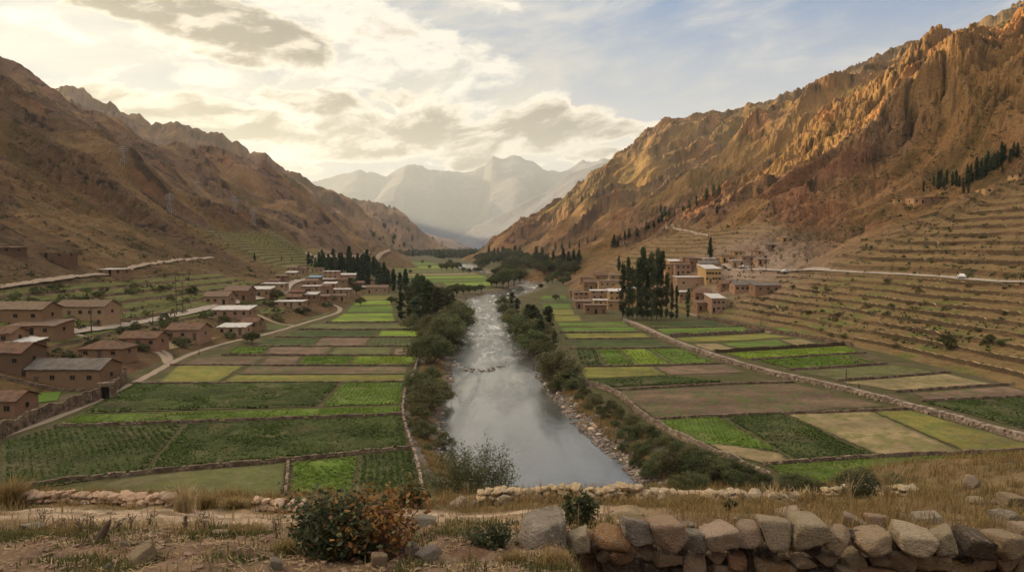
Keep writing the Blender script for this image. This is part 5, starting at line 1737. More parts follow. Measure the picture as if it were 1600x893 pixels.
PROTO = {
    'poplar': [make_tree('eucalyptus_tree', 'poplar', 20, 10 + i, 3000, 0.85, 'poplar') for i in range(4)],
    'cypress': [make_tree('cypress_tree', 'cypress', 12, 20 + i, 1700, 0.60, 'dark') for i in range(3)],
    'fir': [make_tree('conifer_tree', 'fir', 14, 30 + i, 2000, 0.75, 'dark') for i in range(3)],
    'willow': [make_tree('willow_tree', 'willow', 6, 40 + i, 5200, 0.34, 'willow') for i in range(4)],
    'round': [make_tree('broadleaf_tree', 'round', 8, 50 + i, 3200, 0.52, 'bush') for i in range(4)],
    'shrub': [make_tree('shrub', 'shrub', 1.6, 60 + i, 700, 0.22, 'bush') for i in range(4)],
    'dry': [make_tree('shrub', 'shrub', 1.6, 70 + i, 600, 0.22, 'autumn') for i in range(2)],
}
_tr = random.Random(4)


def place(kind, loc, h, label, cat='tree', group=None, name=None, wide=1.0):
    p = _tr.choice(PROTO[kind])
    c = p['root'].copy()
    if name:
        c.name = name
    COL.objects.link(c)
    s = h / p['h']
    c.location = loc
    k = _tr.uniform(.9, 1.12) * wide
    c.scale = (s * k, s * k, s)
    c.rotation_euler = (0, 0, _tr.uniform(0, 6.28))
    for ch in p['kids']:
        d = ch.copy()
        COL.objects.link(d)
        d.parent = c
    tag(c, label, cat, group)
    return c


def in_the_way(x, y, r=0.8):
    """whether something standing at (x, y) would be on a road or in a house"""
    for p, w in ROUTES:
        if (np.hypot(p[:, 0] - x, p[:, 1] - y) < w / 2 + r).any():
            return True
    return any(a < x < b and c < y < d for a, b, c, d in PLOTS)


def trees_px(kind, pts, text, group, cat='tree', wide=1.0, order='left', name=None):
    """pts: (x, y of the foot, height in pixels); the label counts along the row"""
    pts = sorted(pts)
    g = hit([(a[0], a[1]) for a in pts])
    if kind == 'shrub':
        ok = [not in_the_way(p[0], p[1]) for p in g]
        pts, g = [a for a, k in zip(pts, ok) if k], g[ok]
    for i, (a, p) in enumerate(zip(pts, g)):
        h = a[2] / F * p[1]
        size = 'tall ' if a[2] > 70 else ''
        place(kind, (p[0], p[1], p[2] - 0.1), h, text.replace('#', nth(i)), cat, group, name, wide)


rt = random.Random(8)
# poplars in front of the right village
trees_px('poplar', [(973, 497, 84), (981, 500, 96), (988, 498, 78), (996, 499, 92), (1003, 500, 111), (1011, 499, 92), (1018, 500, 104), (1026, 499, 108), (1033, 500, 106), (1041, 498, 70), (1049, 499, 56), (1057, 499, 52), (1075, 497, 46)],
         '# eucalyptus from the left in the dark clump before the right village', 'eucalyptus clump before the right village', wide=0.55)
trees_px('fir', [(967, 424, 24), (1110, 405, 33), (1066, 445, 10)], '# dark tree from the left standing among the roofs of the right village', 'dark trees among the right village roofs')
# dark conifers behind the left village
pts = [(482, 414, 20), (487, 416, 14)]
for x in range(494, 596, 4):
    pts.append((x + rt.uniform(-1.5, 1.5), 421 + (x - 494) * 0.16 + rt.uniform(-4, 3), rt.uniform(20, 34) + (12 if 540 < x < 575 and rt.random() < .5 else 0)))
trees_px('fir', pts, '# dark conifer from the left in the row behind the left village', 'dark conifers behind the left village', wide=1.1)
trees_px('fir', [(560, 446, 24), (567, 448, 30), (575, 449, 30), (592, 452, 36), (600, 453, 42), (607, 452, 30), (615, 455, 34), (625, 456, 30), (634, 457, 36)], '# dark conifer from the left where the left village meets the green strips', 'conifers at the field side of the left village', wide=1.3)
trees_px('round', [(563, 478, 14), (557, 461, 17), (433, 469, 17), (393, 538, 20), (386, 535, 14), (547, 447, 14), (612, 475, 12)], '# round dark tree from the left among the left village plots', 'round trees among the left village plots', wide=1.35)
trees_px('fir', [(398, 407, 12), (440, 407, 7), (456, 408, 7)], '# small lone conifer from the left on the left hillside terraces', 'lone conifers on the left terraces')
# left bank of the river
trees_px('poplar', [(627, 500, 44), (640, 497, 52), (652, 502, 72), (660, 494, 62), (668, 505, 66), (676, 500, 56), (683, 508, 60), (690, 498, 48), (699, 505, 44), (707, 497, 40), (648, 486, 50), (662, 482, 46)],
         '# tall tree from the left in the dark grove on the left river bank', 'tall dark grove on the left river bank', wide=1.35)
trees_px('willow', [(676, 568, 46), (655, 553, 20), (690, 540, 44), (700, 528, 40), (712, 520, 44), (716, 508, 36), (690, 560, 30), (645, 515, 24), (672, 532, 40), (706, 545, 22), (720, 498, 26)],
         '# willow from the left in the belt under the left-bank grove', 'willows under the left-bank grove', wide=1.15)
trees_px('willow', [(676, 596, 24), (668, 640, 48), (652, 612, 34), (688, 630, 34), (655, 658, 28), (662, 685, 30), (668, 705, 14), (648, 668, 16), (682, 612, 22), (695, 700, 26)],
         '# rounded river shrub from the left along the near left bank', 'river shrubs along the near left bank', cat='shrub', name='river_shrub')
trees_px('round', [(697, 466, 16), (705, 464, 18), (714, 463, 20), (724, 461, 17), (733, 459, 14), (742, 458, 12), (752, 456, 12), (690, 462, 14), (768, 449, 16), (776, 448, 20), (786, 450, 26), (794, 449, 30), (803, 447, 28), (812, 445, 26), (782, 440, 22), (790, 437, 24), (800, 435, 24), (812, 434, 20), (775, 432, 14)],
         '# dark rounded tree from the left inside the bend of the river', 'rounded trees inside the river bend', wide=1.1)
# right bank of the river
trees_px('willow', [(785, 478, 16), (790, 492, 18), (798, 505, 22), (806, 516, 26), (814, 528, 34), (822, 540, 40), (832, 552, 36), (843, 560, 30), (825, 515, 34), (838, 532, 34), (800, 494, 14), (848, 550, 26), (874, 603, 56), (890, 607, 30), (862, 596, 36), (884, 585, 22)],
         '# willow from the left on the right river bank', 'willows on the right river bank', wide=1.05)
trees_px('poplar', [(800, 482, 26), (808, 490, 24), (826, 520, 46), (833, 527, 52), (838, 520, 40), (845, 542, 44), (857, 520, 42), (866, 545, 30)], '# upright dark tree from the left rising out of the right bank willows', 'upright trees among the right bank willows', wide=1.6)
trees_px('round', [(855, 445, 12), (863, 442, 16), (872, 440, 18), (880, 446, 14), (888, 443, 12), (868, 470, 11), (850, 430, 14), (862, 428, 16), (876, 432, 18), (886, 436, 12), (845, 452, 9), (894, 462, 10)],
         '# rounded tree from the left between the river bend and the right village', 'rounded trees between the bend and the right village')
trees_px('round', [(690, 423, 12), (698, 424, 14), (707, 424, 15), (716, 423, 13), (724, 426, 9), (733, 428, 9), (742, 427, 9), (748, 427, 10), (752, 422, 10), (703, 413, 8), (660, 412, 6), (641, 428, 7), (671, 420, 6)],
         '# bushy tree from the left around the far reach of the river', 'bushy trees around the far river reach')
# valley floor woods, still single trees
pts = []
for i in range(60):
    x = rt.uniform(742, 900)
    y = rt.uniform(404, 420) + max(0, (x - 800)) * 0.10
    pts.append((x, y, rt.uniform(9, 17)))
trees_px('round', pts, '# broad tree from the left in the wood across the valley floor', 'broad trees in the valley floor wood', wide=1.1)
pts = []
for i in range(26):
    x = rt.uniform(752, 905)
    pts.append((x, 403 + max(0, (x - 800)) * 0.06 + rt.uniform(0, 8), rt.uniform(14, 24)))
trees_px('fir', pts, '# dark spire from the left rising over the valley floor wood', 'dark spires over the valley floor wood', wide=1.2)
# hillside rows on the right
pts = [(956 + i * 7.2 + rt.uniform(-5, 5), 386 - i * 3.6 + rt.uniform(-4, 4), rt.uniform(6, 20)) for i in range(24)]
trees_px('fir', pts, '# hillside conifer from the left in the slanting row over the far terraces', 'slanting row of conifers over the far terraces', wide=1.1)
trees_px('fir', [(905, 388, 12), (890, 388, 12), (878, 390, 12), (868, 392, 12), (918, 380, 10), (958, 387, 18), (965, 386, 16), (930, 376, 8), (1120, 335, 14), (1032, 331, 12)], '# scattered hillside conifer from the left on the right slope', 'scattered conifers on the right slope')
pts = [(1459 + i * 5.6 + rt.uniform(-2.5, 2.5), 293 - max(0, i - 8) * 3.2 + rt.uniform(-4, 4), rt.uniform(14, 36)) for i in range(24)]
trees_px('cypress', pts, '# cypress from the left in the dark row above the upper terraces', 'cypress row above the upper terraces', wide=1.2)
trees_px('cypress', [(1443, 300, 18), (1505, 303, 24), (1513, 302, 20), (1566, 270, 14)], '# separate cypress from the left just below the dark row', 'separate cypresses below the row')
trees_px('round', [(1479, 547, 26), (1547, 535, 14), (1563, 541, 12)], '# round dark tree from the left on the bank below the right terraces', 'round dark trees below the right terraces', wide=1.0)

# shrubs dotted along the terraces, banks and slopes
sp = []
for k in range(55):
    i = rt.randrange(9)
    Y = rt.uniform(140, 290)
    X = xr_of(np.array([Y]))[0] + LEVELS[i + 1] / SR - rt.uniform(-1.0, 2.6)
    sp.append((X, Y, rt.uniform(0.6, 1.6)))
for k in range(22):
    i = rt.randrange(10, 20)
    Y = rt.uniform(170, 285)
    X = xr_of(np.array([Y]))[0] + LEVELS[i + 1] / SR - rt.uniform(-1.5, 3.0)
    sp.append((X, Y, rt.uniform(0.7, 1.6)))
sp.sort(key=lambda a: a[0] / a[1])
zz = H(np.array([a[0] for a in sp]), np.array([a[1] for a in sp]))
for i, (a, z) in enumerate(zip(sp, zz)):
    place(rt.choice(['shrub', 'shrub', 'dry']), (a[0], a[1], z - .1), a[2], 'low dark shrub growing against a terrace wall of the right hillside', 'shrub', 'shrubs along the right terraces', wide=1.3)
pts = []
for i in range(190):
    pts.append((rt.uniform(0, 520), rt.uniform(450, 560), rt.uniform(5, 12)))
pts = [p for p in pts if p[1] > 560 - 0.16 * p[0] - 95 and p[1] < 590 - 0.17 * p[0]]
trees_px('shrub', pts, 'low shrub on the rough banks between the left farmhouses', 'shrubs between the left farmhouses', cat='shrub', wide=1.3)
pts = [(905, 625, 14), (920, 640, 12), (945, 655, 12), (960, 668, 14), (978, 690, 26), (1002, 712, 24), (1018, 700, 18), (1035, 735, 34), (1052, 745, 40), (1072, 740, 30), (1095, 748, 46), (1110, 752, 40), (1125, 755, 36), (1170, 748, 24), (1245, 768, 36), (866, 612, 20), (895, 612, 22), (912, 618, 18), (930, 632, 20), (938, 648, 16), (955, 645, 22), (968, 655, 20), (985, 668, 24), (1000, 682, 22), (1020, 690, 26), (1040, 705, 28), (1060, 715, 28), (1080, 722, 30), (1100, 730, 30), (1120, 735, 28), (1145, 742, 28), (975, 705, 16), (995, 730, 22), (1012, 748, 24), (1150, 762, 30), (1190, 768, 30), (1085, 765, 36), (1060, 768, 34), (1262, 772, 34), (1230, 770, 28), (1278, 772, 30)]
trees_px('willow', pts, '# brushy shrub from the left on the stony right bank near the viewer', 'brushy shrubs on the near right bank', cat='shrub', name='river_shrub')
pts = [(1325, 765, 40), (1350, 770, 46), (1392, 768, 40)]
trees_px('willow', pts, '# thin straggling shrub from the left before the lowest green field', 'straggling shrubs before the lowest green field', cat='shrub', name='straggling_shrub', wide=0.8)


def near_willow():
    """the big open willow by the water in the middle of the picture"""
    rg = np.random.RandomState(99)
    p = flo(738, 790)
    Hh = 112 / F * p[1]
    e = empty('willow_tree', (p[0], p[1], -0.7))
    tag(e, 'largest open willow, standing by the water in front of the near river', 'tree')
    C = []
    b = MB()
    for j in range(46):
        a = rg.rand() * 6.28
        rr = 5.6 * np.sqrt(rg.rand())
        q = np.array([np.cos(a) * rr, np.sin(a) * rr * .8, Hh * (0.30 + 0.70 * rg.rand() * (1 - (rr / 7.5) ** 2))])
        a0 = np.array([rg.normal() * .5, rg.normal() * .4, -.3])
        m_ = a0 * .45 + q * .55 + rg.normal(size=3) * .3
        b.tube(a0, m_, .10, .06, 5)
        b.tube(m_, q, .06, .015, 5)
        for t in np.linspace(.25, 1.08, 9):
            c = m_ * (1 - t) + q * t
            C.append(c + rg.normal(size=(30, 3)) * np.array([.50, .50, .42]))
    V, Q = leaf_cloud(np.concatenate(C), 0.27, rg, aspect=0.42)
    mesh_np('crown', V, Q, LM['willow'], parent=e)
    b.build('trunk', M_BARK, e)


near_willow()


def far_wood():
    """the wood that closes the valley, too far and dense to count"""
    rg = np.random.RandomState(3)
    C, S = [], []
    for i in range(900):
        x = rg.uniform(580, 800)
        y = rg.uniform(391.5, 404)
        if x < 680 and y > 401:
            continue
        C.append((x, y))
    P = flo([c[0] for c in C], [c[1] for c in C])
    Vs, Qs, n = [], [], 0
    for p in P:
        h = rg.uniform(10, 22)
        w = h * rg.uniform(.22, .5)
        z0 = H(p[0:1], p[1:2])[0]
        c = rg.normal(size=(46, 3)) * np.array([w * .42, w * .42, h * .24]) + np.array([p[0], p[1], z0 + h * .5])
        V, Q = leaf_cloud(c, h * .28, rg, aspect=.8)
        Vs.append(V)
        Qs.append(Q + n)
        n += len(V)
    tag(mesh_np('far_wood', np.concatenate(Vs), np.concatenate(Qs), LM['poplar']), 'far blue-green wood closing the valley floor under the mountains', 'wood', kind='stuff')


far_wood()


def slope_scrub():
    """low tufts and bushes scattered over the open slopes"""
    rg = np.random.RandomState(12)
    px = np.stack([rg.uniform(-20, 1620, 9000), rg.uniform(120, 560, 9000)], 1)
    keep = (px[:, 1] > 175 + 0.55 * np.clip(px[:, 0], 0, 440)) & (px[:, 0] < 470) | (px[:, 1] > 440 - 0.62 * (px[:, 0] - 900)) & (px[:, 0] > 880)
    px = px[keep]
    P = hit(px)
    ok = (P[:, 2] > 2.5) & (P[:, 1] < 900)
    P = P[ok]
    n = fbm(P[:, 0] / 25, P[:, 1] / 25, 3, 201)
    P = P[n > -0.15]
    Vs, Qs, k = [], [], 0
    for p in P:
        s = rg.uniform(.35, 1.1) * (0.8 + p[1] / 900)
        c = rg.normal(size=(9, 3)) * np.array([s * .5, s * .5, s * .25]) + p + np.array([0, 0, s * .25])
        V, Q = leaf_cloud(c, s * .75, rg, aspect=.8)
        Vs.append(V)
        Qs.append(Q + k)
        k += len(V)
    tag(mesh_np('slope_scrub', np.concatenate(Vs), np.concatenate(Qs), LM['bush']), 'low dark scrub dotted over the dry slopes on both sides', 'scrub', kind='stuff')


slope_scrub()

# ------------------------------------------------------------------ rocks
def ico(sub):
    import bmesh
    bm = bmesh.new()
    bmesh.ops.create_icosphere(bm, subdivisions=sub, radius=1.0)
    V = np.array([v.co[:] for v in bm.verts])
    Fc = np.array([[v.index for v in f.verts] for f in bm.faces])
    bm.free()
    return V, Fc


ICO = {s: ico(s) for s in (1, 2, 4)}


def rock_shape(seed, sub=4, planes=11, rough=0.045, soft=34.0, boxy=0.0):
    rg = np.random.RandomState(seed)
    V, Fc = ICO[sub]
    n = rg.normal(size=(planes, 3))
    if boxy:
        ax = np.array([[1, 0, 0], [-1, 0, 0], [0, 1, 0], [0, -1, 0], [0, 0, 1], [0, 0, -1]], float) + rg.normal(size=(6, 3)) * .18
        n = np.concatenate([ax, n[:6]])
    n /= np.linalg.norm(n, axis=1)[:, None]
    h = rg.uniform(0.72, 1.0, len(n))
    if boxy:
        h[6:] *= 1.22
    c = np.clip(V @ n.T, 1e-3, None)
    r = h[None] / c
    r = -np.log(np.exp(-soft * np.minimum(r, 3)).sum(1)) / soft
    r = np.clip(r, .3, 1.6)
    P = V * r[:, None]
    if sub >= 2:
        d = fbm(P[:, 0] * 2.2 + P[:, 2] * 1.3 + seed, P[:, 1] * 2.2 - P[:, 2] * 1.7, 5, seed, 0.55)
        d2 = ridged(P[:, 0] * 3.1 - P[:, 2] * 2.3, P[:, 1] * 2.7 + P[:, 2] * 2.9 + seed, 4, seed + 3)
        P = P * (1 + rough * d - rough * 0.8 * (d2 > 1.1) * (d2 - 1.1))[:, None]
    ext = (P.max(0) - P.min(0)) / 2
    P = (P - (P.max(0) + P.min(0)) / 2) / ext
    return P, Fc


def rock_mat(name, c, c2, lich=(0.33, 0.29, 0.24)):
    m = mat(name, c, color2=c2, vary=0.3, scale=1.6, fine=9.0, bump=1.0, bump_scale=7, bump_dist=0.12, rough=0.92, spec=0.15, obj_var=0.14)
    t = NT(m.node_tree)
    b = m.node_tree.nodes['Principled BSDF']
    old = b.inputs['Base Color'].links[0].from_socket
    tc = t.node('ShaderNodeTexCoord').outputs['Object']
    n = t.noise(tc, 2.6, 7, 0.7)
    n2 = t.noise(tc, 11.0, 4, 0.7)
    col = t.mix(t.m('MULTIPLY', t.sstep(t.m('ADD', n, t.m('MULTIPLY', n2, 0.3)), 0.68, 0.78), 0.7), old, lich)
    col = t.mix(t.m('MULTIPLY', t.sstep(t.m('SUBTRACT', n2, t.m('MULTIPLY', n, 0.5)), 0.34, 0.44), 0.35), col, (0.05, 0.04, 0.032))
    t.link(col, b.inputs['Base Color'])
    return m


RM = {
    'warm': rock_mat('warm sandstone', (0.48, 0.33, 0.215), (0.35, 0.235, 0.15)),
    'pink': rock_mat('pink stone', (0.54, 0.40, 0.28), (0.40, 0.285, 0.195)),
    'grey': rock_mat('grey lichened stone', (0.34, 0.28, 0.22), (0.21, 0.17, 0.13), (0.42, 0.38, 0.31)),
    'dark': rock_mat('dark stone', (0.15, 0.105, 0.08), (0.10, 0.07, 0.052)),
    'orange': rock_mat('orange stone', (0.40, 0.22, 0.115), (0.31, 0.16, 0.085)),
    'pale': rock_mat('pale stone', (0.44, 0.36, 0.285), (0.33, 0.26, 0.20)),
}
ROCK = {}


def rock_mesh(v, mk, boxy):
    k = (v, mk, boxy)
    if k not in ROCK:
        P, Fc = rock_shape(500 + v, 4, boxy=1.0 if boxy else 0.0)
        o = mesh_np('stone', P, Fc, RM[mk], smooth=True, link=False)
        ROCK[k] = o.data
    return ROCK[k]


def rock_at(name, center, half, mk, v, rot=(0, 0, 0), boxy=False, parent=None):
    o = bpy.data.objects.new(name, rock_mesh(v, mk, boxy))
    COL.objects.link(o)
    o.location = center
    o.scale = half
    o.rotation_euler = rot
    if parent is not None:
        o.parent = parent
    return o


# ------------------------------------------------------------------ the stone wall at the lower right
WALL_Y = 8.0
wall = empty('stone_wall', (0.2, WALL_Y, 26.2))
tag(wall, 'rough wall of big pinkish stones along the bottom, from the grey boulder rightwards', 'stone wall', None, 'thing')
STONES = [  # centre x, y, width, height in photo pixels, stone, angular?
    (846, 838, 78, 66, 'grey', 1), (801, 850, 36, 40, 'pink', 0), (907, 841, 38, 34, 'pink', 1), (956, 841, 56, 40, 'orange', 0), (995, 827, 48, 44, 'grey', 1), (1040, 833, 54, 48, 'warm', 1),
    (1085, 844, 36, 34, 'grey', 1), (1123, 840, 50, 40, 'pink', 1), (1169, 838, 38, 44, 'pink', 1), (1206, 828, 52, 50, 'pink', 1), (1260, 827, 64, 46, 'pink', 1), (1309, 846, 48, 42, 'warm', 0),
    (1361, 846, 56, 36, 'warm', 1), (1424, 838, 70, 42, 'pink', 1), (1474, 841, 42, 40, 'pink', 1), (1522, 846, 56, 40, 'dark', 1), (1568, 846, 54, 40, 'warm', 1), (1606, 840, 44, 44, 'pink', 1), (1655, 845, 50, 44, 'warm', 1),
    (942, 867, 24, 18, 'warm', 0), (974, 866, 46, 32, 'orange', 0), (1008, 856, 26, 30, 'warm', 0), (1043, 866, 46, 26, 'warm', 1), (1084, 876, 38, 34, 'warm', 1), (1118, 869, 30, 22, 'warm', 0), (1150, 872, 34, 32, 'orange', 1),
    (1060, 886, 30, 24, 'dark', 0), (1015, 884, 34, 26, 'dark', 0), (1128, 890, 40, 26, 'warm', 1), (1164, 860, 24, 22, 'dark', 0), (1194, 858, 34, 22, 'dark', 0), (1212, 868, 18, 18, 'warm', 0), (1228, 864, 16, 20, 'warm', 0),
    (1205, 886, 66, 36, 'orange', 1), (1252, 873, 40, 20, 'warm', 0), (1270, 857, 34, 18, 'dark', 0), (1290, 871, 34, 20, 'warm', 0), (1280, 890, 54, 28, 'dark', 1), (1333, 870, 42, 22, 'warm', 1), (1372, 872, 32, 26, 'warm', 0),
    (1322, 892, 40, 26, 'warm', 1), (1362, 894, 60, 24, 'orange', 1), (1404, 872, 44, 36, 'warm', 1), (1448, 872, 52, 34, 'warm', 1), (1420, 896, 46, 28, 'dark', 0), (1506, 866, 32, 20, 'dark', 0), (1532, 874, 40, 26, 'warm', 1), (1495, 888, 56, 30, 'orange', 1),
    (1565, 876, 34, 28, 'warm', 0), (1552, 896, 40, 24, 'dark', 0), (1595, 876, 34, 32, 'warm', 1), (1600, 900, 50, 24, 'warm', 0), (1640, 880, 50, 34, 'warm', 1), (1460, 898, 44, 22, 'warm', 0), (1244, 846, 22, 20, 'dark', 0), (1336, 834, 22, 18, 'dark', 0), (1398, 852, 24, 22, 'dark', 0),
    (1500, 846, 20, 24, 'dark', 0), (1066, 852, 18, 22, 'dark', 0), (1145, 852, 20, 22, 'dark', 0), (1030, 858, 18, 18, 'dark', 0), (930, 856, 18, 20, 'dark', 0),
]
rs = random.Random(41)
for i, (x, y, w, h, mk, bx) in enumerate(STONES):
    Y = WALL_Y + (0.0 if y < 856 else 0.10) + (0.05 if mk == 'dark' else 0) + rs.uniform(-.04, .04)
    c = at(x, y, Y)
    hw, hh = w / 2 / F * Y * 1.06, h / 2 / F * Y * 1.08
    loc = Vector(c) - wall.location
    rock_at('stone', loc, (hw, max(.11, min(.30, hw * 0.95)), hh), mk, i % 12, (rs.uniform(-.12, .12), rs.uniform(-.1, .1), rs.uniform(-.2, .2)), bool(bx), wall)
# the hidden heart and the courses under the picture's edge
k = 0
for x in np.arange(1.4, 7.4, 0.42):
    for r in range(2):
        z = 25.86 - r * 0.30 + 0.02 * math.sin(x * 3)
        if x < 2.6 and r:
            continue
        rock_at('stone', Vector((x + 0.2 * (r % 2) + rs.uniform(-.04, .04), WALL_Y + .12, z)) - wall.location, (.25, .24, .185), rs.choice(['warm', 'dark', 'orange']), k % 12, (0, 0, rs.uniform(-.3, .3)), True, wall)
        k += 1
b = MB()
b.box(0.9, 7.6, 0.12, 0.36, -1.2, 0.02)
hb = b.build('rubble_core', RM['dark'], wall)

# ------------------------------------------------------------------ loose rocks one can point at
LOOSE = [  # label, x, y (foot), w, h, stone, angular, yaw, tilt
    ('long slanting slab of brown stone lying on bare earth at the lower left', 215, 882, 48, 26, 'warm', 1, .5, -.45),
    ('flat pale rock half sunk in grass near the lower left corner', 44, 830, 46, 16, 'pale', 0, .1, 0),
    ('small square tan stone on the earth left of the big bush', 429, 888, 24, 18, 'pale', 1, .4, .2),
    ('flat tan stone above the small square one, left of the big bush', 418, 872, 22, 9, 'warm', 1, .2, 0),
    ('dark stone with a flat top near the slanting slab', 165, 890, 18, 10, 'grey', 0, 0, 0),
    ('little pink stone just above the slanting slab', 193, 853, 12, 10, 'pink', 1, .3, .3),
    ('square brown block under the right side of the big bush', 592, 888, 28, 28, 'warm', 1, .1, 0),
    ('flat grey slab beside the right foot of the big bush', 637, 868, 38, 14, 'grey', 1, .5, -.2),
    ('tilted pale slab right of the flat grey one', 668, 874, 40, 22, 'pale', 1, .7, -.35),
    ('broad flat pale block lying on the track edge behind the big bush', 664, 820, 38, 16, 'pale', 1, 0, 0),
    ('rounded pink boulder at the start of the low edge wall', 715, 793, 30, 18, 'pink', 0, 0, 0),
    ('small grey stone right of the rounded pink boulder', 738, 793, 15, 14, 'grey', 0, .4, 0),
    ('reddish boulder standing on the low edge wall beside the river', 787, 789, 24, 18, 'pink', 0, .2, 0),
    ('brown stone lying in the dry grass tuft by the track', 22, 768, 20, 8, 'warm', 0, 0, 0),
    ('pale pointed boulder on the grassy mound at the right', 1520, 761, 34, 22, 'pink', 0, .5, .1),
    ('flat brown outcrop stone at the right edge of the mound', 1586, 790, 40, 22, 'warm', 1, .2, 0),
    ('flat pinkish stone on the mound below the pointed boulder', 1528, 785, 26, 8, 'pink', 1, 0, 0),
    ('low stone between the flat pinkish one and the outcrop', 1556, 787, 16, 8, 'warm', 0, 0, 0),
    ('dark lichened boulder behind the right end of the stone wall', 1578, 822, 50, 30, 'grey', 0, .3, 0),
    ('pale flat slab lying behind the middle of the stone wall', 1452, 815, 52, 12, 'pale', 1, 0, 0),
    ('tilted tan slab behind the stone wall', 1340, 822, 40, 16, 'pink', 1, -.5, .3),
    ('rough brown stone beside the tilted tan slab', 1372, 822, 40, 22, 'warm', 1, .2, 0),
    ('long pink slab set into the grass above the stone wall', 1240, 809, 46, 16, 'pink', 1, 0, 0),
    ('small grey rock behind the joint of two wall stones', 1073, 829, 26, 14, 'grey', 1, 0, 0),
    ('tiny pale rock in the golden grass behind the wall', 951, 812, 14, 8, 'pale', 0, 0, 0),
    ('low brown stone in the grass right of centre behind the wall', 1118, 819, 20, 10, 'warm', 0, 0, 0),
    ('small pointed brown stone left of the grey boulder', 794, 842, 22, 14, 'warm', 1, .3, .2),
    ('flat stone at the far left end of the bare earth', 72, 862, 14, 5, 'warm', 1, 0, 0),
    ('pale pebble-sized stone in the middle of the bare earth at left', 98, 890, 12, 5, 'pale', 0, 0, 0),
    ('little tan stone near the green tufts left of the big bush', 340, 868, 11, 9, 'pink', 1, .5, .4),
    ('flat tan stone by the weeds beside the track', 342, 836, 26, 8, 'warm', 1, .2, 0),
    ('second flat tan stone by the weeds, further along the track', 374, 846, 16, 8, 'warm', 1, .2, 0),
]
P = hit([(a[1], a[2]) for a in LOOSE])
for i, (a, p) in enumerate(zip(LOOSE, P)):
    hw, hh = a[3] / 2 / F * p[1], a[4] / 2 / F * p[1]
    o = rock_at('rock', (p[0], p[1] + hw * .4, p[2] + hh * .6), (hw, hw * .75, hh * 1.15), a[5], (i * 5) % 12, (0, a[8], a[7]), bool(a[6]))
    tag(o, a[0], 'rock', 'loose rocks on the near terrace')


# low tumbled walls along the lip of the terrace
def rubble_wall(label, px, seed, size=0.10, courses=2, mk='warm'):
    rg = np.random.RandomState(seed)
    g = hit(px)
    g = resample(g, size * 1.35)
    Vs, Fs, n = [], [], 0
    shapes = [rock_shape(700 + j, 2, 11, 0.04, 12) for j in range(8)]
    for i, p in enumerate(g):
        for c in range(courses if rg.rand() > .15 else courses - 1):
            for dpt in range(2):
                S, Fc = shapes[rg.randint(8)]
                s = size * rg.uniform(.62, 1.25) * np.array([rg.uniform(.8, 1.3), rg.uniform(.8, 1.1), rg.uniform(.55, .85)])
                a = rg.rand() * 6.28
                R = np.array([[math.cos(a), -math.sin(a), 0], [math.sin(a), math.cos(a), 0], [0, 0, 1]])
                q = np.array([p[0] + rg.uniform(-.3, .3) * size, p[1] + (dpt - .5) * size * 1.2 + rg.uniform(-.2, .2) * size, 0])
                q[2] = H(q[0:1], q[1:2])[0] + size * (.35 + c * 1.0)
                Vs.append((S * s) @ R.T + q)
                Fs.append(Fc + n)
                n += len(S)
    o = mesh_np('stone_wall', np.concatenate(Vs), np.concatenate(Fs), RM[mk], smooth=False)
    tag(o, label, 'stone wall', 'low tumbled walls along the lip of the near terrace', 'thing')


rubble_wall('tumbled heap of flat stones along the terrace edge at the left, beside the dry grass', [(40, 783), (95, 783), (150, 786), (205, 788), (265, 788)], 1)
rubble_wall('short line of tumbled stones on the terrace edge left of the big bush', [(405, 793), (440, 796), (470, 799)], 2, mk='warm')
rubble_wall('low curving wall of small stones on the terrace edge right in front of the river', [(752, 789), (800, 787), (850, 783), (900, 781), (960, 779), (1010, 779)], 3, courses=3)
rubble_wall('low wall of flat stones on the terrace edge under the right river bank', [(1012, 780), (1070, 781), (1130, 782), (1190, 784), (1245, 784)], 4, mk='pink')
rubble_wall('stub of wall on the terrace edge below the lowest green field', [(1290, 774), (1335, 773), (1380, 773), (1420, 774)], 5, mk='warm')


# ------------------------------------------------------------------ grass, weeds and pebbles of the near terrace
def blades(pos, ln, wd, rg, lean=0.5):
    n = len(pos)
    a = rg.rand(n) * 6.28
    d = np.stack([np.cos(a), np.sin(a), np.zeros(n)], 1)
    s = np.stack([-np.sin(a), np.cos(a), np.zeros(n)], 1)
    L = ln * rg.uniform(.5, 1.3, n)
    le = lean * rg.uniform(.1, 1.0, n) * L
    w = wd * rg.uniform(.7, 1.3, n)
    p0 = pos
    p1 = pos + d * (le * .3)[:, None]
    p1[:, 2] += L * .55
    p2 = pos + d * le[:, None]
    p2[:, 2] += L * np.sqrt(np.clip(1 - (le / L * .6) ** 2, .2, 1))
    V = np.stack([p0 - s * w[:, None], p0 + s * w[:, None], p1 + s * (w * .75)[:, None], p1 - s * (w * .75)[:, None], p2 + s * (w * .15)[:, None], p2 - s * (w * .15)[:, None]], 1)
    i = np.arange(n)[:, None] * 6
    Q = np.concatenate([i + np.array([0, 1, 2, 3]), i + np.array([3, 2, 4, 5])])
    return V.reshape(-1, 3), Q


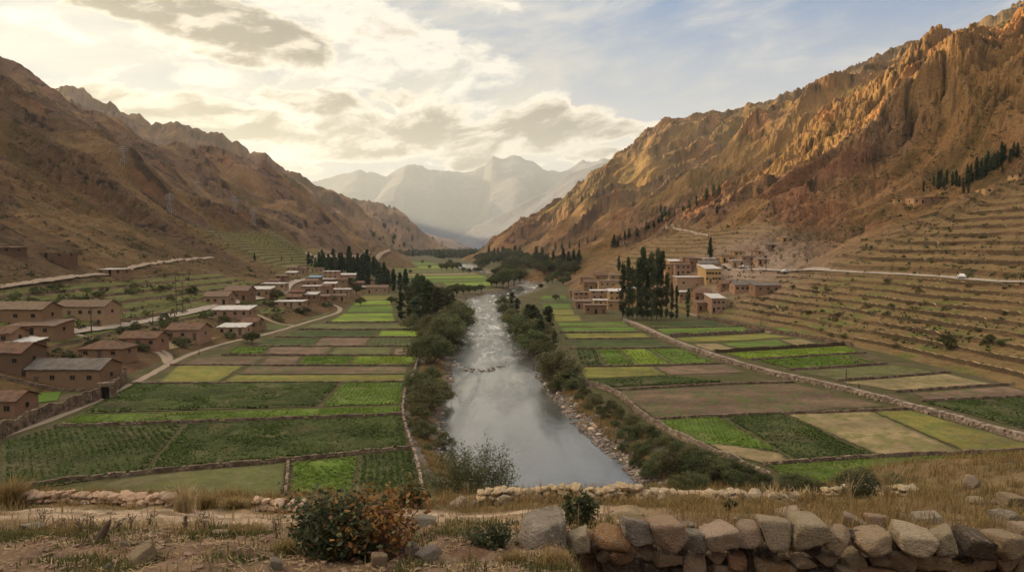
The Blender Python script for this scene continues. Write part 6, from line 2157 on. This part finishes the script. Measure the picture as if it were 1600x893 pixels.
M_DRY = mat('dry grass blades', (0.30, 0.205, 0.085), color2=(0.215, 0.150, 0.062), vary=0.35, scale=1.1, fine=40, trans=0.3, obj_var=0.1)
M_STRAW = mat('pale straw stalks', (0.42, 0.32, 0.17), color2=(0.33, 0.24, 0.12), vary=0.3, scale=1.3, fine=30, trans=0.2)
M_GRASS = mat('short green grass', (0.075, 0.082, 0.026), color2=(0.11, 0.10, 0.035), vary=0.35, scale=1.2, fine=30, trans=0.3)
M_DEAD = mat('dead stalks', (0.13, 0.092, 0.062), color2=(0.20, 0.15, 0.10), vary=0.3, scale=4)
LF = {k: mat(k + ' bush leaf', c, color2=c2, vary=0.3, scale=2.4, fine=20, trans=0.3, rough=0.6, spec=0.3) for k, c, c2 in (
    ('green', (0.062, 0.075, 0.030), (0.042, 0.052, 0.022)), ('pale', (0.17, 0.165, 0.062), (0.125, 0.13, 0.05)), ('orange', (0.30, 0.155, 0.040), (0.22, 0.105, 0.032)), ('red', (0.165, 0.07, 0.034), (0.12, 0.058, 0.030)))}


def track_y(X):
    return 10.45 - 0.045 * (X + 6) + 0.18 * np.sin(X * 0.7)


def near_grass():
    rg = np.random.RandomState(21)
    n = 120000
    X = rg.uniform(-13, 13, n)
    Y = rg.uniform(5.2, 16.5, n)
    k = np.abs(X) < Y * .80
    X, Y = X[k], Y[k]
    gn = fbm(X * .9, Y * .9, 4, 111)
    g2 = fbm(X * 1.9, Y * 1.9, 3, 121)
    g3 = fbm(X * 4.5, Y * 4.5, 2, 123)
    dens = sst(Y + gn * 1.2, 8.3, 9.2) * (0.12 + 0.88 * sst(g2 + .8 * g3, -.3, .35))
    tr = np.minimum(np.abs(Y - track_y(X) - .45), np.abs(Y - track_y(X) + .55))
    dens *= np.where(X < 2.5, sst(tr, .36, .70) * np.where(np.abs(Y - track_y(X) + .05) < .6, .15, 1), 1.0)
    dens = np.maximum(dens, 0.10 * sst(g2, 0.1, .5))
    dens = np.where((X > 1.2) & (Y < 8.3), 0.25 * (Y > 6.5), dens)
    k = rg.rand(len(X)) < dens
    X, Y, g2, g3 = X[k], Y[k], g2[k], g3[k]
    Z = fg_height(X, Y)
    ln = 0.075 + 0.13 * sst(g2 + g3, -.2, .8) + 0.03 * (X > 0)
    V, Q = blades(np.stack([X, Y, Z - .01], 1), ln, 0.0075, rg, .7)
    tag(mesh_np('dry_grass', V, Q, M_DRY), 'golden dry grass covering the near terrace', 'grass', kind='stuff')
    # green grass in patches at the left and along the earth
    X = rg.uniform(-9, 1.5, 60000)
    Y = rg.uniform(5.5, 9.4, 60000)
    k = np.abs(X) < Y * .80
    X, Y = X[k], Y[k]
    gn = fbm(X * .9, Y * .9, 4, 111)
    patch = sst(gn, .12, .5) + sst(fbm(X * 1.6, Y * 1.6, 3, 131), .25, .6) * .5 + 1.2 * np.exp(-((X + 6.2) ** 2 + ((Y - 8.3) * 1.6) ** 2) * .9)
    k = rg.rand(len(X)) < patch * .55
    X, Y = X[k], Y[k]
    V, Q = blades(np.stack([X, Y, fg_height(X, Y) - .01], 1), 0.085, 0.006, rg, .9)
    tag(mesh_np('green_grass', V, Q, M_GRASS), 'patches of short green grass on the bare earth', 'grass', kind='stuff')
    # pebbles and clods
    X = rg.uniform(-7, 7, 14000)
    Y = rg.uniform(5.4, 10.8, 14000)
    k = (np.abs(X) < Y * .8) & ((X < 1.5) | (Y > 8.3)) & (rg.rand(14000) < np.where(Y > 8.8, .35, 1) * (.25 + .75 * sst(fbm(X * 1.3, Y * 1.3, 3, 127), -.3, .4)))
    X, Y = X[k], Y[k]
    Z = fg_height(X, Y)
    S, Fc = rock_shape(801, 1, 9, 0, 10)
    s = 0.007 + 0.034 * rg.rand(len(X)) ** 5
    s3 = s[:, None] * rg.uniform(.6, 1.3, (len(X), 3)) * np.array([1, 1, .6])
    a = rg.rand(len(X)) * 6.28
    B = S[None] * s3[:, None]
    x = B[..., 0] * np.cos(a)[:, None] - B[..., 1] * np.sin(a)[:, None] + X[:, None]
    y = B[..., 0] * np.sin(a)[:, None] + B[..., 1] * np.cos(a)[:, None] + Y[:, None]
    z = B[..., 2] + (Z + s * .25)[:, None]
    V = np.stack([x, y, z], -1).reshape(-1, 3)
    Q = (Fc[None] + (np.arange(len(X)) * len(S))[:, None, None]).reshape(-1, 3)
    tag(mesh_np('pebbles', V, Q, mat('pebble', (0.26, 0.175, 0.125), color2=(0.16, 0.105, 0.072), vary=.4, scale=3)), 'pebbles and clods scattered over the bare earth', 'pebbles', kind='stuff')

    X = rg.uniform(-7, 3, 5000)
    Y = rg.uniform(5.4, 9.6, 5000)
    k = (np.abs(X) < Y * .8) & ((X < 1.5) | (Y > 8.4)) & (fbm(X * 1.5, Y * 1.5, 3, 128) > -.1)
    X, Y = X[k], Y[k]
    a = rg.rand(len(X)) * 6.28
    L = rg.uniform(.03, .12, len(X))
    d = np.stack([np.cos(a) * L, np.sin(a) * L], 1)
    w = np.stack([-np.sin(a), np.cos(a)], 1) * .004
    z0, z1 = fg_height(X, Y) + .015, fg_height(X + d[:, 0], Y + d[:, 1]) + .02 + .03 * rg.rand(len(X))
    b0 = np.stack([X, Y], 1)
    V = np.stack([np.c_[b0 - w, z0], np.c_[b0 + w, z0], np.c_[b0 + d + w, z1], np.c_[b0 + d - w, z1]], 1).reshape(-1, 3)
    tag(mesh_np('straw_litter', V, np.arange(len(V)).reshape(-1, 4), M_STRAW), 'broken straw litter lying on the bare earth', 'straw', kind='stuff')  # straw litter


near_grass()


def tuft(label, x, y, hpx, wpx, n, m, seed, name='grass_tuft', lean=.9, stalks=0):
    rg = np.random.RandomState(seed)
    p = hit([(x, y)])[0]
    h, w = hpx / F * p[1], wpx / F * p[1]
    pos = np.zeros((n, 3))
    pos[:, :2] = rg.normal(size=(n, 2)) * w * .17
    pos[:, 2] = H(p[0] + pos[:, 0], p[1] + pos[:, 1]) - p[2] - .02
    V, Q = blades(pos, h * .8, .006, rg, lean)
    if stalks:
        e = empty(name, p)
        mesh_np('leaves', V, Q, m, parent=e)
        q = np.zeros((stalks, 3))
        q[:, :2] = rg.normal(size=(stalks, 2)) * w * .06
        V, Q = blades(q, h * 1.35, .005, rg, .55)
        mesh_np('stalk', V, Q, M_STRAW, parent=e)
    else:
        e = mesh_np(name, V, Q, m)
        e.location = p
    tag(e, label, 'grass tuft', 'dry grass tufts on the near terrace')


tuft('big golden grass tuft at the left edge beside the track', 22, 786, 44, 58, 700, M_DRY, 1, stalks=14)
tuft('tall pale grass with long bent stalks beside the track', 288, 800, 46, 34, 260, M_STRAW, 2, stalks=26)
tuft('rust-coloured grass clump right of the tall pale grass', 322, 793, 28, 30, 420, M_DRY, 3)
tuft('rounded reddish grass hummock left of the big bush', 366, 793, 20, 34, 600, M_DRY, 4, lean=1.2)
tuft('low straw-coloured tuft on the terrace edge between two stone heaps', 216, 786, 16, 26, 260, M_DRY, 5)
tuft('straw tuft against the tumbled stones left of the big bush', 398, 794, 22, 26, 240, M_DRY, 6)
tuft('golden tuft at the foot of the river-side edge wall', 760, 790, 14, 26, 240, M_DRY, 7)
tuft('golden grass hump behind the right half of the edge wall', 1065, 788, 18, 60, 600, M_DRY, 8)
tuft('shaggy dry tuft on the mound at the right edge', 1440, 768, 16, 50, 520, M_DRY, 9)
tuft('dry tuft spilling around the left foot of the grey boulder', 800, 878, 22, 50, 420, M_DRY, 10)
tuft('dry tuft in front of the grey boulder', 870, 884, 30, 70, 650, M_DRY, 11)
tuft('thin dry tuft under the wall stones', 960, 890, 20, 60, 420, M_DRY, 12)
tuft('dry brown tuft at the left foot of the big bush', 448, 862, 26, 50, 420, M_DRY, 13)


def spiky(label, x, y, hpx, n, seed, group='spiky grey plants by the edge wall'):
    rg = np.random.RandomState(seed)
    p = hit([(x, y)])[0]
    h = hpx / F * p[1]
    pos = rg.normal(size=(n, 3)) * np.array([h * .12, h * .1, 0])
    V, Q = blades(pos, h, .018, rg, .8)
    o = mesh_np('spiky_plant', V, Q, M_STRAW)
    o.location = p
    tag(o, label, 'plant', group)


for i, (x, y, h) in enumerate([(1203, 786, 26), (1226, 786, 28), (1248, 786, 24), (1268, 785, 22)]):
    spiky('%s spiky grey plant from the left behind the low flat-stone edge wall' % nth(i), x, y, h, 26, 60 + i)


def weed(label, x, y, hpx, seed, spread=.5, n=7, m=None, group='dead weeds beside the track', name='dead_weed'):
    rg = np.random.RandomState(seed)
    p = hit([(x, y)])[0]
    h = hpx / F * p[1]
    b = MB()
    for j in range(n):
        a = rg.rand() * 6.28
        q = np.array([math.cos(a) * spread * h * rg.rand(), math.sin(a) * spread * h * rg.rand() * .6, h * rg.uniform(.55, 1.0)])
        b.tube((rg.normal() * .01, rg.normal() * .01, -.03), q * [.4, .4, .55], .006, .0045, 4)
        b.tube(q * [.4, .4, .55], q, .0045, .0025, 4)
        for k in range(3):
            t = rg.uniform(.45, .95)
            s = q * [.4 + .6 * max(0, (t - .55) / .45), .4 + .6 * max(0, (t - .55) / .45), t]
            b.tube(s, s + np.array([rg.normal() * .10 * h, rg.normal() * .06 * h, h * rg.uniform(.04, .16)]), .003, .0015, 4)
    e = empty(name, p)
    b.build('stem', m or M_DEAD, e)
    C = np.stack([rg.normal(size=60) * spread * h * .30, rg.normal(size=60) * spread * h * .2, h * rg.uniform(.4, 1.0, 60)], 1)
    V, Q = leaf_cloud(C, .03, rg)
    mesh_np('leaves', V, Q, M_DEAD, parent=e)
    tag(e, label, 'weed', group)


for i, (x, y, h) in enumerate([(100, 834, 26), (124, 836, 30), (140, 834, 34), (186, 832, 22), (203, 826, 26), (68, 822, 30), (235, 822, 20), (318, 828, 30), (432, 840, 34)]):
    weed('%s dead brown weed from the left along the near side of the track' % nth(i), x, y, h, 80 + i, n=5)
weed('dark shrivelled stalk under the tall pale grass by the track', 290, 830, 26, 95, .3, 12, group=None)
weed('tall bare twiggy bush against the lowest green field', 1385, 778, 74, 96, .75, 26, m=M_STRAW, group='bare twigs above the stone wall', name='bare_bush')
weed('thin bare sapling in the golden grass above the stone wall', 1327, 790, 70, 97, .5, 9, m=M_STRAW, group='bare twigs above the stone wall', name='bare_bush')
weed('lone slanting dry stem near the right edge above the mound', 1572, 768, 54, 98, .6, 2, m=M_STRAW, group='bare twigs above the stone wall', name='bare_bush')


def stump():
    p = hit([(153, 846)])[0]
    e = empty('tree_stump', p)
    b = MB()
    rg = random.Random(3)
    k = p[1] / F
    a = np.array([0, 0, -.05])
    for j in range(4):
        q = np.array([(j + 1) * 4.5 * k, 0.0, (j + 1) * 8.0 * k])
        b.tube(a, q, (8 - j * .9) * k, (7.2 - j * .9) * k, 9)
        a = q
    b.tube(a, a + np.array([4 * k, 0, 5 * k]), 3.5 * k, 1.0 * k, 6)
    b.build('trunk', M_WOOD, e)
    b = MB()
    b.tube((-2 * k, 0, 2 * k), (-9 * k, -.02, -2 * k), 4 * k, 2 * k, 6)
    b.tube((4 * k, 0, 1 * k), (11 * k, .02, -3 * k), 4 * k, 2 * k, 6)
    b.build('root', M_WOOD, e)
    tag(e, 'leaning dark broken tree stump in the grass by the track', 'stump')


stump()


# ------------------------------------------------------------------ near bushes
def bush(name, label, x, y, wpx, hpx, seed, mixes, lsize, nstem=30, per=60, group=None):
    """mixes: list of (leaf kind, share, function giving weight from the position -1..1 across and 0..1 up)"""
    rg = np.random.RandomState(seed)
    p = hit([(x, y)])[0]
    w, h = wpx / F * p[1], hpx / F * p[1]
    e = empty(name, p)
    tag(e, label, 'bush', group)
    b = MB()
    pts = []
    for j in range(nstem):
        a = rg.rand() * 6.28
        rr = np.sqrt(rg.rand())
        q = np.array([math.cos(a) * rr * w * .5, math.sin(a) * rr * w * .36, h * (.25 + .75 * rg.rand() ** .8 * (1 - .5 * rr * rr))]) * (1.22 if j % 7 == 0 else rg.uniform(.8, 1.0))
        a0 = np.array([rg.normal() * .08 * w, rg.normal() * .06 * w, -.05])
        mid = a0 * .5 + q * .5 + rg.normal(size=3) * .05 * w
        b.tube(a0, mid, .011, .008, 5)
        b.tube(mid, q, .008, .003, 4)
        for t in np.linspace(-.3, 1.08, 12):
            c = (mid * (1 - t) + q * t) if t > 0 else (mid * (1 + t) - a0 * t)
            pts.append(c + rg.normal(size=(per // 12, 3)) * np.array([.07, .07, .05]) * w * .75)
    b.build('stem', M_BARK, e)
    C = np.concatenate(pts)
    C[:, 2] = np.maximum(C[:, 2], .02)
    u, v = C[:, 0] / (w * .5), C[:, 2] / h
    W = np.stack([np.clip(f(u, v), 0, None) + 1e-6 for _, f in mixes], 1)
    W = W.cumsum(1) / W.sum(1, keepdims=True)
    pick = (rg.rand(len(C))[:, None] > W).sum(1)
    for i, (kind, _) in enumerate(mixes):
        s = C[pick == i]
        if len(s):
            V, Q = leaf_cloud(s, lsize, rg, aspect=.62)
            mesh_np('leaves', V, Q, LF[kind], parent=e)
    return e


bush('leafy_bush', 'large bush beside the track, green at its left and orange-red at its right', 552, 872, 196, 122, 5,
     [('green', lambda u, v: 1.4 - 1.5 * u - .2 * v), ('pale', lambda u, v: .15 + 1.3 * np.clip(v - .6, 0, 1) * (u < .5)), ('orange', lambda u, v: .12 + 1.9 * np.clip(u + .15, 0, 1) * np.clip(v * 1.6 - .2, 0, 1.2)), ('red', lambda u, v: .1 + 1.1 * np.clip(u + .1, 0, 1) * (1.1 - v * .7))],
     0.062, 120, 72)
bush('low_bush', 'low dark green bush with thin shoots between the track and the grey boulder', 770, 856, 90, 46, 6, [('green', lambda u, v: 1 + 0 * u)], 0.045, 26, 48, 'low green bushes on the near terrace')
bush('low_bush', 'green bush in the golden grass in front of the edge wall and river', 905, 818, 66, 52, 7, [('green', lambda u, v: .8 + 0 * u), ('pale', lambda u, v: .35 + 0 * u)], 0.055, 34, 60, 'low green bushes on the near terrace')
bush('low_bush', 'small dark green bush at the right end of the flat-stone edge wall', 1140, 796, 24, 20, 8, [('green', lambda u, v: 1 + 0 * u)], 0.05, 14, 36, 'low green bushes on the near terrace')
bush('low_bush', 'yellowing bush on the terrace edge just right of the big two-coloured bush', 640, 792, 60, 50, 9, [('pale', lambda u, v: 1 + 0 * u), ('orange', lambda u, v: .5 + 0 * u), ('green', lambda u, v: .5 + 0 * u)], 0.06, 30, 60, 'low green bushes on the near terrace')
bush('low_bush', 'thin dark leafy bush behind the bare twigs above the stone wall', 1350, 776, 90, 52, 10, [('green', lambda u, v: 1 + 0 * u)], 0.05, 26, 36, 'low green bushes on the near terrace')

# ------------------------------------------------------------------ river stones
rr_ = random.Random(77)
pts = []
for i in range(46):
    y = rr_.uniform(600, 745)
    x = np.interp(y, [575, 590, 620, 655, 695, 735, 775], [838, 848, 868, 900, 942, 990, 1026]) + rr_.uniform(-4, 22)
    pts.append((x, y, rr_.uniform(5, 13)))
for i in range(14):
    y = rr_.uniform(590, 700)
    x = np.interp(y, [590, 640, 680, 715], [704, 692, 686, 700]) + rr_.uniform(-6, 4)
    pts.append((x, y, rr_.uniform(4, 9)))
pts += [(905, 652, 9), (893, 637, 8), (915, 668, 7), (880, 637, 8)]
pts.sort()
Z0 = flo([a[0] for a in pts], [a[1] for a in pts], WATER_Z)
for i, (a, p) in enumerate(zip(pts, Z0)):
    z = max(WATER_Z, H(p[0:1], p[1:2])[0])
    s = a[2] / 2 / F * p[1]
    o = rock_at('river_rock', (p[0], p[1], z + s * .15), (s, s * .8, s * .62), rr_.choice(['grey', 'pink', 'warm', 'pale']), i % 12, (0, 0, rr_.uniform(0, 6)))
    tag(o, '%s boulder from the left along the stony edges of the near river' % nth(i), 'rock', 'boulders along the near river')
# the riffle: dark stones across the stream
pts = []
for i in range(40):
    t = rr_.random()
    x = 708 + 86 * t
    y = 567 + 12 * math.sin(math.pi * t) + rr_.uniform(-3.5, 3.5)
    pts.append((x, y, rr_.uniform(2.5, 6)))
pts += [(rr_.uniform(728, 790), rr_.uniform(472, 545), rr_.uniform(1.5, 4)) for _ in range(26)]
pts.sort()
Z0 = flo([a[0] for a in pts], [a[1] for a in pts], WATER_Z)
for i, (a, p) in enumerate(zip(pts, Z0)):
    s = a[2] / 2 / F * p[1]
    o = rock_at('river_rock', (p[0], p[1], WATER_Z), (s * 1.3, s, s * .5), rr_.choice(['dark', 'dark', 'grey']), i % 12, (0, 0, rr_.uniform(0, 6)))
    tag(o, '%s dark stone from the left breaking the water of the river riffles' % nth(i), 'rock', 'dark stones in the river riffles')


def bank_gravel():
    rg = np.random.RandomState(33)
    n = 9000
    y = rg.uniform(480, 770, n)
    x = np.interp(y, [480, 520, 575, 590, 620, 655, 695, 735, 775], [786, 806, 838, 848, 868, 900, 942, 990, 1026]) + rg.uniform(-8, 1, n) + rg.rand(n) ** 2 * (8 + (y - 470) * .28)
    m = rg.rand(n) < .3
    x2 = np.interp(y, [480, 560, 590, 640, 680, 715, 765], [724, 706, 704, 690, 684, 700, 762]) - rg.rand(n) ** 2 * 14
    x = np.where(m, x2, x)
    p = flo(x, y, -1.0)
    z = H(p[:, 0], p[:, 1])
    k = (fbm(p[:, 0] / 4, p[:, 1] / 4, 2, 301) > -.15) & (z > WATER_Z - .35)
    p, z = p[k], z[k]
    S, Fc = rock_shape(811, 1, 9, 0, 10)
    s = (.10 + .28 * rg.rand(len(p)) ** 3)
    s3 = s[:, None] * rg.uniform(.6, 1.3, (len(p), 3)) * np.array([1, 1, .7])
    V = (S[None] * s3[:, None] + np.stack([p[:, 0], p[:, 1], z + s * .2], 1)[:, None]).reshape(-1, 3)
    Q = (Fc[None] + (np.arange(len(p)) * len(S))[:, None, None]).reshape(-1, 3)
    tag(mesh_np('bank_gravel', V, Q, mat('river gravel', (0.26, 0.21, 0.175), color2=(0.16, 0.125, 0.10), vary=.4, scale=.5)), 'grey and pink cobbles along the river banks', 'gravel', kind='stuff')
    # dry grass on the banks
    n = 60000
    y = rg.uniform(560, 775, n)
    x = np.interp(y, [575, 590, 620, 655, 695, 735, 775], [838, 848, 868, 900, 942, 990, 1026]) + 6 + rg.rand(n) * (10 + (y - 560) * .62)
    x2 = np.interp(y, [560, 590, 640, 680, 715, 765], [668, 652, 640, 648, 662, 690]) + rg.rand(n) * 40
    x = np.where(rg.rand(n) < .35, x2, x)
    p = flo(x, y, -.3)
    k = fbm(p[:, 0] / 5, p[:, 1] / 5, 3, 302) > -.1
    p = p[k]
    p[:, 2] = H(p[:, 0], p[:, 1])
    k = p[:, 2] > WATER_Z + .3
    p = p[k]
    V, Q = blades(p, .6, .045, rg, .8)
    tag(mesh_np('bank_grass', V, Q, M_DRY), 'rank dry grass on the river banks', 'grass', kind='stuff')


bank_gravel()


# ------------------------------------------------------------------ poles, pylons, vehicles, people
def pole(label, x, y, hpx, arm=True, group='wooden utility poles'):
    p = hit([(x, y)])[0]
    h = hpx / F * p[1]
    e = empty('utility_pole', p)
    b = MB()
    b.tube((0, 0, -.5), (0, 0, h), .17, .11, 8)
    b.build('pole', M_WOOD, e)
    if arm:
        b = MB()
        b.box(-.9, .9, -.12, .0, h * .93, h * .93 + .14)
        a = b.build('crossarm', M_WOOD, e)
        for s in (-.75, 0, .75):
            b = MB()
            b.tube((s, -.06, h * .93 + .14), (s, -.06, h * .93 + .42), .06, .04, 6)
            b.build('insulator', M_FRAME, a)
    tag(e, label, 'utility pole', group)


for lb, x, y, h, arm in (('tallest bare pole beside the left road, left of a leafy pole', 276, 492, 68, False), ('second tall pole beside the left road', 286, 491, 52, True), ('pole standing behind the blue-shed farmhouses on the left road', 143, 521, 42, True),
                         ('short pole below the left road', 239, 506, 22, True), ('pole on the right village road beside the parked pickup', 1174, 424, 32, True), ('pole right of the pickup on the hillside road', 1197, 424, 26, True),
                         ('short post where the right path meets the terraces', 1189, 512, 18, False), ('post in the olive plot behind the two walkers', 1322, 592, 16, False), ('pale post among the right bank willows', 866, 551, 22, False), ('pole on the ridge above the right village', 1107, 372, 26, True)):
    pole(lb, x, y, h, arm)

M_STEEL = mat('galvanised steel', (0.30, 0.29, 0.28), vary=.1, rough=.5, metal=.6)


def pylon(label, x, y, hpx):
    p = hit([(x, y)])[0]
    h = max(hpx / F * p[1], 14)
    e = empty('pylon', p)
    b = MB()
    w = h * .13
    r = h * .009
    L = [0, .3, .55, .75, .9, 1.0]
    wd = [1, .7, .45, .28, .2, .04]
    for i in range(5):
        for sx, sy in ((1, 1), (1, -1), (-1, -1), (-1, 1)):
            b.tube((sx * w * wd[i], sy * w * wd[i], h * L[i] - (1 if i == 0 else 0)), (sx * w * wd[i + 1], sy * w * wd[i + 1], h * L[i + 1]), r, r, 4)
        for s in ((1, 1, 1, -1), (-1, 1, -1, -1), (1, 1, -1, 1), (1, -1, -1, -1)):
            b.tube((s[0] * w * wd[i], s[1] * w * wd[i], h * L[i]), (s[2] * w * wd[i + 1], s[3] * w * wd[i + 1], h * L[i + 1]), r * .7, r * .7, 4)
    b.build('lattice_tower', M_STEEL, e)
    for z, s in ((.70, .22), (.80, .26), (.90, .20)):
        b = MB()
        b.tube((-h * s, 0, h * z), (h * s, 0, h * z), r, r, 4)
        b.tube((-h * s, 0, h * z), (0, 0, h * (z + .06)), r * .7, r * .7, 4)
        b.tube((h * s, 0, h * z), (0, 0, h * (z + .06)), r * .7, r * .7, 4)
        b.build('crossarm', M_STEEL, e)
    tag(e, label, 'pylon', 'pylons on the left slopes')


for i, (x, y, h) in enumerate([(193, 257, 16), (266, 333, 18), (308, 304, 20), (366, 333, 14), (396, 353, 12)]):
    pylon('%s steel lattice pylon from the left on the left mountain slope' % nth(i), x, y, h)

M_GLASS = mat('dark car glass', (0.02, 0.022, 0.025), rough=.15, spec=.6, vary=.1)
M_TYRE = mat('tyre rubber', (0.02, 0.02, 0.02), vary=.2)
M_LAMP = mat('headlamp glass', (0.6, 0.6, 0.55), rough=.2, vary=.05)


def vehicle(label, x, y, colour, kind, rz=0.0, z=None):
    p = hit([(x, y)])[0]
    e = empty('parked_car' if kind != 'tuk' else 'three_wheeler', (p[0], p[1], p[2] + .12), rz)
    m = mat('car paint', colour, rough=.35, spec=.5, vary=.06)
    prof = {'car': [(-2.1, .35), (-2.15, .85), (-1.9, .98), (-1.3, 1.02), (-.7, 1.48), (.75, 1.5), (1.3, 1.05), (2.0, .92), (2.15, .7), (2.1, .35)],
            'pickup': [(-2.5, .45), (-2.5, 1.05), (-.4, 1.05), (-.3, 1.72), (.85, 1.72), (1.35, 1.15), (2.3, 1.05), (2.45, .8), (2.4, .45)],
            'tuk': [(-1.2, .35), (-1.25, 1.2), (-1.0, 1.75), (.55, 1.75), (.95, 1.05), (1.25, .8), (1.2, .4)]}[kind]
    w = .82 if kind != 'tuk' else .62
    n = len(prof)
    V = [(a, -w * (1 if c < 1.1 else .84), c) for a, c in prof] + [(a, w * (1 if c < 1.1 else .84), c) for a, c in prof]
    b = MB()
    b.add(V, [tuple(range(n)), tuple(range(2 * n - 1, n - 1, -1))] + [(i, n + i, n + (i + 1) % n, (i + 1) % n) for i in range(n)])
    body = b.build('body', m, e)
    zt = {'car': (1.06, 1.4, -.75, .85), 'pickup': (1.12, 1.6, -.2, .85), 'tuk': (1.15, 1.6, -.9, .5)}[kind]
    for s in (-1, 1):
        b = MB()
        yo = s * (w * .90)
        b.box(zt[2], zt[3], min(yo, yo + s * .07), max(yo, yo + s * .07), zt[0], zt[1])
        b.build('window', M_GLASS, e)
        hx = prof[-2][0]
        b = MB()
        b.box(hx - .02, hx + .05, s * w * .65 - .12, s * w * .65 + .12, .62, .78)
        b.build('headlight', M_LAMP, e)
        for a in ((-1.35, 1.35) if kind == 'car' else (-1.6, 1.55) if kind == 'pickup' else (-.8,)):
            b = MB()
            b.tube((a, s * w * .72, .33), (a, s * w * 1.03, .33), .33, .33, 12)
            b.build('wheel', M_TYRE, e)
    if kind == 'tuk':
        b = MB()
        b.tube((.95, -.08, .3), (.95, .08, .3), .3, .3, 12)
        b.build('wheel', M_TYRE, e)
    tag(e, label, 'car' if kind != 'tuk' else 'three-wheeler', 'vehicles on the valley roads')


vehicle('white car on the hillside road just right of the right village', 1228, 426, (.62, .62, .60), 'car', .15)
vehicle('white car far along the hillside road near the right edge', 1502, 435, (.6, .6, .58), 'car', 1.2)
vehicle('white pickup parked before the roadside houses of the right village', 1162, 419, (.55, .54, .5), 'pickup', .1)
vehicle('small dark three-wheeler on the left road', 257, 497, (.04, .04, .05), 'tuk', .9)

M_SKIN = mat('skin', (.22, .12, .075), vary=.1)
M_HAT = mat('felt hat', (.10, .065, .04), vary=.2)


def person(label, x, y, cloth, legs, hat=True, h=1.65, rz=0.0, stride=.18):
    p = hit([(x, y)])[0]
    e = empty('person', (p[0], p[1], p[2] + .02), rz)
    me = bpy.data.meshes.new('body')
    # joints: pelvis, chest, neck, head, arms, legs
    J = [(0, 0, .92), (0, 0, 1.18), (0, 0, 1.40), (0, 0, 1.50), (0, .01, 1.58), (.19, 0, 1.36), (.26, .04, 1.10), (.27, -.06, .86), (-.19, 0, 1.36), (-.26, -.03, 1.10), (-.27, .08, .86),
         (.10, 0, .88), (.11, -stride * .4, .48), (.11, -stride * .5, .07), (.11, -stride * .5 - .16, .04), (-.10, 0, .88), (-.11, stride * .3, .48), (-.11, stride, .08), (-.11, stride - .15, .04), (0, 0, 1.68)]
    E = [(0, 1), (1, 2), (2, 3), (3, 4), (4, 19), (2, 5), (5, 6), (6, 7), (2, 8), (8, 9), (9, 10), (0, 11), (11, 12), (12, 13), (13, 14), (0, 15), (15, 16), (16, 17), (17, 18)]
    R = [.15, .16, .13, .06, .10, .07, .05, .04, .07, .05, .04, .10, .07, .05, .04, .10, .07, .05, .04, .085]
    k = h / 1.72
    me.from_pydata([tuple(v * k for v in j) for j in J], E, [])
    o = bpy.data.objects.new('body', me)
    COL.objects.link(o)
    o.parent = e
    sk = o.modifiers.new('skin', 'SKIN')
    for i, r in enumerate(R):
        me.skin_vertices[0].data[i].radius = (r * k, r * k * .8)
    me.skin_vertices[0].data[0].use_root = True
    su = o.modifiers.new('smooth', 'SUBSURF')
    su.levels = su.render_levels = 1
    bpy.context.view_layer.update()
    dg = bpy.context.evaluated_depsgraph_get()
    ev = bpy.data.meshes.new_from_object(o.evaluated_get(dg))
    o.modifiers.clear()
    o.data = ev
    ev.materials.clear()
    for m in (M_SKIN, mat('jacket', cloth, vary=.2, scale=3), mat('trousers', legs, vary=.2, scale=3)):
        ev.materials.append(m)
    for f in ev.polygons:
        c = f.center / k
        f.material_index = 0 if c.z > 1.46 or (abs(c.x) > .2 and c.z < .93) else (1 if c.z > .93 else 2)
        f.use_smooth = True
    if hat:
        b = MB()
        b.tube((0, 0, 1.70 * k), (0, 0, 1.725 * k), .19, .18, 12)
        b.tube((0, 0, 1.726 * k), (0, 0, 1.84 * k), .11, .085, 12)
        b.build('hat', M_HAT, e)
    else:
        b = MB()
        b.tube((0, .02, 1.62 * k), (0, .02, 1.78 * k), .115, .07, 10)
        b.build('hair', M_TYRE, e)
    tag(e, label, 'person', 'people out in the valley')


person('person in a pale jacket walking on the raised footpath across the right fields', 1324, 606, (.42, .36, .32), (.06, .05, .05), rz=.9)
person('person in dark clothes walking behind the pale-jacketed one on the raised footpath', 1342, 612, (.04, .045, .06), (.03, .03, .03), rz=.9)
person('person in dark clothes on the left road just right of the three-wheeler', 267, 495, (.05, .05, .06), (.03, .03, .03), hat=False)
person('person in brown clothes on the left road, right of the dark-clothed one', 273, 494, (.16, .10, .07), (.05, .04, .04))
person('person standing on the hillside road right of the first white car', 1245, 427, (.20, .09, .06), (.04, .04, .05))
person('person beside the far white car on the hillside road', 1512, 437, (.10, .06, .05), (.03, .03, .04))
person('person in pale clothes by the dirt path below the tiled gable house', 311, 555, (.40, .36, .33), (.08, .06, .05))
